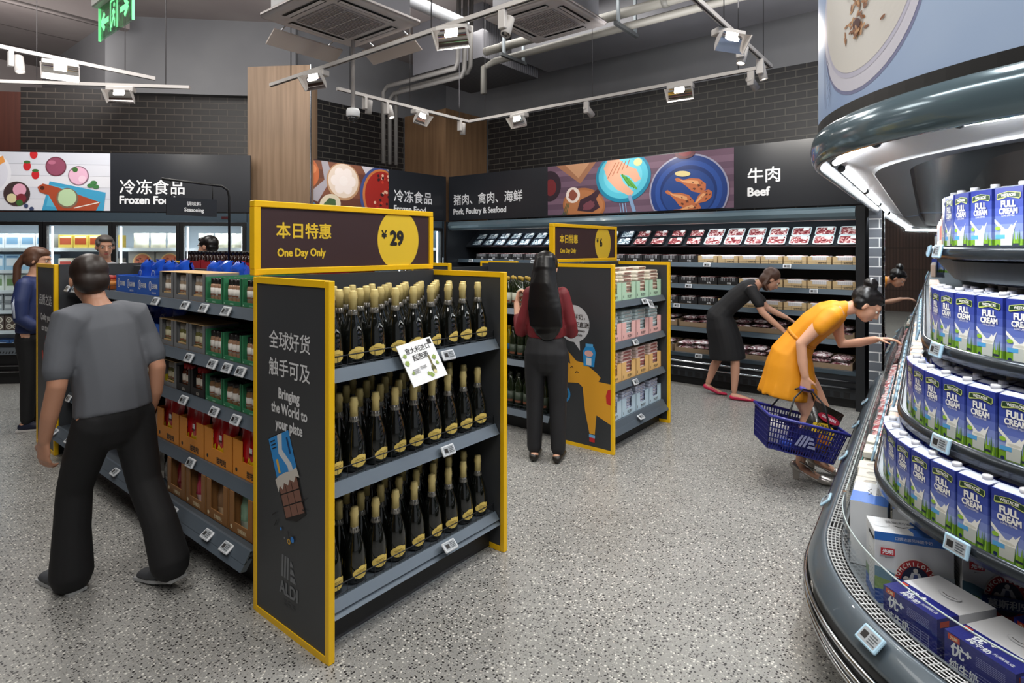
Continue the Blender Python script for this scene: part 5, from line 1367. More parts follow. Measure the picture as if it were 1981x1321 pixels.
# brick pillar and mirror panel at the end of the dairy case
slab(6.714, .800, 6.722, .695, -.16, 0, 2.3, BRK_P, 'pillar_end')
MIR = mat('#d6dadb', .02, 1.0)
slab(6.860, .690, 6.950, -1.35, -.05, 0, 2.1, MIR, 'wall_mirror')
struct(MB().box(6.90, 7.0, -2.4, .83, 2.1, 3.97, BRK_X).build('wall_back_bulkhead')) if False else None
# ================================================================== ROUND-ENDED DAIRY CASE
DC = (2.915, -.598); DRZ = R(3.0)
def dpt(a, b, z=0.0):
    return (DC[0] + a * cos(DRZ) - b * sin(DRZ), DC[1] + a * sin(DRZ) + b * cos(DRZ), z)
DL, DB = 3.93, -1.7
def path(r, n=28, a1=DL, b1=DB):
    p = [((a1, r), (0, 1)), ((a1 * .5, r), (0, 1))] if a1 > 0 else []
    for k in range(n + 1):
        q = R(90) + R(90) * k / n; p.append(((r * cos(q), r * sin(q)), (cos(q), sin(q))))
    if b1 < 0: p.append(((-r, b1), (-1, 0)))
    return p
def sweep(mb, prof, m, smooth=False, n=28, a1=DL, b1=DB, closed=False):
    rows = [[(p[0], p[1], z) for p, _ in path(r, n, a1, b1)] for r, z in prof]
    k = len(rows[0]); vs = [v for r_ in rows for v in r_]
    fs = []
    for i in range(len(rows) - (0 if closed else 1)):
        j2 = (i + 1) % len(rows)
        for j in range(k - 1): fs.append((i * k + j, i * k + j + 1, j2 * k + j + 1, j2 * k + j))
    return mb.add(vs, [tuple(reversed(f)) for f in fs], m, smooth)
D = thing('dairy_case', 'large round-ended open dairy case with grey canopy at right', 'fridge', (DC[0], DC[1], 0), DRZ)
RAILB = mat('#3c4248', .22, .6)
b = MB(); sweep(b, [(.98, 0), (.98, .11), (1.08, .13), (1.13, .18), (1.145, .20), (1.145, .33), (1.15, .345)], mat('#15171a', .35)); b.build('base', D)
for z, r in ((.215, 1.165), (.255, 1.172), (.305, 1.172)):
    b = MB(); pts = [(p[0], p[1], z) for p, _ in path(r, 36)]; b.tube(pts, .011, CHROME, 8); b.build('bumper_rail', D)
b = MB(); sweep(b, [(1.15, .335), (1.165, .345), (1.16, .36), (1.115, .425), (1.10, .432), (1.09, .42)], mat('#59646d', .3, .35, coat=.3), True); b.build('front_band', D)
b = MB(); sweep(b, [(1.10, .41), (1.03, .41)], BLACK); sweep(b, [(1.04, .435), (1.03, .435), (1.025, .36), (.27, .36)], mat('#6c7277', .45)); b.build('trough', D)
b = MB(); WGT = mat('#d5d7d8', .4, .4)
for r in (1.09, 1.076, 1.062, 1.048): b.tube([(p[0], p[1], .432) for p, _ in path(r, 36)], .0022, WGT, 4, False, False, False)
for k in range(130):
    a = DL - k * .030
    b.box(a - .0018, a + .0018, 1.042, 1.094, .430, .434, WGT)
for k in range(64):
    q = R(90 + 90 * (k + .5) / 64); c_, s_ = cos(q), sin(q)
    b.obox((1.068 * c_, 1.068 * s_, .432), (c_ * .026, s_ * .026, 0), (-s_ * .0018, c_ * .0018, 0), (0, 0, .002), WGT)
b.build('air_grille', D)
g = MB(); EDGE = mat('#b8c4c4', .15)
sweep(g, [(1.036, .43), (1.036, .575)], GLASS); gl = g.build('glass_guard', D)
g = MB(); g.tube([(p[0], p[1], .576) for p, _ in path(1.036, 36)], .003, EDGE, 6); g.build('glass_edge', gl)
for a in (.02, 1.3, 2.6): MB().box(a - .008, a + .008, 1.028, 1.042, .43, .59, CHROME).build('glass_post', gl)
b = MB(); sweep(b, [(.27, .36), (.27, 2.0)], mat('#3b2a23', .5)); 
for k in range(40):
    q = R(90 + 90 * k / 39.); b.obox((.272 * cos(q), .272 * sin(q), 1.18), (cos(q) * .006, sin(q) * .006, 0), (-sin(q) * .003, cos(q) * .003, 0), (0, 0, .82), mat('#241813', .6))
b.build('inner_back', D)
TIER = ((1.645, .72), (1.29, .76), (1.005, .84), (.745, .92))
for z, r in TIER:
    s = MB(); sweep(s, [(.27, z), (r - .01, z)], mat('#7d848a', .4, .3)); sweep(s, [(r - .01, z - .018), (.27, z - .018)], mat('#50575d', .4, .3)); so = s.build('shelf', D)
    l = MB(); sweep(l, [(r - .012, z + .012), (r - .004, z + .014), (r + .004, z - .005), (r - .002, z - .036), (r - .014, z - .036), (r - .012, z + .012)], RAILB, True); l.build('price_rail', so)
b = MB(); sweep(b, [(.50, .79), (.50, .98)], mat('#5aa324', .5), False, 20, 0, 0); b.build('green_panel', D)
b = MB(); vs = []
for k in range(11):
    q = R(92 + 40 * k / 10.); h_ = .055 * (1 - k / 10.) + .003
    vs += [(.655 * cos(q), .655 * sin(q), 1.535), (.655 * cos(q), .655 * sin(q), 1.535 + h_)]
b.add(vs, [(2 * k, 2 * k + 1, 2 * k + 3, 2 * k + 2) for k in range(10)], mat('#d99a1e', .5)); b.build('yellow_strip', D)
b = MB(); sweep(b, [(.60, 1.61), (.66, 1.60), (.655, 1.53), (.45, 1.50)], mat('#4c5257', .4)); b.build('shelf_valance', D)
# canopy
b = MB(); sweep(b, [(1.128, 2.150), (1.128, 2.112)], BLACK); cz = b
sweep(b, [(1.128, 2.112), (1.142, 2.10), (1.152, 2.075), (1.155, 2.045), (1.150, 2.01), (1.140, 1.985), (1.128, 1.978), (1.118, 1.985)], mat('#6a7f8a', .16, .35, coat=.5), True)
sweep(b, [(1.118, 1.985), (1.10, 2.03), (1.06, 2.04)], mat('#3a3f44', .3, .4))
b.build('canopy', D)
b = MB(); sweep(b, [(1.06, 2.02), (.93, 1.965), (.92, 1.955)], mat('#e6e8ec', .3)); b.build('light_reflector', D)
b = MB(); sweep(b, [(.92, 1.955), (.80, 1.965), (.79, 1.99)], mat('#4a4e52', .35, .3)); sweep(b, [(.79, 1.99), (.55, 1.985), (.27, 2.0)], mat('#2d3033', .2, .4)); b.build('canopy_lining', D)
def tube_lamp(p0, p1):
    t_ = MB(); t_.cyl((p0[0], p0[1], 2.002), (p1[0], p1[1], 2.002), .012, STRIP2, 10); o = t_.build('light_tube', D)
    c = MB()
    for p in (p0, p1): c.ellipsoid((p[0], p[1], 2.002), (.017, .017, .017), mat('#3a3d40', .4), 8, 6)
    c.build('tube_holder', o)
STRIP2 = mat('#fbfdff', .5, emit=9.0)
def arcpt(r, deg): return (r * cos(R(deg)), r * sin(R(deg)))
tube_lamp(arcpt(1.065, 98), arcpt(1.065, 124)); tube_lamp(arcpt(1.065, 141), arcpt(1.065, 168))
for k in range(3): tube_lamp((.05 + 1.3 * k, 1.05), (1.25 + 1.3 * k, 1.05))
def dairy_lamp(p, t, sx, e): 
    o = area_light('dairy_case_tube', dpt(*p), dpt(*t), sx, .05, e, (.95, .98, 1.0)); return o
dairy_lamp((-.62, .80, 1.94), (-.45, .55, .8), .9, 9)
dairy_lamp((1.9, 1.0, 1.94), (1.9, .75, .5), 3.4, 26)
# poster drum above
PST = plaster('blue_marble_print', '#8fa9d4', '#a9bfe0', .4)
b = MB(); sweep(b, [(1.125, 2.15), (1.125, 3.55)], PST, True, 40); po = b.build('poster_drum', D)
def pwarp(x, z, k):
    r = 1.125 + k
    if x < 0: return Vector((-x, r, z))
    q = x / 1.125
    if q > pi / 2: return Vector((-r, -(x - 1.125 * pi / 2), z))
    return Vector((r * cos(pi / 2 + q), r * sin(pi / 2 + q), z))
a = MB(); A = Art(a, (0, 0, 0), (1, 0, 0), (0, 0, 1), .0005, pwarp); A.step = .0005
A.ell(.665, 2.475, .292, .302, mat('#7a7fa6', .4), 48); A.ell(.665, 2.485, .285, .30, mat('#d5d4e2', .4), 48); A.ell(.665, 2.50, .262, .27, mat('#c3c2d6', .4), 48); A.ell(.665, 2.51, .255, .262, mat('#dcd9d4', .4), 48)
rnd = random.Random(9); OAT = [mat(c, .5) for c in ('#a8764e', '#c79a6e', '#8c5a3a')]
for k in range(70):
    u = rnd.gauss(.675, .035); v = 2.36 + abs(rnd.gauss(0, .11)); rot = rnd.uniform(0, pi); A.k = 6 + k % 9; A.ell(u, v, .013, .005, OAT[k % 3], 8, rot)
A.ell(.67, 2.40, .022, .018, mat('#4a1e1a', .5), 12); A.ell(.62, 2.52, .014, .016, mat('#4a1e1a', .5), 12)
A.ell(1.62, 2.24, .36, .11, mat('#c3cee6', .4), 30); A.ell(1.62, 2.225, .33, .09, mat('#b7c6e4', .4), 30)
A.k = 3
for k in range(5): A.line([(.40 + .01 * k, 2.30 - .03 * k), (.43 + .008 * k, 2.34 - .03 * k), (.41 + .01 * k, 2.37 - .03 * k)], .003, mat('#4a5c8c', .5))
A.line([(.37, 2.45), (.39, 2.35), (.385, 2.25), (.40, 2.18)], .006, mat('#5a6c9c', .5))
A.ell(1.45, 2.70, .10, .07, mat('#dfe3ee', .4), 20)
a.build('poster_print', po)

# ---------------------------------------------------------------- milk cartons
CB1 = mat('#3145a4', .3); CB2 = mat('#4a60b4', .3); CB3 = mat('#7f97cc', .3); GRS = mat('#6f9a2a', .4); GRD = mat('#3f6a1c', .4); MLK = mat('#e3e2dc', .35); RIB = mat('#1f3a22', .4); RIBE = mat('#b8c46a', .4)
def milk_carton():
    w, d, h = .098, .064, .200
    b = MB(); b.box(-w / 2, w / 2, -d / 2, d / 2, 0, h, CB1)
    b.prism([(-d / 2 + .004, h + .0005), (d / 2 - .004, h + .0005), (0.004, h + .007), (-.004, h + .007)], (-w / 2, 0, 0), (0, 1, 0), (0, 0, 1), (w, 0, 0), mat('#c9cfe4', .4))
    root = b.build('milk_carton')
    a = MB()
    for (o, ux, W) in (((-w / 2, -d / 2, 0), (1, 0, 0), w), ((-w / 2, d / 2, 0), (0, -1, 0), d), ((w / 2, -d / 2, 0), (0, 1, 0), d)):
        A = Art(a, o, ux, (0, 0, 1), .00007); front = W == w
        for i in range(6):
            m = mat(('#2a378a', '#364696', '#4656a2', '#5b6bb0', '#7584bd', '#8b9ac8')[i], .3); A.rect(0, h * (.80 - .13 * i), W, h * (.93 - .13 * i) if i else h, m)
        A.rect(0, 0, W, h * .16, GRS)
        rnd = random.Random(3)
        for i in range(12):
            x = rnd.uniform(.62 if front else .3, 1.0) * W; t_ = rnd.uniform(.12, .34) * h
            A.poly([(max(0, x - .004), 0), (min(W, x + .004), 0), (min(W, x + rnd.uniform(-.003, .004)), t_)], (GRS, GRD, mat('#8ab53a', .4))[i % 3])
        if front:
            A.poly([(W * .22, h * .04), (W * .62, h * .04), (W * .66, h * .26), (W * .60, h * .30), (W * .40, h * .31), (W * .22, h * .28)], mat('#b9bdb6', .35))
            A.poly([(W * .20, h * .24), (W * .66, h * .24), (W * .70, h * .32), (W * .80, h * .46), (W * .66, h * .37), (W * .60, h * .40), (W * .50, h * .33), (W * .36, h * .31), (W * .24, h * .32)], MLK)
            A.poly([(0, h * .50), (0, h * .44), (W * .34, h * .27), (W * .46, h * .30), (W * .30, h * .36)], MLK)
            A.ell(W * .45, h * .275, W * .20, h * .022, mat('#c9c8bd', .35), 18)
            A.ell(W * .12, h * .34, W * .10, h * .035, mat('#8ab53a', .4), 12)
            A.rect(W * .04, h * .17, W * .38, h * .235, mat('#4f9cd0', .4))
            A.rect(W * .66, h * .06, W * .86, h * .095, mat('#2a2c44', .4)); A.ell(W * .12, h * .05, W * .06, W * .06, mat('#1f2a55', .4), 14)
            A.poly([(W * .08, h * .82), (W * .12, h * .80), (W * .5, h * .845), (W * .88, h * .80), (W * .93, h * .83), (W * .93, h * .90), (W * .5, h * .935), (W * .1, h * .90)], RIBE)
            A.poly([(W * .10, h * .825), (W * .5, h * .852), (W * .9, h * .815), (W * .91, h * .893), (W * .5, h * .926), (W * .12, h * .893)], RIB)
            A.text('WESTACRE', W * .5, h * .853, h * .062, MLK, 'C', .03, .8)
            A.text('FULL', W * .5, h * .685, h * .145, MLK, 'C', .045, .82); A.text('CREAM', W * .5, h * .575, h * .125, MLK, 'C', .045, .80)
            A.text('LONG LIFE MILK', W * .5, h * .53, h * .042, MLK, 'C', 0, .75)
        else:
            A.rect(W * .25, h * .22, W * .75, h * .34, mat('#e0e2e6', .4)); A.rect(W * .2, h * .40, W * .8, h * .58, mat('#2466a8', .4))
            for i in range(5): A.line([(W * .25, h * (.42 + .03 * i)), (W * .75, h * (.42 + .03 * i))], .0012, MLK)
    a.build('print', root)
    c = MB(); c.lathe([(.0135, h + .004), (.0135, h + .016), (.012, h + .018), (0, h + .018)], mat('#dddde0', .35), 16, (.020, 0, 0)); c.build('cap', root)
    return Kind(tag(root, 'milk carton', 'milk carton'))
MC = milk_carton()
tn = ('top', 'second', 'third', 'lowest')
for ti, (z, r) in enumerate(TIER):
    for row in range(3 if ti else 2):
        rr = r - .062 - .078 * row; step = math.degrees(.1 / (rr - .034)); q = 93.0
        k = 0
        while q < 186:
            p = arcpt(rr, q); MC.put(dpt(p[0], p[1], z + .0015), R(q + 90) + DRZ + R(random.uniform(-.3, .3)), 'blue milk carton, %s row, %s milk shelf' % (('front', 'second', 'third')[row], tn[ti]), 'milk cartons on the %s shelf' % tn[ti])
            q += step; k += 1
def lip_tag(ti, q, label, dz=0.0, s=.85, tilt=-12, K_=PTB):
    z, r = TIER[ti]; p = arcpt(r + .008, q)
    K_.put(dpt(p[0], p[1], z - .008 + dz), 0, label, 'price tags on the dairy case', rot=(R(tilt), 0, R(q + 90) + DRZ), scale=(s, s, s))
lip_tag(0, 104, 'pale blue price tag on the top milk shelf rail'); lip_tag(1, 112, 'pale blue price tag on the second milk shelf rail'); lip_tag(2, 124, 'pale blue price tag on the third milk shelf rail'); lip_tag(3, 134, 'pale blue price tag on the lowest milk shelf rail')
for ti in range(4):
    z, r = TIER[ti]
    for k in range(12): PTB.put(dpt(.10 + .16 * k + .05 * (ti % 2), r + .010, z - .008), 0, 'pale blue price tag, long side, %s dairy shelf' % tn[ti], 'price tags on the long dairy side', rot=(R(-14), 0, R(180) + DRZ))
def band_tag(q, label, a=None):
    if a is None: p = arcpt(1.143, q); rz = R(q + 90) + DRZ
    else: p = (a, 1.143); rz = R(180) + DRZ
    PTB.put(dpt(p[0], p[1], .405), 0, label, 'price tags on the dairy front band', rot=(R(-45), 0, rz), scale=(.95, .95, .95))
band_tag(129, 'pale blue price tag on the front band beside the tall milk boxes'); band_tag(150, 'pale blue price tag on the front band below the blue and white boxes')
for k in range(4): band_tag(0, 'pale blue price tag on the front band, %s along the straight side' % ('first', 'second', 'third', 'fourth')[k], .35 + .75 * k)

# cheese packets and white sticks behind
STK = pack_kind('string_cheese_bag', 'bag', .085, .05, .285, ('#d9d6b4', '#c9c08a', '#efeee2'), 'packet')
fr = MB(); rnd = random.Random(4)
for k in range(26): fr.box(-.04 + .0031 * k, -.0375 + .0031 * k, -.02 + rnd.uniform(0, .02), .0 + rnd.uniform(0, .02), .285, .30 + rnd.uniform(0, .02), mat('#eceade', .4))
fr.build('crimped_top', STK.root)
q = 96
while q < 180:
    p = arcpt(.395, q); STK.put(dpt(p[0], p[1], 1.292), R(q + 90) + DRZ, 'cream bag of cheese sticks behind the second milk shelf', 'cheese stick bags'); q += 14.5
CHP = [pack_kind('cheese_pack', 'pack', .11, .05, .15, c, 'packet') for c in (('#d9b8a4', '#a8453f', '#efe7de'), ('#c9cfd2', '#5a7a9c', '#e8e8e4'), ('#b5201f', '#d9c9b4', '#8c1c1c'))]
for ti in range(4):
    z, r = TIER[ti]
    for k in range(14): CHP[2 if (ti == 0 and k < 1) else (k + ti) % 2].put(dpt(.13 + .13 * k, r - .06, z + .0015), R(180) + DRZ + random.uniform(-.1, .1), 'small cheese pack, long side, %s dairy shelf' % tn[ti], 'cheese packs on the %s dairy shelf' % tn[ti])

# ---------------------------------------------------------------- boxes and packs in the trough
TZF = .362
def yog_box():
    w, d, h = .243, .13, .258
    W_ = mat('#cfd2d6', .4); b = MB(); b.cbox(-w / 2, w / 2, -d / 2, d / 2, 0, h, W_, .002); root = b.build('yoghurt_box')
    a = MB(); A = Art(a, (-w / 2, -d / 2, 0), (1, 0, 0), (0, 0, 1), .0005)
    A.clip = (0, w, 0, h)
    A.rect(0, h * .88, w, h, mat('#2a68b8', .4)); A.text('口感浓醇风味酸牛奶', w * .5, h * .915, h * .05, TXT, 'C')
    for i in range(4): A.rect(0, h * (.30 + .05 * i), w, h * (.35 + .05 * i), mat(('#9fb6c4', '#adc2cf', '#bcccd6', '#c6d0d8')[i], .4))
    A.poly([(0, 0), (w, 0), (w, h * .28), (w * .8, h * .36), (w * .6, h * .30), (w * .3, h * .42), (w * .12, h * .50), (0, h * .52)], mat('#567d92', .4)); A.poly([(0, h * .1), (w * .3, h * .2), (w * .2, h * .33), (0, h * .38)], mat('#6f8f4a', .4)); A.rect(0, 0, w, h * .2, mat('#1f4a94', .4))
    A.ell(w * .52, h * .36, w * .27, h * .33, mat('#d9d4cf', .4), 40); A.ell(w * .52, h * .36, w * .26, h * .315, mat('#a3262a', .4), 40); A.ell(w * .52, h * .36, w * .185, h * .225, mat('#1e2440', .4), 36)
    A.ell(w * .52, h * .53, w * .03, h * .033, mat('#cfc9c4', .5), 16); A.poly([(w * .42, h * .36), (w * .47, h * .50), (w * .57, h * .50), (w * .64, h * .36)], mat('#c4c6cc', .5)); A.poly([(w * .48, h * .36), (w * .5, h * .48), (w * .54, h * .48), (w * .57, h * .36)], mat('#3a4678', .5)); A.ell(w * .40, h * .39, w * .04, h * .05, mat('#cfc9c4', .5), 16)
    s = 'MOMCHILOVTSI'
    for i, ch in enumerate(s):
        t_ = R(168 - 156 * i / (len(s) - 1)); x = w * .52 + w * .222 * cos(t_); y = h * .36 + h * .27 * sin(t_)
        A.text(ch, x, y - h * .03, h * .075, mat('#e9e4de', .5), 'C', .03, .8, t_ - pi / 2)
    A.poly([(w * .22, h * .22), (w * .22, h * .40), (w * .82, h * .40), (w * .86, h * .22)], mat('#223a78', .4)); A.text('莫斯利安', w * .53, h * .26, h * .12, TXT, 'C', .03)
    A.poly([(w * .07, h * .70), (w * .25, h * .70), (w * .25, h * .80), (w * .07, h * .80)], mat('#b3222a', .4)); A.text('光明', w * .16, h * .725, h * .068, TXT, 'C', .03); A.text('BRIGHT', w * .16, h * .665, h * .02, INK, 'C')
    A2 = Art(a, (-w / 2, -d / 2, h), (1, 0, 0), (0, 1, 0), .0005)
    A2.poly([(w * .5, 0), (w, 0), (w, d), (w * .62, d), (w * .55, d * .8), (w * .6, d * .6), (w * .48, d * .4), (w * .52, d * .2)], mat('#3f6fc0', .4)); A2.line([(w * .3, d * .5), (w * .42, d * .42), (w * .5, d * .52), (w * .62, d * .45)], .004, INK); A2.ell(w * .14, d * .5, .03, .022, mat('#b5b8bc', .4), 20); A2.ell(w * .14, d * .5, .028, .020, W_, 20); A2.text('莫斯利安', w * .22, d * .65, .022, mat('#6d7178', .5), 'L')
    A3 = Art(a, (-w / 2, d / 2, 0), (0, -1, 0), (0, 0, 1), .0005)
    A3.rect(0, 0, d, h * .2, mat('#2a5cae', .4)); A3.rect(0, h * .2, d, h * .34, mat('#6f8f6a', .4)); A3.rect(d * .4, h * .15, d * .95, h * .80, mat('#dcdee0', .4)); A3.rect(d * .35, h * .86, d * .95, h * .91, INK)
    for i in range(9): A3.line([(d * .5, h * (.2 + .06 * i)), (d * .9, h * (.2 + .06 * i))], .0012, INK)
    a.build('print', root)
    return Kind(tag(root, 'yoghurt box', 'box'))
YB_ = yog_box()
YB_.put(dpt(-.298, .80, TZF), R(195.7 + 90) + DRZ, 'tall yoghurt box with red Momchilovtsi arch facing out, left one', 'yoghurt boxes')
YB_.put(dpt(-.235, .545, TZF), R(195.7 + 90) + DRZ, 'tall yoghurt box with red arch, half under the lowest milk shelf at right', 'yoghurt boxes')
YB_.put(dpt(-.020, .935, TZF), R(180 + 0) + DRZ, 'yoghurt box seen from its white and blue top, beside the glass guard', 'yoghurt boxes')
YB_.put(dpt(-.015, .790, TZF), R(180 + 0) + DRZ, 'yoghurt box seen from its white and blue top, second from the glass', 'yoghurt boxes')
def you_box():
    w, d, h = .195, .235, .138
    NV = mat('#232878', .35); WT = mat('#d6d8dc', .4)
    b = MB(); b.box(-w / 2, w / 2, -d / 2, -d / 2 + .085, 0, h, NV); b.box(-w / 2, w / 2, -d / 2 + .085, d / 2, 0, h, WT); root = b.build('milk_box')
    a = MB(); A = Art(a, (-w / 2, -d / 2, 0), (1, 0, 0), (0, 0, 1), .0005)
    A.text('优', w * .10, h * .58, h * .30, TXT, 'L', .03); A.text('+', w * .31, h * .66, h * .26, TXT, 'L', .05); A.text('纯牛奶', w * .08, h * .25, h * .26, TXT, 'L', .02, .8); A.text('PURE MILK', w * .1, h * .14, h * .06, TXT, 'L')
    A.rect(w * .06, h * .86, w * .24, h * .985, mat('#c2452f', .4)); A.text('光明', w * .15, h * .885, h * .085, mat('#f0d9b0', .4), 'C', .02)
    for i in range(6): A.line([(w * .48, h * (.85 - .035 * i)), (w * .88, h * (.85 - .035 * i))], .0011, mat('#9da4d4', .4))
    for i in range(6): A.line([(w * .48, h * (.52 - .06 * i)), (w * .88, h * (.52 - .06 * i))], .0009, mat('#b8bde0', .4))
    for u in (.48, .62, .74, .88): A.line([(w * u, h * .22), (w * u, h * .52)], .0009, mat('#b8bde0', .4))
    A.rect(w * .80, h * .04, w * .97, h * .16, WHITE)
    A2 = Art(a, (-w / 2, -d / 2, h), (1, 0, 0), (0, 1, 0), .0005)
    A2.text('优', w * .26, .036, .034, TXT, 'L', .03); A2.text('+', w * .47, .05, .028, TXT, 'L', .05); A2.text('纯牛奶', w * .28, .010, .024, TXT, 'L', .02, .9); A2.text('光明乳业', w * .62, .02, .014, TXT, 'L'); A2.rect(w * .04, .055, w * .16, .075, mat('#c2452f', .4)); A2.ell(w * .55, .155, .035, .022, mat('#c3c5ca', .4), 24); A2.ell(w * .55, .156, .033, .020, WT, 24); A2.line([(w * .44, .15), (w * .55, .145), (w * .68, .155)], .003, INK)
    A3 = Art(a, (w / 2, -d / 2, 0), (0, 1, 0), (0, 0, 1), .0005)
    A3.text('BRIGHT', .1, h * .70, h * .1, mat('#7d8088', .5), 'L')
    for i in range(3): A3.rect(.10 + .045 * i, h * .1, .14 + .045 * i, h * .55, mat('#8b8f9c', .4))
    A3.rect(.01, h * .80, .045, h * .93, mat('#c2452f', .4))
    a.build('print', root)
    return Kind(tag(root, 'milk box', 'box'))
UB = you_box()
def utilted(a, b, q, label): UB.put(dpt(a, b, TZF + .001), R(q + 90) + DRZ, label, 'blue and white milk boxes')
utilted(-.505, .715, 138.7, 'navy and white milk box with carrying handle, in front of the yoghurt boxes')
utilted(-.668, .552, 141, 'navy and white milk box nearest the bottom right corner of the photo')
utilted(-.79, .392, 143, 'navy and white milk box furthest right against the glass')
UB.put(dpt(-.475, .375, TZF + .001), R(141 + 90) + DRZ, 'navy and white milk box wedged behind the two front ones', 'blue and white milk boxes')
TOF = pack_kind('tofu_pack', 'pack', .17, .115, .034, ('#dcd8cc', '#a9a49a', '#e8e4da'), 'packet')
for s in (-.5, .5):
    f = MB(); f.ellipsoid((0, 0, .017), (.090, .060, .0215), FILM, 12, 6)
f.build('plastic_wrap', TOF.root)
for c in range(2):
    for rr in range(3):
        for l_ in range(5): TOF.put(dpt(.225 + .125 * rr, .93 - .185 * c + random.uniform(-.006, .006), TZF + .006 + .0445 * l_), R(90) + DRZ + random.uniform(-.03, .03), 'cream cheese block beside the yoghurt boxes, row %d, layer %d' % (rr + 1, l_ + 1), 'cream packs in the trough')
TEAL = tray_kind('cheese_carton', 'teal carton', .17, .19, .045, .04, '#1f6f6c', .05, lowedge=.1, art=lambda A, w, h: A.text('轻松奶酪', w * .5, h * .25, h * .5, TXT, 'C'))
tealb = MB(); tealb.box(-.085, .085, 0, .19, -.14, 0, mat('#55605f', .5)); tealb.build('riser', TEAL.root)
for c in range(2):
    for rr in range(2):
        TEAL.put(dpt(.60 + .20 * rr, .935 - .19 * c, TZF + .141), R(-90) + DRZ + R(0), 'teal carton of white cheese, %s, %s' % (('nearer', 'further')[rr], ('by the glass', 'by the shelf')[c]), 'teal cheese cartons')
        for l_ in range(2): TOF.put(dpt(.70 + .20 * rr, .935 - .19 * c, TZF + .156 + .0445 * l_), R(90) + DRZ, 'white cheese pack, teal carton, %s, %s' % (('nearer', 'further')[rr], ('by the glass', 'by the shelf')[c]), 'white packs in the teal cartons', scale=(.9, 1.3, 1))
SPK = [vac_kind(70 + s, SAUS, .178, .125, .045) for s in range(3)]
for o in SPK: o.root.name = 'sausage_pack'
wl = MB(); wl.box(-.03, .03, -.02, .03, .0445, .0455, WHITE)
for o in SPK: o.root['label'] = 'sausage pack lying in the trough'; o.root['category'] = 'packet'; o.root['group'] = 'sausage packs'
SL = MB(); SL.box(-.035, .035, -.02, .03, .046, .0472, mat('#e3d9d8', .4)); slm = SL.build('label', SPK[0].root)
for o in SPK[1:]:
    c_ = slm.copy(); C.objects.link(c_); c_.parent = o.root
for c in range(2):
    for rr in range(20):
        for l_ in range(4):
            SPK[(rr + l_ + c) % 3].put(dpt(1.07 + .138 * rr + .012 * (l_ % 2), .923 - .19 * c + random.uniform(-.01, .01), TZF + .005 + .048 * l_), R(90) + DRZ + random.uniform(-.06, .06), 'pink sausage pack beyond the teal cartons, layer %d' % (l_ + 1), 'sausage packs in the trough')
# ================================================================== PEOPLE
def finish_skin(mb, name, parent, m, voxel, smooth=4, fac=.5):
    tmp = mb.build(name + '_tmp')
    r = tmp.modifiers.new('r', 'REMESH'); r.mode = 'VOXEL'; r.voxel_size = voxel; r.use_smooth_shade = True
    s = tmp.modifiers.new('s', 'SMOOTH'); s.factor = fac; s.iterations = smooth
    dg = bpy.context.evaluated_depsgraph_get(); dg.update()
    me = bpy.data.meshes.new_from_object(tmp.evaluated_get(dg)); me.name = name
    old = tmp.data; bpy.data.objects.remove(tmp); bpy.data.meshes.remove(old)
    me.materials.clear(); me.materials.append(m)
    me.polygons.foreach_set('material_index', [0] * len(me.polygons)); me.polygons.foreach_set('use_smooth', [True] * len(me.polygons))
    o = bpy.data.objects.new(name, me); C.objects.link(o)
    if parent: o.parent = parent
    return o
def chain(mb, pts, side=(1, 0, 0), seg=14, cap=True):
    """limb or trunk: pts = (x, y, z, rx, ry); rx along side, ry across it"""
    P = [Vector(p[:3]) for p in pts]; rr = [(p[3], p[4] if len(p) > 4 else p[3]) for p in pts]
    n = len(P); T = []
    for i in range(n): T.append((P[min(i + 1, n - 1)] - P[max(i - 1, 0)]).normalized())
    if cap:
        for f, k in ((.55, .80), (.9, .40)):
            P.insert(0, P[0] if False else Vector(pts[0][:3]) - T[0] * min(rr[0] if False else (pts[0][3], pts[0][4] if len(pts[0]) > 4 else pts[0][3])) * f)
            a = (pts[0][3], pts[0][4] if len(pts[0]) > 4 else pts[0][3]); rr.insert(0, (a[0] * k, a[1] * k))
            e = (pts[-1][3], pts[-1][4] if len(pts[-1]) > 4 else pts[-1][3])
            P.append(Vector(pts[-1][:3]) + T[-1] * min(e) * f); rr.append((e[0] * k, e[1] * k))
        T = [T[0]] * 2 + T + [T[-1]] * 2
    S = Vector(side); vs = []
    for p, t, (a, b) in zip(P, T, rr):
        u = (S - t * S.dot(t))
        if u.length < .05: u = Vector((0, 1, 0)) - t * t.y
        u.normalize(); v = t.cross(u)
        for k in range(seg):
            q = 2 * pi * k / seg; vs.append(p + u * cos(q) * a + v * sin(q) * b)
    m = len(P); d = mat('#888888')
    fs = [(i * seg + k, i * seg + (k + 1) % seg, (i + 1) * seg + (k + 1) % seg, (i + 1) * seg + k) for i in range(m - 1) for k in range(seg)]
    fs += [tuple(reversed(range(seg))), tuple((m - 1) * seg + k for k in range(seg))]
    mb.add(vs, fs, d, True)
def ell(mb, c, r, M=None): mb.ellipsoid(c, r, mat('#888888'), 16, 10, M)
def head_frame(c, yaw, pitch, roll=0):
    """local frame: +Y where the face looks; yaw about Z, pitch>0 looks down"""
    M = Matrix.Rotation(yaw, 4, 'Z') @ Matrix.Rotation(-pitch, 4, 'X') @ Matrix.Rotation(roll, 4, 'Y')
    c = Vector(c)
    return (lambda p: c + (M @ Vector(p)).to_3d()), M
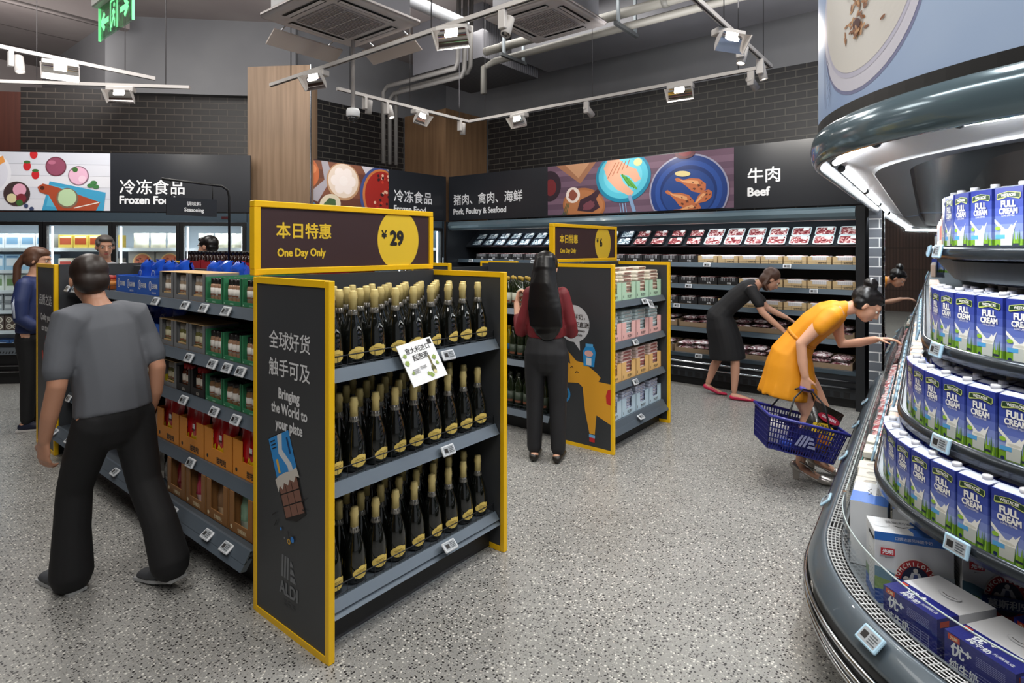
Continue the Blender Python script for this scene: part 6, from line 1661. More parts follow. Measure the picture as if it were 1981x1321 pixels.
def head(mb, F, M, s=1.0):
    e = lambda p, r: ell(mb, F(tuple(s * k for k in p)), tuple(s * k for k in r), M)
    e((0, -.012, .022), (.074, .092, .085)); e((0, .030, -.030), (.060, .062, .075)); e((0, .060, -.082), (.032, .028, .024))
    e((.026, .052, -.035), (.026, .026, .03)); e((-.026, .052, -.035), (.026, .026, .03)); e((0, .072, .030), (.052, .022, .022))
    for k in range(4): e((0, .088 + .0075 * k, .012 - .014 * k), (.010 + .0012 * k, .012, .012))
    e((.010, .098, -.034), (.009, .010, .008)); e((-.010, .098, -.034), (.009, .010, .008))
    e((0, .088, -.056), (.022, .011, .0065)); e((0, .087, -.067), (.020, .011, .007))
    for sx in (-1, 1): e((sx * .077, -.004, -.012), (.010, .018, .030))
def face_parts(p, F, M, s=1.0):
    b = MB(); i = MB(); br = MB()
    for sx in (-1, 1):
        b.ellipsoid(F((sx * .031 * s, .079 * s, .004 * s)), (.0135 * s, .009 * s, .0085 * s), mat('#e4dfd8', .3), 10, 8, M)
        i.ellipsoid(F((sx * .031 * s, .0865 * s, .004 * s)), (.0062 * s, .003 * s, .0065 * s), mat('#1d1410', .2), 8, 6, M)
        br.ellipsoid(F((sx * .032 * s, .090 * s, .024 * s)), (.019 * s, .006 * s, .0035 * s), mat('#2a1c16', .6), 8, 6, M)
    b.build('eyes', p); i.build('irises', p); br.build('eyebrows', p)
    l = MB(); l.ellipsoid(F((0, .097 * s, -.0575 * s)), (.020 * s, .0045 * s, .005 * s), mat('#9a4a44', .4), 10, 6, M); l.ellipsoid(F((0, .0955 * s, -.066 * s)), (.017 * s, .005 * s, .0055 * s), mat('#a6544c', .4), 10, 6, M); l.build('lips', p)
def hand(mb, w, d, n, thumb, curl=.5, s=1.0, spread=.10):
    """w wrist, d pointing direction, n palm normal (fingers curl that way), thumb = side vector"""
    w = Vector(w); d = Vector(d).normalized(); n = Vector(n); n = (n - d * n.dot(d)).normalized(); t = Vector(thumb); t = (t - d * t.dot(d) - n * t.dot(n)).normalized()
    A = w + d * .012 * s; K = w + d * .088 * s
    chain(mb, [(*(w - d * .02), .026 * s, .019 * s), (*A, .030 * s, .016 * s), (*(w + d * .05 * s), .039 * s, .0145 * s), (*K, .038 * s, .012 * s)], t, 12)
    for k, (off, L) in enumerate(((.029, .92), (.0095, 1.0), (-.010, .95), (-.0285, .76))):
        p = K + t * off * s - d * abs(off) * .15; dd = (d + t * off * spread * 10).normalized(); pts = [(*(p - dd * .02), .0092 * s)]
        pts.append((*p, .0092 * s)); ang = 0
        for j, l in enumerate((.043, .026, .021)):
            ang += curl * (.75 if j == 0 else 1.0) * (1 + .08 * k)
            v = dd * cos(ang) + n * sin(ang); p = p + v * l * L * s; pts.append((*p, (.0088, .008, .0068)[j] * s))
        chain(mb, pts, t, 8)
    p = w + d * .022 * s + t * .026 * s; v = (d * .62 + t * .72 + n * .25).normalized(); q = p + v * .045 * s; v2 = (d * .9 + t * .25 + n * .45).normalized(); r = q + v2 * .032 * s
    chain(mb, [(*(p - v * .015), .013 * s), (*p, .0135 * s), (*q, .0105 * s), (*r, .0085 * s), (*(r + v2 * .018 * s), .0072 * s)], n, 8)
SKIN1 = mat('#d7a488', .45); SKIN2 = mat('#c4937a', .45); SKIN3 = mat('#b8866c', .45)
HB = mat('#0d0b0c', .32); HBR = mat('#4a3026', .4); HDB = mat('#241813', .45); HGR = mat('#4d4743', .5)
def person(name, label, loc, phi): return thing(name, label, 'person', (loc[0], loc[1], 0), R(phi - 90), None)
V7 = .0072

# ---------------------------------------------------------------- woman in the red blouse, seen from behind
t = person('person', 'woman with very long black hair, dark red blouse and black trousers, looking at a bottle', (3.70, 2.60), 24)
b = MB()
chain(b, [(0, -.01, .80, .150, .115), (0, -.015, .90, .150, .11), (0, 0, .99, .118, .09), (0, .0, 1.12, .125, .095), (0, -.005, 1.25, .145, .095), (0, -.01, 1.32, .125, .075), (0, -.005, 1.36, .06, .055)])
chain(b, [(0, -.008, 1.34, .05, .048), (0, .01, 1.44, .046, .046)])
F, M = head_frame((0, .022, 1.495), R(8), R(18)); head(b, F, M, .96)
chain(b, [(-.128, -.01, 1.305, .046), (-.175, -.02, 1.14, .040), (-.205, -.01, .99, .036), (-.245, .07, 1.09, .032), (-.275, .14, 1.20, .024)])
hand(b, (-.276, .143, 1.207), (.12, .30, .9), (.9, -.1, -.15), (.1, .9, -.3), .80, .92)
chain(b, [(.128, -.01, 1.305, .046), (.172, .0, 1.14, .040), (.190, .03, 1.00, .036), (.16, .14, 1.05, .032), (.06, .20, 1.12, .024)])
hand(b, (.055, .205, 1.126), (-.7, .3, .5), (-.2, -.8, .3), (-.3, .2, .8), .55, .92)
for sx in (-1, 1):
    chain(b, [(sx * .082, -.01, .86, .085, .09), (sx * .085, .0, .62, .068, .072), (sx * .086, .005, .45, .05), (sx * .088, -.015, .28, .046), (sx * .09, -.02, .08, .032)])
    chain(b, [(sx * .09, -.045, .045, .034), (sx * .095, .05, .038, .036, .028), (sx * .10, .15, .025, .034, .018)])
body = finish_skin(b, 'body', t, SKIN1, V7)
face_parts(t, F, M, .96)
c = MB()
chain(c, [(0, -.005, .965, .150, .118), (0, -.01, 1.03, .155, .122), (0, -.005, 1.12, .140, .112), (0, -.008, 1.24, .152, .108), (0, -.012, 1.315, .138, .085), (0, -.008, 1.355, .072, .064)], cap=False)
for sx, pts in ((-1, [(-.126, -.01, 1.30, .056), (-.150, -.015, 1.19, .052), (-.182, -.015, 1.08, .053), (-.205, -.005, .995, .054), (-.228, .045, 1.045, .047), (-.245, .075, 1.095, .040)]), (1, [(.126, -.01, 1.30, .056), (.158, .0, 1.18, .055), (.180, .015, 1.07, .056), (.190, .04, .995, .054), (.172, .11, 1.03, .048), (.13, .155, 1.075, .040)])): chain(c, pts)
finish_skin(c, 'blouse', t, mat('#6e1a22', .6), .010, 3)
c = MB(); chain(c, [(0, -.008, .985, .128, .10), (0, -.01, .93, .155, .118), (0, -.02, .84, .168, .128), (0, -.015, .78, .165, .12)])
for sx in (-1, 1): chain(c, [(sx * .083, -.012, .84, .092, .108), (sx * .088, -.005, .66, .083, .09), (sx * .09, .0, .46, .070, .078), (sx * .092, -.008, .28, .064, .07), (sx * .094, -.01, .10, .058, .066)])
finish_skin(c, 'trousers', t, mat('#17171b', .7), .011, 3)
c = MB(); ell(c, F((0, -.018, .034)), (.088, .102, .094), M)
chain(c, [(0, -.045, 1.56, .084, .075), (0, -.075, 1.49, .090, .066), (0, -.090, 1.42, .094, .054), (0.0, -.105, 1.34, .102, .046), (.012, -.122, 1.22, .120, .040), (.025, -.130, 1.10, .122, .036), (.034, -.130, 1.01, .095, .028), (.042, -.125, .965, .055, .016)], seg=18)
for k in range(34):
    u = -1 + 2 * k / 33; rnd = random.Random(k); jz = rnd.uniform(-.03, .04)
    chain(c, [(.078 * u, -.075 - .045 * (1 - u * u), 1.54, .010), (.098 * u, -.115 - .035 * (1 - u * u), 1.38, .011), (.012 + .122 * u, -.135 - .028 * (1 - u * u), 1.20, .010), (.028 + .120 * u, -.150 - .01 * (1 - u * u), 1.06, .0085), (.038 + .085 * u, -.140, .985 + .05 * abs(u) + jz, .004)], seg=6)
finish_skin(c, 'long_hair', t, HB, .0068, 4, .5)
c = MB()
for sx in (-1, 1): chain(c, [(sx * .092, -.055, .035, .037, .034), (sx * .096, .0, .045, .041, .042), (sx * .098, .06, .036, .042, .032), (sx * .10, .16, .022, .036, .02)])
finish_skin(c, 'shoes', t, mat('#211d18', .4), .009, 2)
c = MB()
for sx in (-1, 1): c.lathe([(.040, .085), (.042, .092), (.040, .099)], mat('#8b8580', .5), 14, (sx * .09, -.02, 0))
c.build('ankle_cuffs', t)
o = jar_kind('oil_bottle', 'dark green oil bottle held up in the left hand of the woman in red', .030, .27, '#1c2612', '#c9a84a', '#c3c6b4', .03, .42, 'bottle', (.18, .5)).root
o.location = (3.70 - .0, 2.60, 0); 
mw = t.matrix_basis @ Matrix.Translation((-.250, .205, 1.275)) @ Matrix.Rotation(R(-30), 4, 'Y') @ Matrix.Rotation(R(-8), 4, 'X') @ Matrix.Translation((0, 0, -.10))
o.matrix_basis = mw

# ---------------------------------------------------------------- woman in the yellow dress, bending over the case
YC_ = mat('#e0930c', .6)
t = person('person', 'bending woman in a yellow dress with black hair in a bun, carrying a blue basket', (4.60, .895), -85)
b = MB()
chain(b, [(0, -.17, .80, .16, .12), (0, -.15, .88, .165, .12), (0, -.08, 1.0, .125, .092), (0, .01, 1.10, .125, .095), (0, .10, 1.175, .135, .092), (0, .165, 1.215, .115, .07), (0, .19, 1.225, .06, .05)])
chain(b, [(0, .165, 1.21, .05, .047), (0, .255, 1.245, .044, .046)])
F, M = head_frame((0, .325, 1.262), R(4), R(42)); head(b, F, M, .96)
face_parts(t, F, M, .96)
chain(b, [(.145, .12, 1.185, .048), (.175, .04, 1.10, .044), (.195, -.055, .985, .037), (.20, -.045, .86, .034), (.205, -.03, .765, .025)])
hand(b, (.206, -.028, .76), (.0, .05, -1), (-1, .1, 0), (.1, 1, 0), .95, .95)
chain(b, [(-.145, .13, 1.185, .048), (-.18, .14, 1.06, .043), (-.19, .165, .95, .037), (-.185, .27, .97, .033), (-.175, .375, 1.005, .025)])
hand(b, (-.174, .38, 1.007), (.1, .95, .1), (.1, .2, -1), (1, .1, .1), .35, .95)
chain(b, [(.085, -.16, .84, .088, .095), (.085, -.07, .62, .068, .072), (.08, -.02, .47, .05), (.08, -.055, .30, .047), (.08, -.075, .11, .030)])
chain(b, [(.08, -.085, .085, .030), (.08, -.01, .06, .033, .026), (.08, .08, .025, .034, .018), (.08, .13, .018, .026, .014)])
chain(b, [(-.085, -.16, .84, .088, .095), (-.095, -.03, .63, .068, .072), (-.11, .05, .48, .05), (-.12, .02, .30, .047), (-.125, .0, .11, .030)])
chain(b, [(-.125, -.01, .085, .030), (-.125, .065, .06, .033, .026), (-.125, .155, .025, .034, .018), (-.125, .205, .018, .026, .014)])
finish_skin(b, 'body', t, SKIN1, V7)
c = MB()
chain(c, [(0, -.155, .80, .185, .15), (0, -.145, .88, .178, .138), (0, -.075, 1.0, .138, .108), (0, .012, 1.10, .146, .112), (0, .10, 1.178, .155, .108), (0, .155, 1.21, .135, .085), (0, .18, 1.222, .075, .066)], cap=False)
chain(c, [(0, -.145, .90, .172, .132), (0, -.155, .80, .195, .16), (0, -.16, .70, .21, .178), (0, -.17, .62, .222, .190), (0, -.175, .585, .225, .195)], cap=False, seg=22)
for k in range(13):
    q = 2 * pi * k / 13 + .2; chain(c, [(.178 * cos(q), -.155 + .145 * sin(q), .78, .010), (.205 * cos(q), -.168 + .175 * sin(q), .66, .016), (.216 * cos(q), -.175 + .186 * sin(q), .590, .019)], seg=8, cap=False)
for sx in (-1, 1): chain(c, [(sx * .08, .135, 1.192, .062), (sx * .142, .118, 1.182, .066), (sx * .162, .085, 1.142, .062), (sx * .176, .06, 1.106, .057)])
chain(c, [(0, .175, 1.222, .07, .06), (0, .195, 1.232, .058, .054)])
finish_skin(c, 'dress', t, YC_, .0095, 3)
c = MB(); 
c2_ = MB(); c2_.lathe([(.141, -.012), (.146, 0), (.141, .012)], mat('#c97f08', .6), 24, (0, 0, 0), Matrix.Translation((0, -.075, 1.0)) @ Matrix.Rotation(R(-38), 4, 'X') @ Matrix.Diagonal((1, .79, 1, 1))); c2_.build('waist_seam', t)
ell(c, F((0, -.030, .034)), (.084, .092, .086), M); ell(c, F((0, -.01, .068)), (.074, .085, .052), M); ell(c, F((.055, -.035, -.01)), (.03, .045, .05), M); ell(c, F((-.055, -.035, -.01)), (.03, .045, .05), M)
ell(c, F((0, -.075, .125)), (.048, .048, .042), M); ell(c, F((0, -.06, .095)), (.04, .04, .03), M)
finish_skin(c, 'hair_bun', t, HB, .007, 2)
SIL = mat('#b9b3ac', .25, .6)
for sx, y0 in ((.08, 0), (-.125, .075)):
    c = MB(); chain(c, [(sx, y0 - .10, .080, .034, .018), (sx, y0 - .03, .052, .036, .012), (sx, y0 + .07, .012, .038, .011), (sx, y0 + .16, .010, .024, .009)]); chain(c, [(sx, y0 + .055, .036, .040, .026), (sx, y0 + .11, .026, .038, .023), (sx, y0 + .17, .016, .024, .014)]); chain(c, [(sx, y0 - .115, .10, .030, .030), (sx, y0 - .085, .085, .034, .018)])
    o = finish_skin(c, 'shoe', t, SIL, .006, 2)
    h_ = MB(); h_.prism([(-.022, 0), (.012, 0), (.020, .075), (-.028, .075)], (sx - .02, y0 - .095, .001), (0, 1, 0), (0, 0, 1), (.04, 0, 0), SIL); h_.build('heel', o)
    s_ = MB(); s_.tube([(sx - .034, y0 - .07, .135), (sx, y0 - .035, .125), (sx + .034, y0 - .07, .135), (sx, y0 - .11, .13)], .0045, SIL, 6, True, True); s_.tube([(sx - .03, y0 - .06, .13), (sx + .035, y0 + .02, .075)], .0045, SIL, 6); s_.tube([(sx + .03, y0 - .06, .13), (sx - .035, y0 + .02, .075)], .0045, SIL, 6); s_.build('ankle_straps', o)

# basket
BKC = mat('#1c1f66', .35); BKR = mat('#2b2f86', .3)
bk_t = thing('shopping_basket', 'dark blue plastic shopping basket hanging from the hand of the woman in yellow', 'basket', (0, 0, 0))
def bpt(u, v, z):
    s = .86 + .14 * z / .22; return (u * .25 * s, v * .165 * s, z)
b = MB(); tk = .0035
def slat(p, q, r_): b.tube([p, q], r_, BKC, 4, True, False, False)
for (u0, v0, u1, v1, n) in ((-1, -1, 1, -1, 26), (1, 1, -1, 1, 26), (1, -1, 1, 1, 16), (-1, 1, -1, -1, 16)):
    for k in range(n + 1):
        f = k / n; u = u0 + (u1 - u0) * f; v = v0 + (v1 - v0) * f
        slat(bpt(u, v, 0.0), bpt(u, v, .22), .0042)
    for z in (.004, .045, .08, .115, .15, .185): slat(bpt(u0, v0, z), bpt(u1, v1, z), .0046)
b.add([bpt(u, v, .003) for u, v in ((-1, -1), (1, -1), (1, 1), (-1, 1))], [(0, 1, 2, 3)], BKC)
for v in (-1, 1): b.add([bpt(-.32, v * 1.005, .03), bpt(.32, v * 1.005, .03), bpt(.32, v * 1.005, .18), bpt(-.32, v * 1.005, .18)], [(0, 1, 2, 3)], BKC)
b.build('basket_body', bk_t)
b = MB(); b.tube([bpt(-1.03, -1.04, .222), bpt(1.03, -1.04, .222), bpt(1.03, 1.04, .222), bpt(-1.03, 1.04, .222)], .011, BKR, 8, False, True); b.build('rim', bk_t)
for v, m_ in ((-1, mat('#15161c', .4)), (1, mat('#15161c', .4))): MB().tube([bpt(-.55, v, .22), (-.10, v * .09, .36), (-.03, v * .022, .425), (.03, v * .022, .425), (.10, v * .09, .36), bpt(.55, v, .22)], .006, m_, 8).build('handle', bk_t)
MB().tube([(-.045, 0, .425), (.045, 0, .425)], .014, mat('#4d46a8', .35), 10).build('grip', bk_t)
a = MB(); A = Art(a, (-.08, -.1615, .05), (1, 0, 0), (0, -.105, 1), .0012)
LG = mat('#9a9fc4', .4)
for k in range(3): A.poly([(.02 + .025 * k, .02), (.037 + .025 * k, .02), (.062 + .022 * k, .10), (.047 + .022 * k, .10)], LG)
for k in range(3): A.poly([(.10, .02 + .028 * k), (.155 - .012 * k, .02 + .028 * k), (.148 - .012 * k, .038 + .028 * k), (.108, .038 + .028 * k)], LG)
a.build('emblem', bk_t)
gx, gy, gz = (t.matrix_basis @ Vector((.206, -.02, .675))).to_3d()
BM = Matrix.Translation((gx, gy, gz)) @ Matrix.Rotation(R(-58), 4, 'Z') @ Matrix.Rotation(R(13), 4, 'Y') @ Matrix.Translation((0, 0, -.425))
bk_t.matrix_basis = BM
o = bag_mesh(.21, .10, .29, mat('#17140f', .25, coat=.5), mat('#c78a1c', .3), 77).build('crisp_bag')
a = MB(); A = Art(a, (-.095, -.054, .03), (1, 0, 0), (0, 0, 1), .0015)
A.poly([(.02, .05), (.17, .04), (.175, .13), (.10, .15), (.015, .12)], mat('#d9b82a', .35)); A.poly([(.02, .02), (.17, .02), (.14, .07), (.06, .075)], mat('#c9761e', .4))
A.text('TORTILLA', .095, .11, .030, INK, 'C', .03, .9); A.text('CHIPS', .095, .08, .030, INK, 'C', .03, .9)
A.ell(.095, .185, .075, .028, mat('#a3223a', .35), 28); A.text('SNACKERS', .095, .178, .024, TXT, 'C', .02, .85)
a.build('print', o); tag(o, 'black and yellow tortilla chips bag sticking out of the blue basket', 'bag')
o.matrix_basis = BM @ Matrix.Translation((.11, -.03, .06)) @ Matrix.Rotation(R(-8), 4, 'X') @ Matrix.Rotation(R(14), 4, 'Y')
b = MB(); b.cbox(-.085, .085, -.05, .05, 0, .05, mat('#2a4fc0', .35), .01, 2); o = b.build('biscuit_packet'); a = MB(); A = Art(a, (-.085, -.0505, 0), (1, 0, 0), (0, 0, 1), .001); A.rect(.05, .005, .13, .045, mat('#c2582a', .4)); A.rect(.06, .015, .12, .035, TXT); a.build('print', o)
tag(o, 'blue and orange packet lying on the bottom of the blue basket', 'packet'); o.matrix_basis = BM @ Matrix.Translation((-.02, -.07, .012))
b = MB(); b.cbox(-.07, .07, -.045, .045, 0, .14, mat('#d5d2cc', .4), .008, 2); o = b.build('food_packet'); tag(o, 'pale packet at the left end of the blue basket', 'packet'); o.matrix_basis = BM @ Matrix.Translation((-.13, .02, .012))

# ---------------------------------------------------------------- woman in the black dress at the meat fridge
t = person('person', 'woman in a black knee-length dress and red flat shoes leaning to the meat fridge', (6.50, 2.10), -74)
b = MB()
chain(b, [(0, -.12, .80, .165, .125), (0, -.11, .88, .165, .12), (0, -.03, 1.0, .128, .095), (0, .08, 1.11, .13, .098), (0, .19, 1.20, .14, .095), (0, .265, 1.245, .115, .07), (0, .29, 1.255, .06, .05)])
chain(b, [(0, .27, 1.245, .05, .047), (0, .36, 1.29, .044, .046)])
F, M = head_frame((0, .42, 1.315), R(10), R(45)); head(b, F, M, .96); face_parts(t, F, M, .96)
chain(b, [(.148, .22, 1.215, .048), (.175, .28, 1.09, .043), (.19, .33, .975, .037), (.185, .43, .88, .033), (.175, .52, .80, .025)])
hand(b, (.174, .525, .795), (0, .7, -.7), (-.3, -.6, -.6), (-1, .2, 0), .4, .95)
chain(b, [(-.148, .22, 1.215, .048), (-.175, .30, 1.10, .043), (-.19, .38, .99, .037), (-.185, .49, .93, .033), (-.175, .58, .89, .025)])
hand(b, (-.174, .585, .887), (0, .8, -.5), (.3, -.5, -.7), (1, .2, 0), .4, .95)
chain(b, [(.085, -.11, .84, .088, .095), (.085, -.02, .62, .068, .072), (.085, .06, .47, .05), (.085, .06, .30, .047), (.085, .05, .10, .030)])
chain(b, [(.085, .04, .045, .032), (.085, .12, .036, .034, .026), (.085, .22, .018, .03, .014)])
chain(b, [(-.085, -.11, .84, .088, .095), (-.085, -.10, .62, .068, .072), (-.085, -.10, .47, .05), (-.09, -.17, .30, .047), (-.09, -.23, .13, .030)])
chain(b, [(-.09, -.245, .085, .032), (-.09, -.165, .05, .034, .026), (-.09, -.07, .018, .03, .014)])
finish_skin(b, 'body', t, SKIN2, V7)
c = MB()
chain(c, [(0, -.115, .86, .178, .138), (0, -.11, .89, .178, .136), (0, -.03, 1.0, .142, .11), (0, .08, 1.11, .146, .112), (0, .19, 1.205, .155, .108), (0, .25, 1.24, .135, .085), (0, .28, 1.252, .075, .064)], cap=False)
chain(c, [(0, -.11, .90, .175, .135), (0, -.085, .78, .19, .165), (0, -.045, .62, .187, .18), (0, -.025, .47, .182, .19), (0, -.022, .43, .18, .19)], cap=False, seg=20)
for sx, q in ((1, (.182, .30, 1.06)), (-1, (-.182, .325, 1.07))): chain(c, [(sx * .09, .225, 1.22, .062), (sx * .145, .215, 1.21, .066), (sx * .17, .26, 1.13, .060), (*q, .054)])
finish_skin(c, 'dress', t, mat('#111115', .7), .0105, 3)
c = MB(); ell(c, F((0, -.030, .034)), (.086, .094, .088), M); ell(c, F((0, -.04, -.03)), (.082, .07, .08), M)
for k in range(10):
    u = -1 + 2 * k / 9; p0 = F((.07 * u, -.05, .03)); p1 = F((.085 * u, -.02, -.10)); chain(c, [(*p0, .022), (*p1, .020), (p1.x, p1.y + .03, p1.z - .06, .010)], seg=6)
finish_skin(c, 'hair', t, mat('#4b3226', .45), .0085, 2)
for (sx, y0, z0, p) in ((.085, .0, 0, 0), (-.09, -.285, .012, 1)):
    c = MB(); z1 = .055 if p else 0
    chain(c, [(sx, y0 + .025, .030 + z1, .036, .028), (sx, y0 + .09, .028 + z1 * .6, .038, .028), (sx, y0 + .16, .022 + z1 * .1, .040, .022), (sx, y0 + .25, .014, .024, .012)])
    finish_skin(c, 'shoe', t, mat('#c01f48', .35), .0075, 2)

# ---------------------------------------------------------------- walking man in the grey T-shirt
t = person('person', 'walking man in a grey T-shirt and black trousers, seen from behind', (1.01, 3.31), 103)
b = MB()
chain(b, [(0, -.01, .80, .150, .11), (0, .0, .90, .145, .105), (0, .02, 1.01, .138, .098), (-.01, .05, 1.15, .150, .105), (-.02, .07, 1.27, .155, .10), (-.025, .075, 1.335, .125, .078), (-.03, .08, 1.365, .062, .056)])
chain(b, [(-.03, .08, 1.35, .054, .052), (-.035, .115, 1.44, .050, .050)])
F, M = head_frame((-.04, .135, 1.495), R(-14), R(20)); head(b, F, M, .96); face_parts(t, F, M, .96)
chain(b, [(-.170, .06, 1.315, .052), (-.215, .04, 1.16, .046), (-.235, .02, 1.02, .040), (-.245, .06, .88, .036), (-.245, .10, .765, .027)])
hand(b, (-.245, .105, .76), (.05, .15, -1), (1, .2, 0), (.1, 1, .1), .45, 1.0)
chain(b, [(.135, .06, 1.315, .052), (.185, .02, 1.17, .046), (.20, -.03, 1.03, .040), (.20, -.01, .90, .036), (.195, .03, .79, .027)])
hand(b, (.195, .034, .785), (0, .2, -1), (-1, .1, 0), (-.1, 1, .1), .45, 1.0)
chain(b, [(-.085, -.01, .84, .088, .092), (-.095, .07, .64, .070), (-.105, .13, .48, .053), (-.115, .13, .29, .05), (-.12, .13, .10, .034)])
chain(b, [(-.12, .105, .05, .036), (-.125, .20, .042, .036, .03), (-.13, .30, .028, .034, .02)])
chain(b, [(.085, -.01, .84, .088, .092), (.09, -.05, .64, .070), (.092, -.10, .48, .053), (.092, -.22, .31, .05), (.092, -.30, .14, .034)])
chain(b, [(.092, -.325, .10, .036), (.095, -.245, .06, .036, .03), (.098, -.15, .03, .034, .02)])
finish_skin(b, 'body', t, SKIN3, V7)
c = MB()
chain(c, [(0, -.005, .85, .175, .132), (0, .01, .96, .168, .128), (-.008, .045, 1.13, .168, .122), (-.018, .068, 1.26, .172, .115), (-.024, .074, 1.335, .142, .088), (-.028, .076, 1.37, .076, .068)], cap=False)
for pts in ([(-.10, .066, 1.320, .070), (-.160, .06, 1.305, .084), (-.200, .05, 1.20, .066), (-.226, .032, 1.08, .060)], [(.06, .066, 1.320, .070), (.125, .058, 1.305, .084), (.168, .035, 1.20, .066), (.195, -.005, 1.09, .060)]): chain(c, pts)
finish_skin(c, 't_shirt', t, mat('#5a5d64', .8), .010, 3)
c = MB(); chain(c, [(0, -.002, .93, .152, .113), (0, -.01, .84, .165, .125), (0, -.01, .78, .165, .118)])
chain(c, [(-.085, -.01, .82, .096, .106), (-.096, .07, .64, .086, .09), (-.106, .128, .48, .076), (-.116, .13, .29, .078), (-.121, .125, .075, .092)])
chain(c, [(.085, -.01, .82, .096, .106), (.09, -.05, .64, .086, .09), (.092, -.10, .48, .076), (.092, -.215, .31, .078), (.092, -.295, .125, .088)])
finish_skin(c, 'trousers', t, mat('#101013', .8), .011, 3)
c = MB(); ell(c, F((0, -.022, .036)), (.083, .096, .088), M); ell(c, F((0, -.045, -.02)), (.078, .062, .07), M); ell(c, F((0, .03, .085)), (.065, .06, .03), M)
finish_skin(c, 'hair', t, HDB, .0085, 2)
for (sx, y0, z1) in ((-.125, .075, 0), (.095, -.345, .055)):
    c = MB(); chain(c, [(sx, y0 + .02, .042 + z1, .040, .036), (sx, y0 + .10, .05 + z1 * .5, .045, .045), (sx, y0 + .18, .035 + z1 * .1, .048, .03), (sx, y0 + .26, .026, .04, .022)]); o = finish_skin(c, 'shoe', t, mat('#3f4247', .6), .009, 2)
    s_ = MB(); s_.prism([(-.01, .001 + z1), (.14, .001 + z1 * .3), (.28, .001), (.285, .016), (.14, .016 + z1 * .3), (-.012, .016 + z1)], (sx - .040, y0, 0), (0, 1, 0), (0, 0, 1), (.080, 0, 0), mat('#a9abad', .6)); s_.build('sole', o)

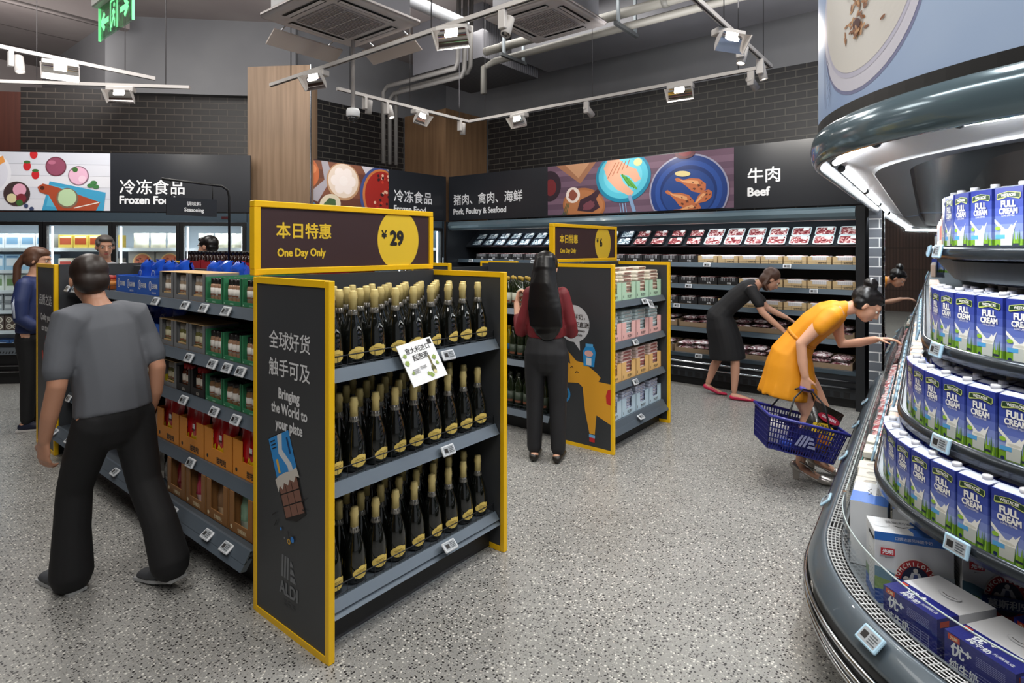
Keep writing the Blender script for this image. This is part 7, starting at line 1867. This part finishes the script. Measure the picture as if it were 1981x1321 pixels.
# ---------------------------------------------------------------- three people further back (mostly hidden by the shelf)
def stander(label, loc, phi, H, skin, shirt, trouser, hair, hair_m, yaw=0, pitch=5, stripe=None, beard=False):
    t = person('person', label, loc, phi); k = H / 1.70
    S = lambda pts: [tuple(v * k for v in p) for p in pts]
    b = MB()
    chain(b, S([(0, -.01, .84, .155, .11), (0, 0, 1.03, .14, .10), (0, .01, 1.18, .16, .11), (0, .0, 1.31, .17, .105), (0, -.01, 1.385, .135, .08), (0, 0, 1.42, .062, .056)]))
    chain(b, S([(0, .0, 1.40, .054, .052), (0, .02, 1.50, .05, .05)]))
    F, M = head_frame((0, .03 * k, 1.575 * k), R(yaw), R(pitch)); head(b, F, M, 1.0); face_parts(t, F, M, 1.0)
    for sx in (-1, 1):
        chain(b, S([(sx * .17, -.01, 1.36, .055), (sx * .22, -.02, 1.20, .048), (sx * .235, -.01, 1.05, .040), (sx * .22, .10, .96, .035), (sx * .18, .19, .95, .027)]))
        hand(b, Vector((sx * .178, .195, .95)) * k, (-sx * .5, .8, 0), (-sx * .6, -.5, -.3), (0, .2, 1), .5, .98)
        chain(b, S([(sx * .088, -.01, .86, .088, .092), (sx * .09, 0, .66, .07), (sx * .092, .0, .48, .053), (sx * .094, -.02, .30, .05), (sx * .096, -.025, .10, .034)]))
        chain(b, S([(sx * .096, -.045, .05, .035), (sx * .10, .05, .04, .035, .03), (sx * .105, .15, .026, .034, .02)]))
    finish_skin(b, 'body', t, skin, .0082)
    c = MB(); chain(c, S([(0, -.005, .90, .175, .128), (0, .01, 1.16, .178, .125), (0, .0, 1.31, .188, .12), (0, -.01, 1.385, .155, .092), (0, -.005, 1.425, .075, .068)]), cap=False)
    for sx in (-1, 1): chain(c, S([(sx * .16, -.01, 1.35, .074, .068), (sx * .22, -.02, 1.20, .066), (sx * .237, -.01, 1.05, .060), (sx * .226, .08, .975, .052)]))
    finish_skin(c, 'jacket' if stripe else 'shirt', t, shirt, .011, 3)
    if stripe:
        s_ = MB()
        for sx in (-1, 1):
            for j in range(2): s_.tube([tuple(v * k for v in p) for p in ((sx * (.225 - .02 * j), -.045 + .02 * j, 1.32), (sx * (.285 - .012 * j), -.045 - .012 * j, 1.19), (sx * (.297 - .012 * j), -.03 - .01 * j, 1.06))], .006, stripe, 6)
        s_.build('sleeve_stripes', t)
    c = MB(); chain(c, S([(0, -.008, .97, .15, .11), (0, -.01, .86, .165, .125), (0, -.01, .80, .165, .12)]))
    for sx in (-1, 1): chain(c, S([(sx * .088, -.01, .84, .095, .105), (sx * .09, 0, .64, .082), (sx * .093, .0, .46, .068), (sx * .096, -.01, .28, .06), (sx * .098, -.015, .10, .052)]))
    finish_skin(c, 'trousers', t, trouser, .012, 3)
    c = MB(); ell(c, F((0, -.024, .036)), (.083, .094, .086), M); ell(c, F((0, -.045, -.015)), (.078, .060, .06), M)
    if hair == 'ponytail':
        ell(c, F((.0, .0, .07)), (.076, .085, .05), M); ell(c, F((.06, -.02, .0)), (.028, .05, .055), M); ell(c, F((-.06, -.02, .0)), (.028, .05, .055), M)
        p = F((0, -.11, .0)); ell(c, p, (.03, .03, .03)); chain(c, [(*p, .028), (p.x, p.y - .045, p.z - .08, .032), (p.x, p.y - .05, p.z - .22, .03), (p.x, p.y - .04, p.z - .36, .012)])
    else:
        ell(c, F((0, .045, .082)), (.062, .045, .026), M); ell(c, F((.062, .01, .035)), (.022, .05, .035), M); ell(c, F((-.062, .01, .035)), (.022, .05, .035), M)
    finish_skin(c, 'hair', t, hair_m, .0085, 2)
    c = MB()
    for sx in (-1, 1): chain(c, S([(sx * .097, -.055, .038, .038, .036), (sx * .10, .02, .045, .042, .042), (sx * .103, .09, .034, .044, .03), (sx * .106, .17, .024, .037, .022)]))
    finish_skin(c, 'shoes', t, mat('#1b2138', .5), .010, 2)
    s_ = MB()
    for sx in (-1, 1): s_.box(sx * .10 * k - .04, sx * .10 * k + .04, -.09 * k, .20 * k, .001, .018, mat('#d8d5d2', .6))
    s_.build('soles', t)
    return t
stander('shop worker with a brown ponytail and navy striped jacket, half behind the far yellow panel', (1.43, 6.76), -32, 1.665, SKIN1, mat('#1c2c5c', .6), mat('#141518', .7), 'ponytail', mat('#5a3d2e', .4), 0, 12, mat('#c9d3e6', .5))
stander('grey-haired man in a pale shirt facing the shelf, head above the long shelf unit', (2.06, 7.02), -98, 1.80, SKIN2, mat('#b9bcc2', .7), mat('#2a2c33', .7), 'short', HGR, 0, 10)
stander('black-haired man in profile looking left over the top of the long shelf unit', (2.86, 6.42), 122, 1.80, SKIN2, mat('#2d3a55', .7), mat('#23252b', .7), 'short', HB, 0, 8)
# ================================================================== LABELS: like things told apart by their order
ORD = ('first', 'second', 'third', 'fourth', 'fifth', 'sixth', 'seventh', 'eighth', 'ninth', 'tenth', 'eleventh', 'twelfth', 'thirteenth', 'fourteenth', 'fifteenth', 'sixteenth', 'seventeenth', 'eighteenth', 'nineteenth', 'twentieth')
same = {}
for o in C.objects:
    if o.parent is None and 'label' in o.keys(): same.setdefault(o['label'], []).append(o)
cy, sy = cos(R(38.5)), sin(R(38.5))
def px_of(o):
    x, y, z = o.matrix_basis.translation
    return (x * sy - y * cy) / max(.2, x * cy + y * sy)
for lab, os_ in same.items():
    if len(os_) < 2: continue
    os_.sort(key=px_of)
    for k, o in enumerate(os_):
        o['label'] = lab + (', %s from left' % ORD[k] if k < 20 else ', number %d from left' % (k + 1))
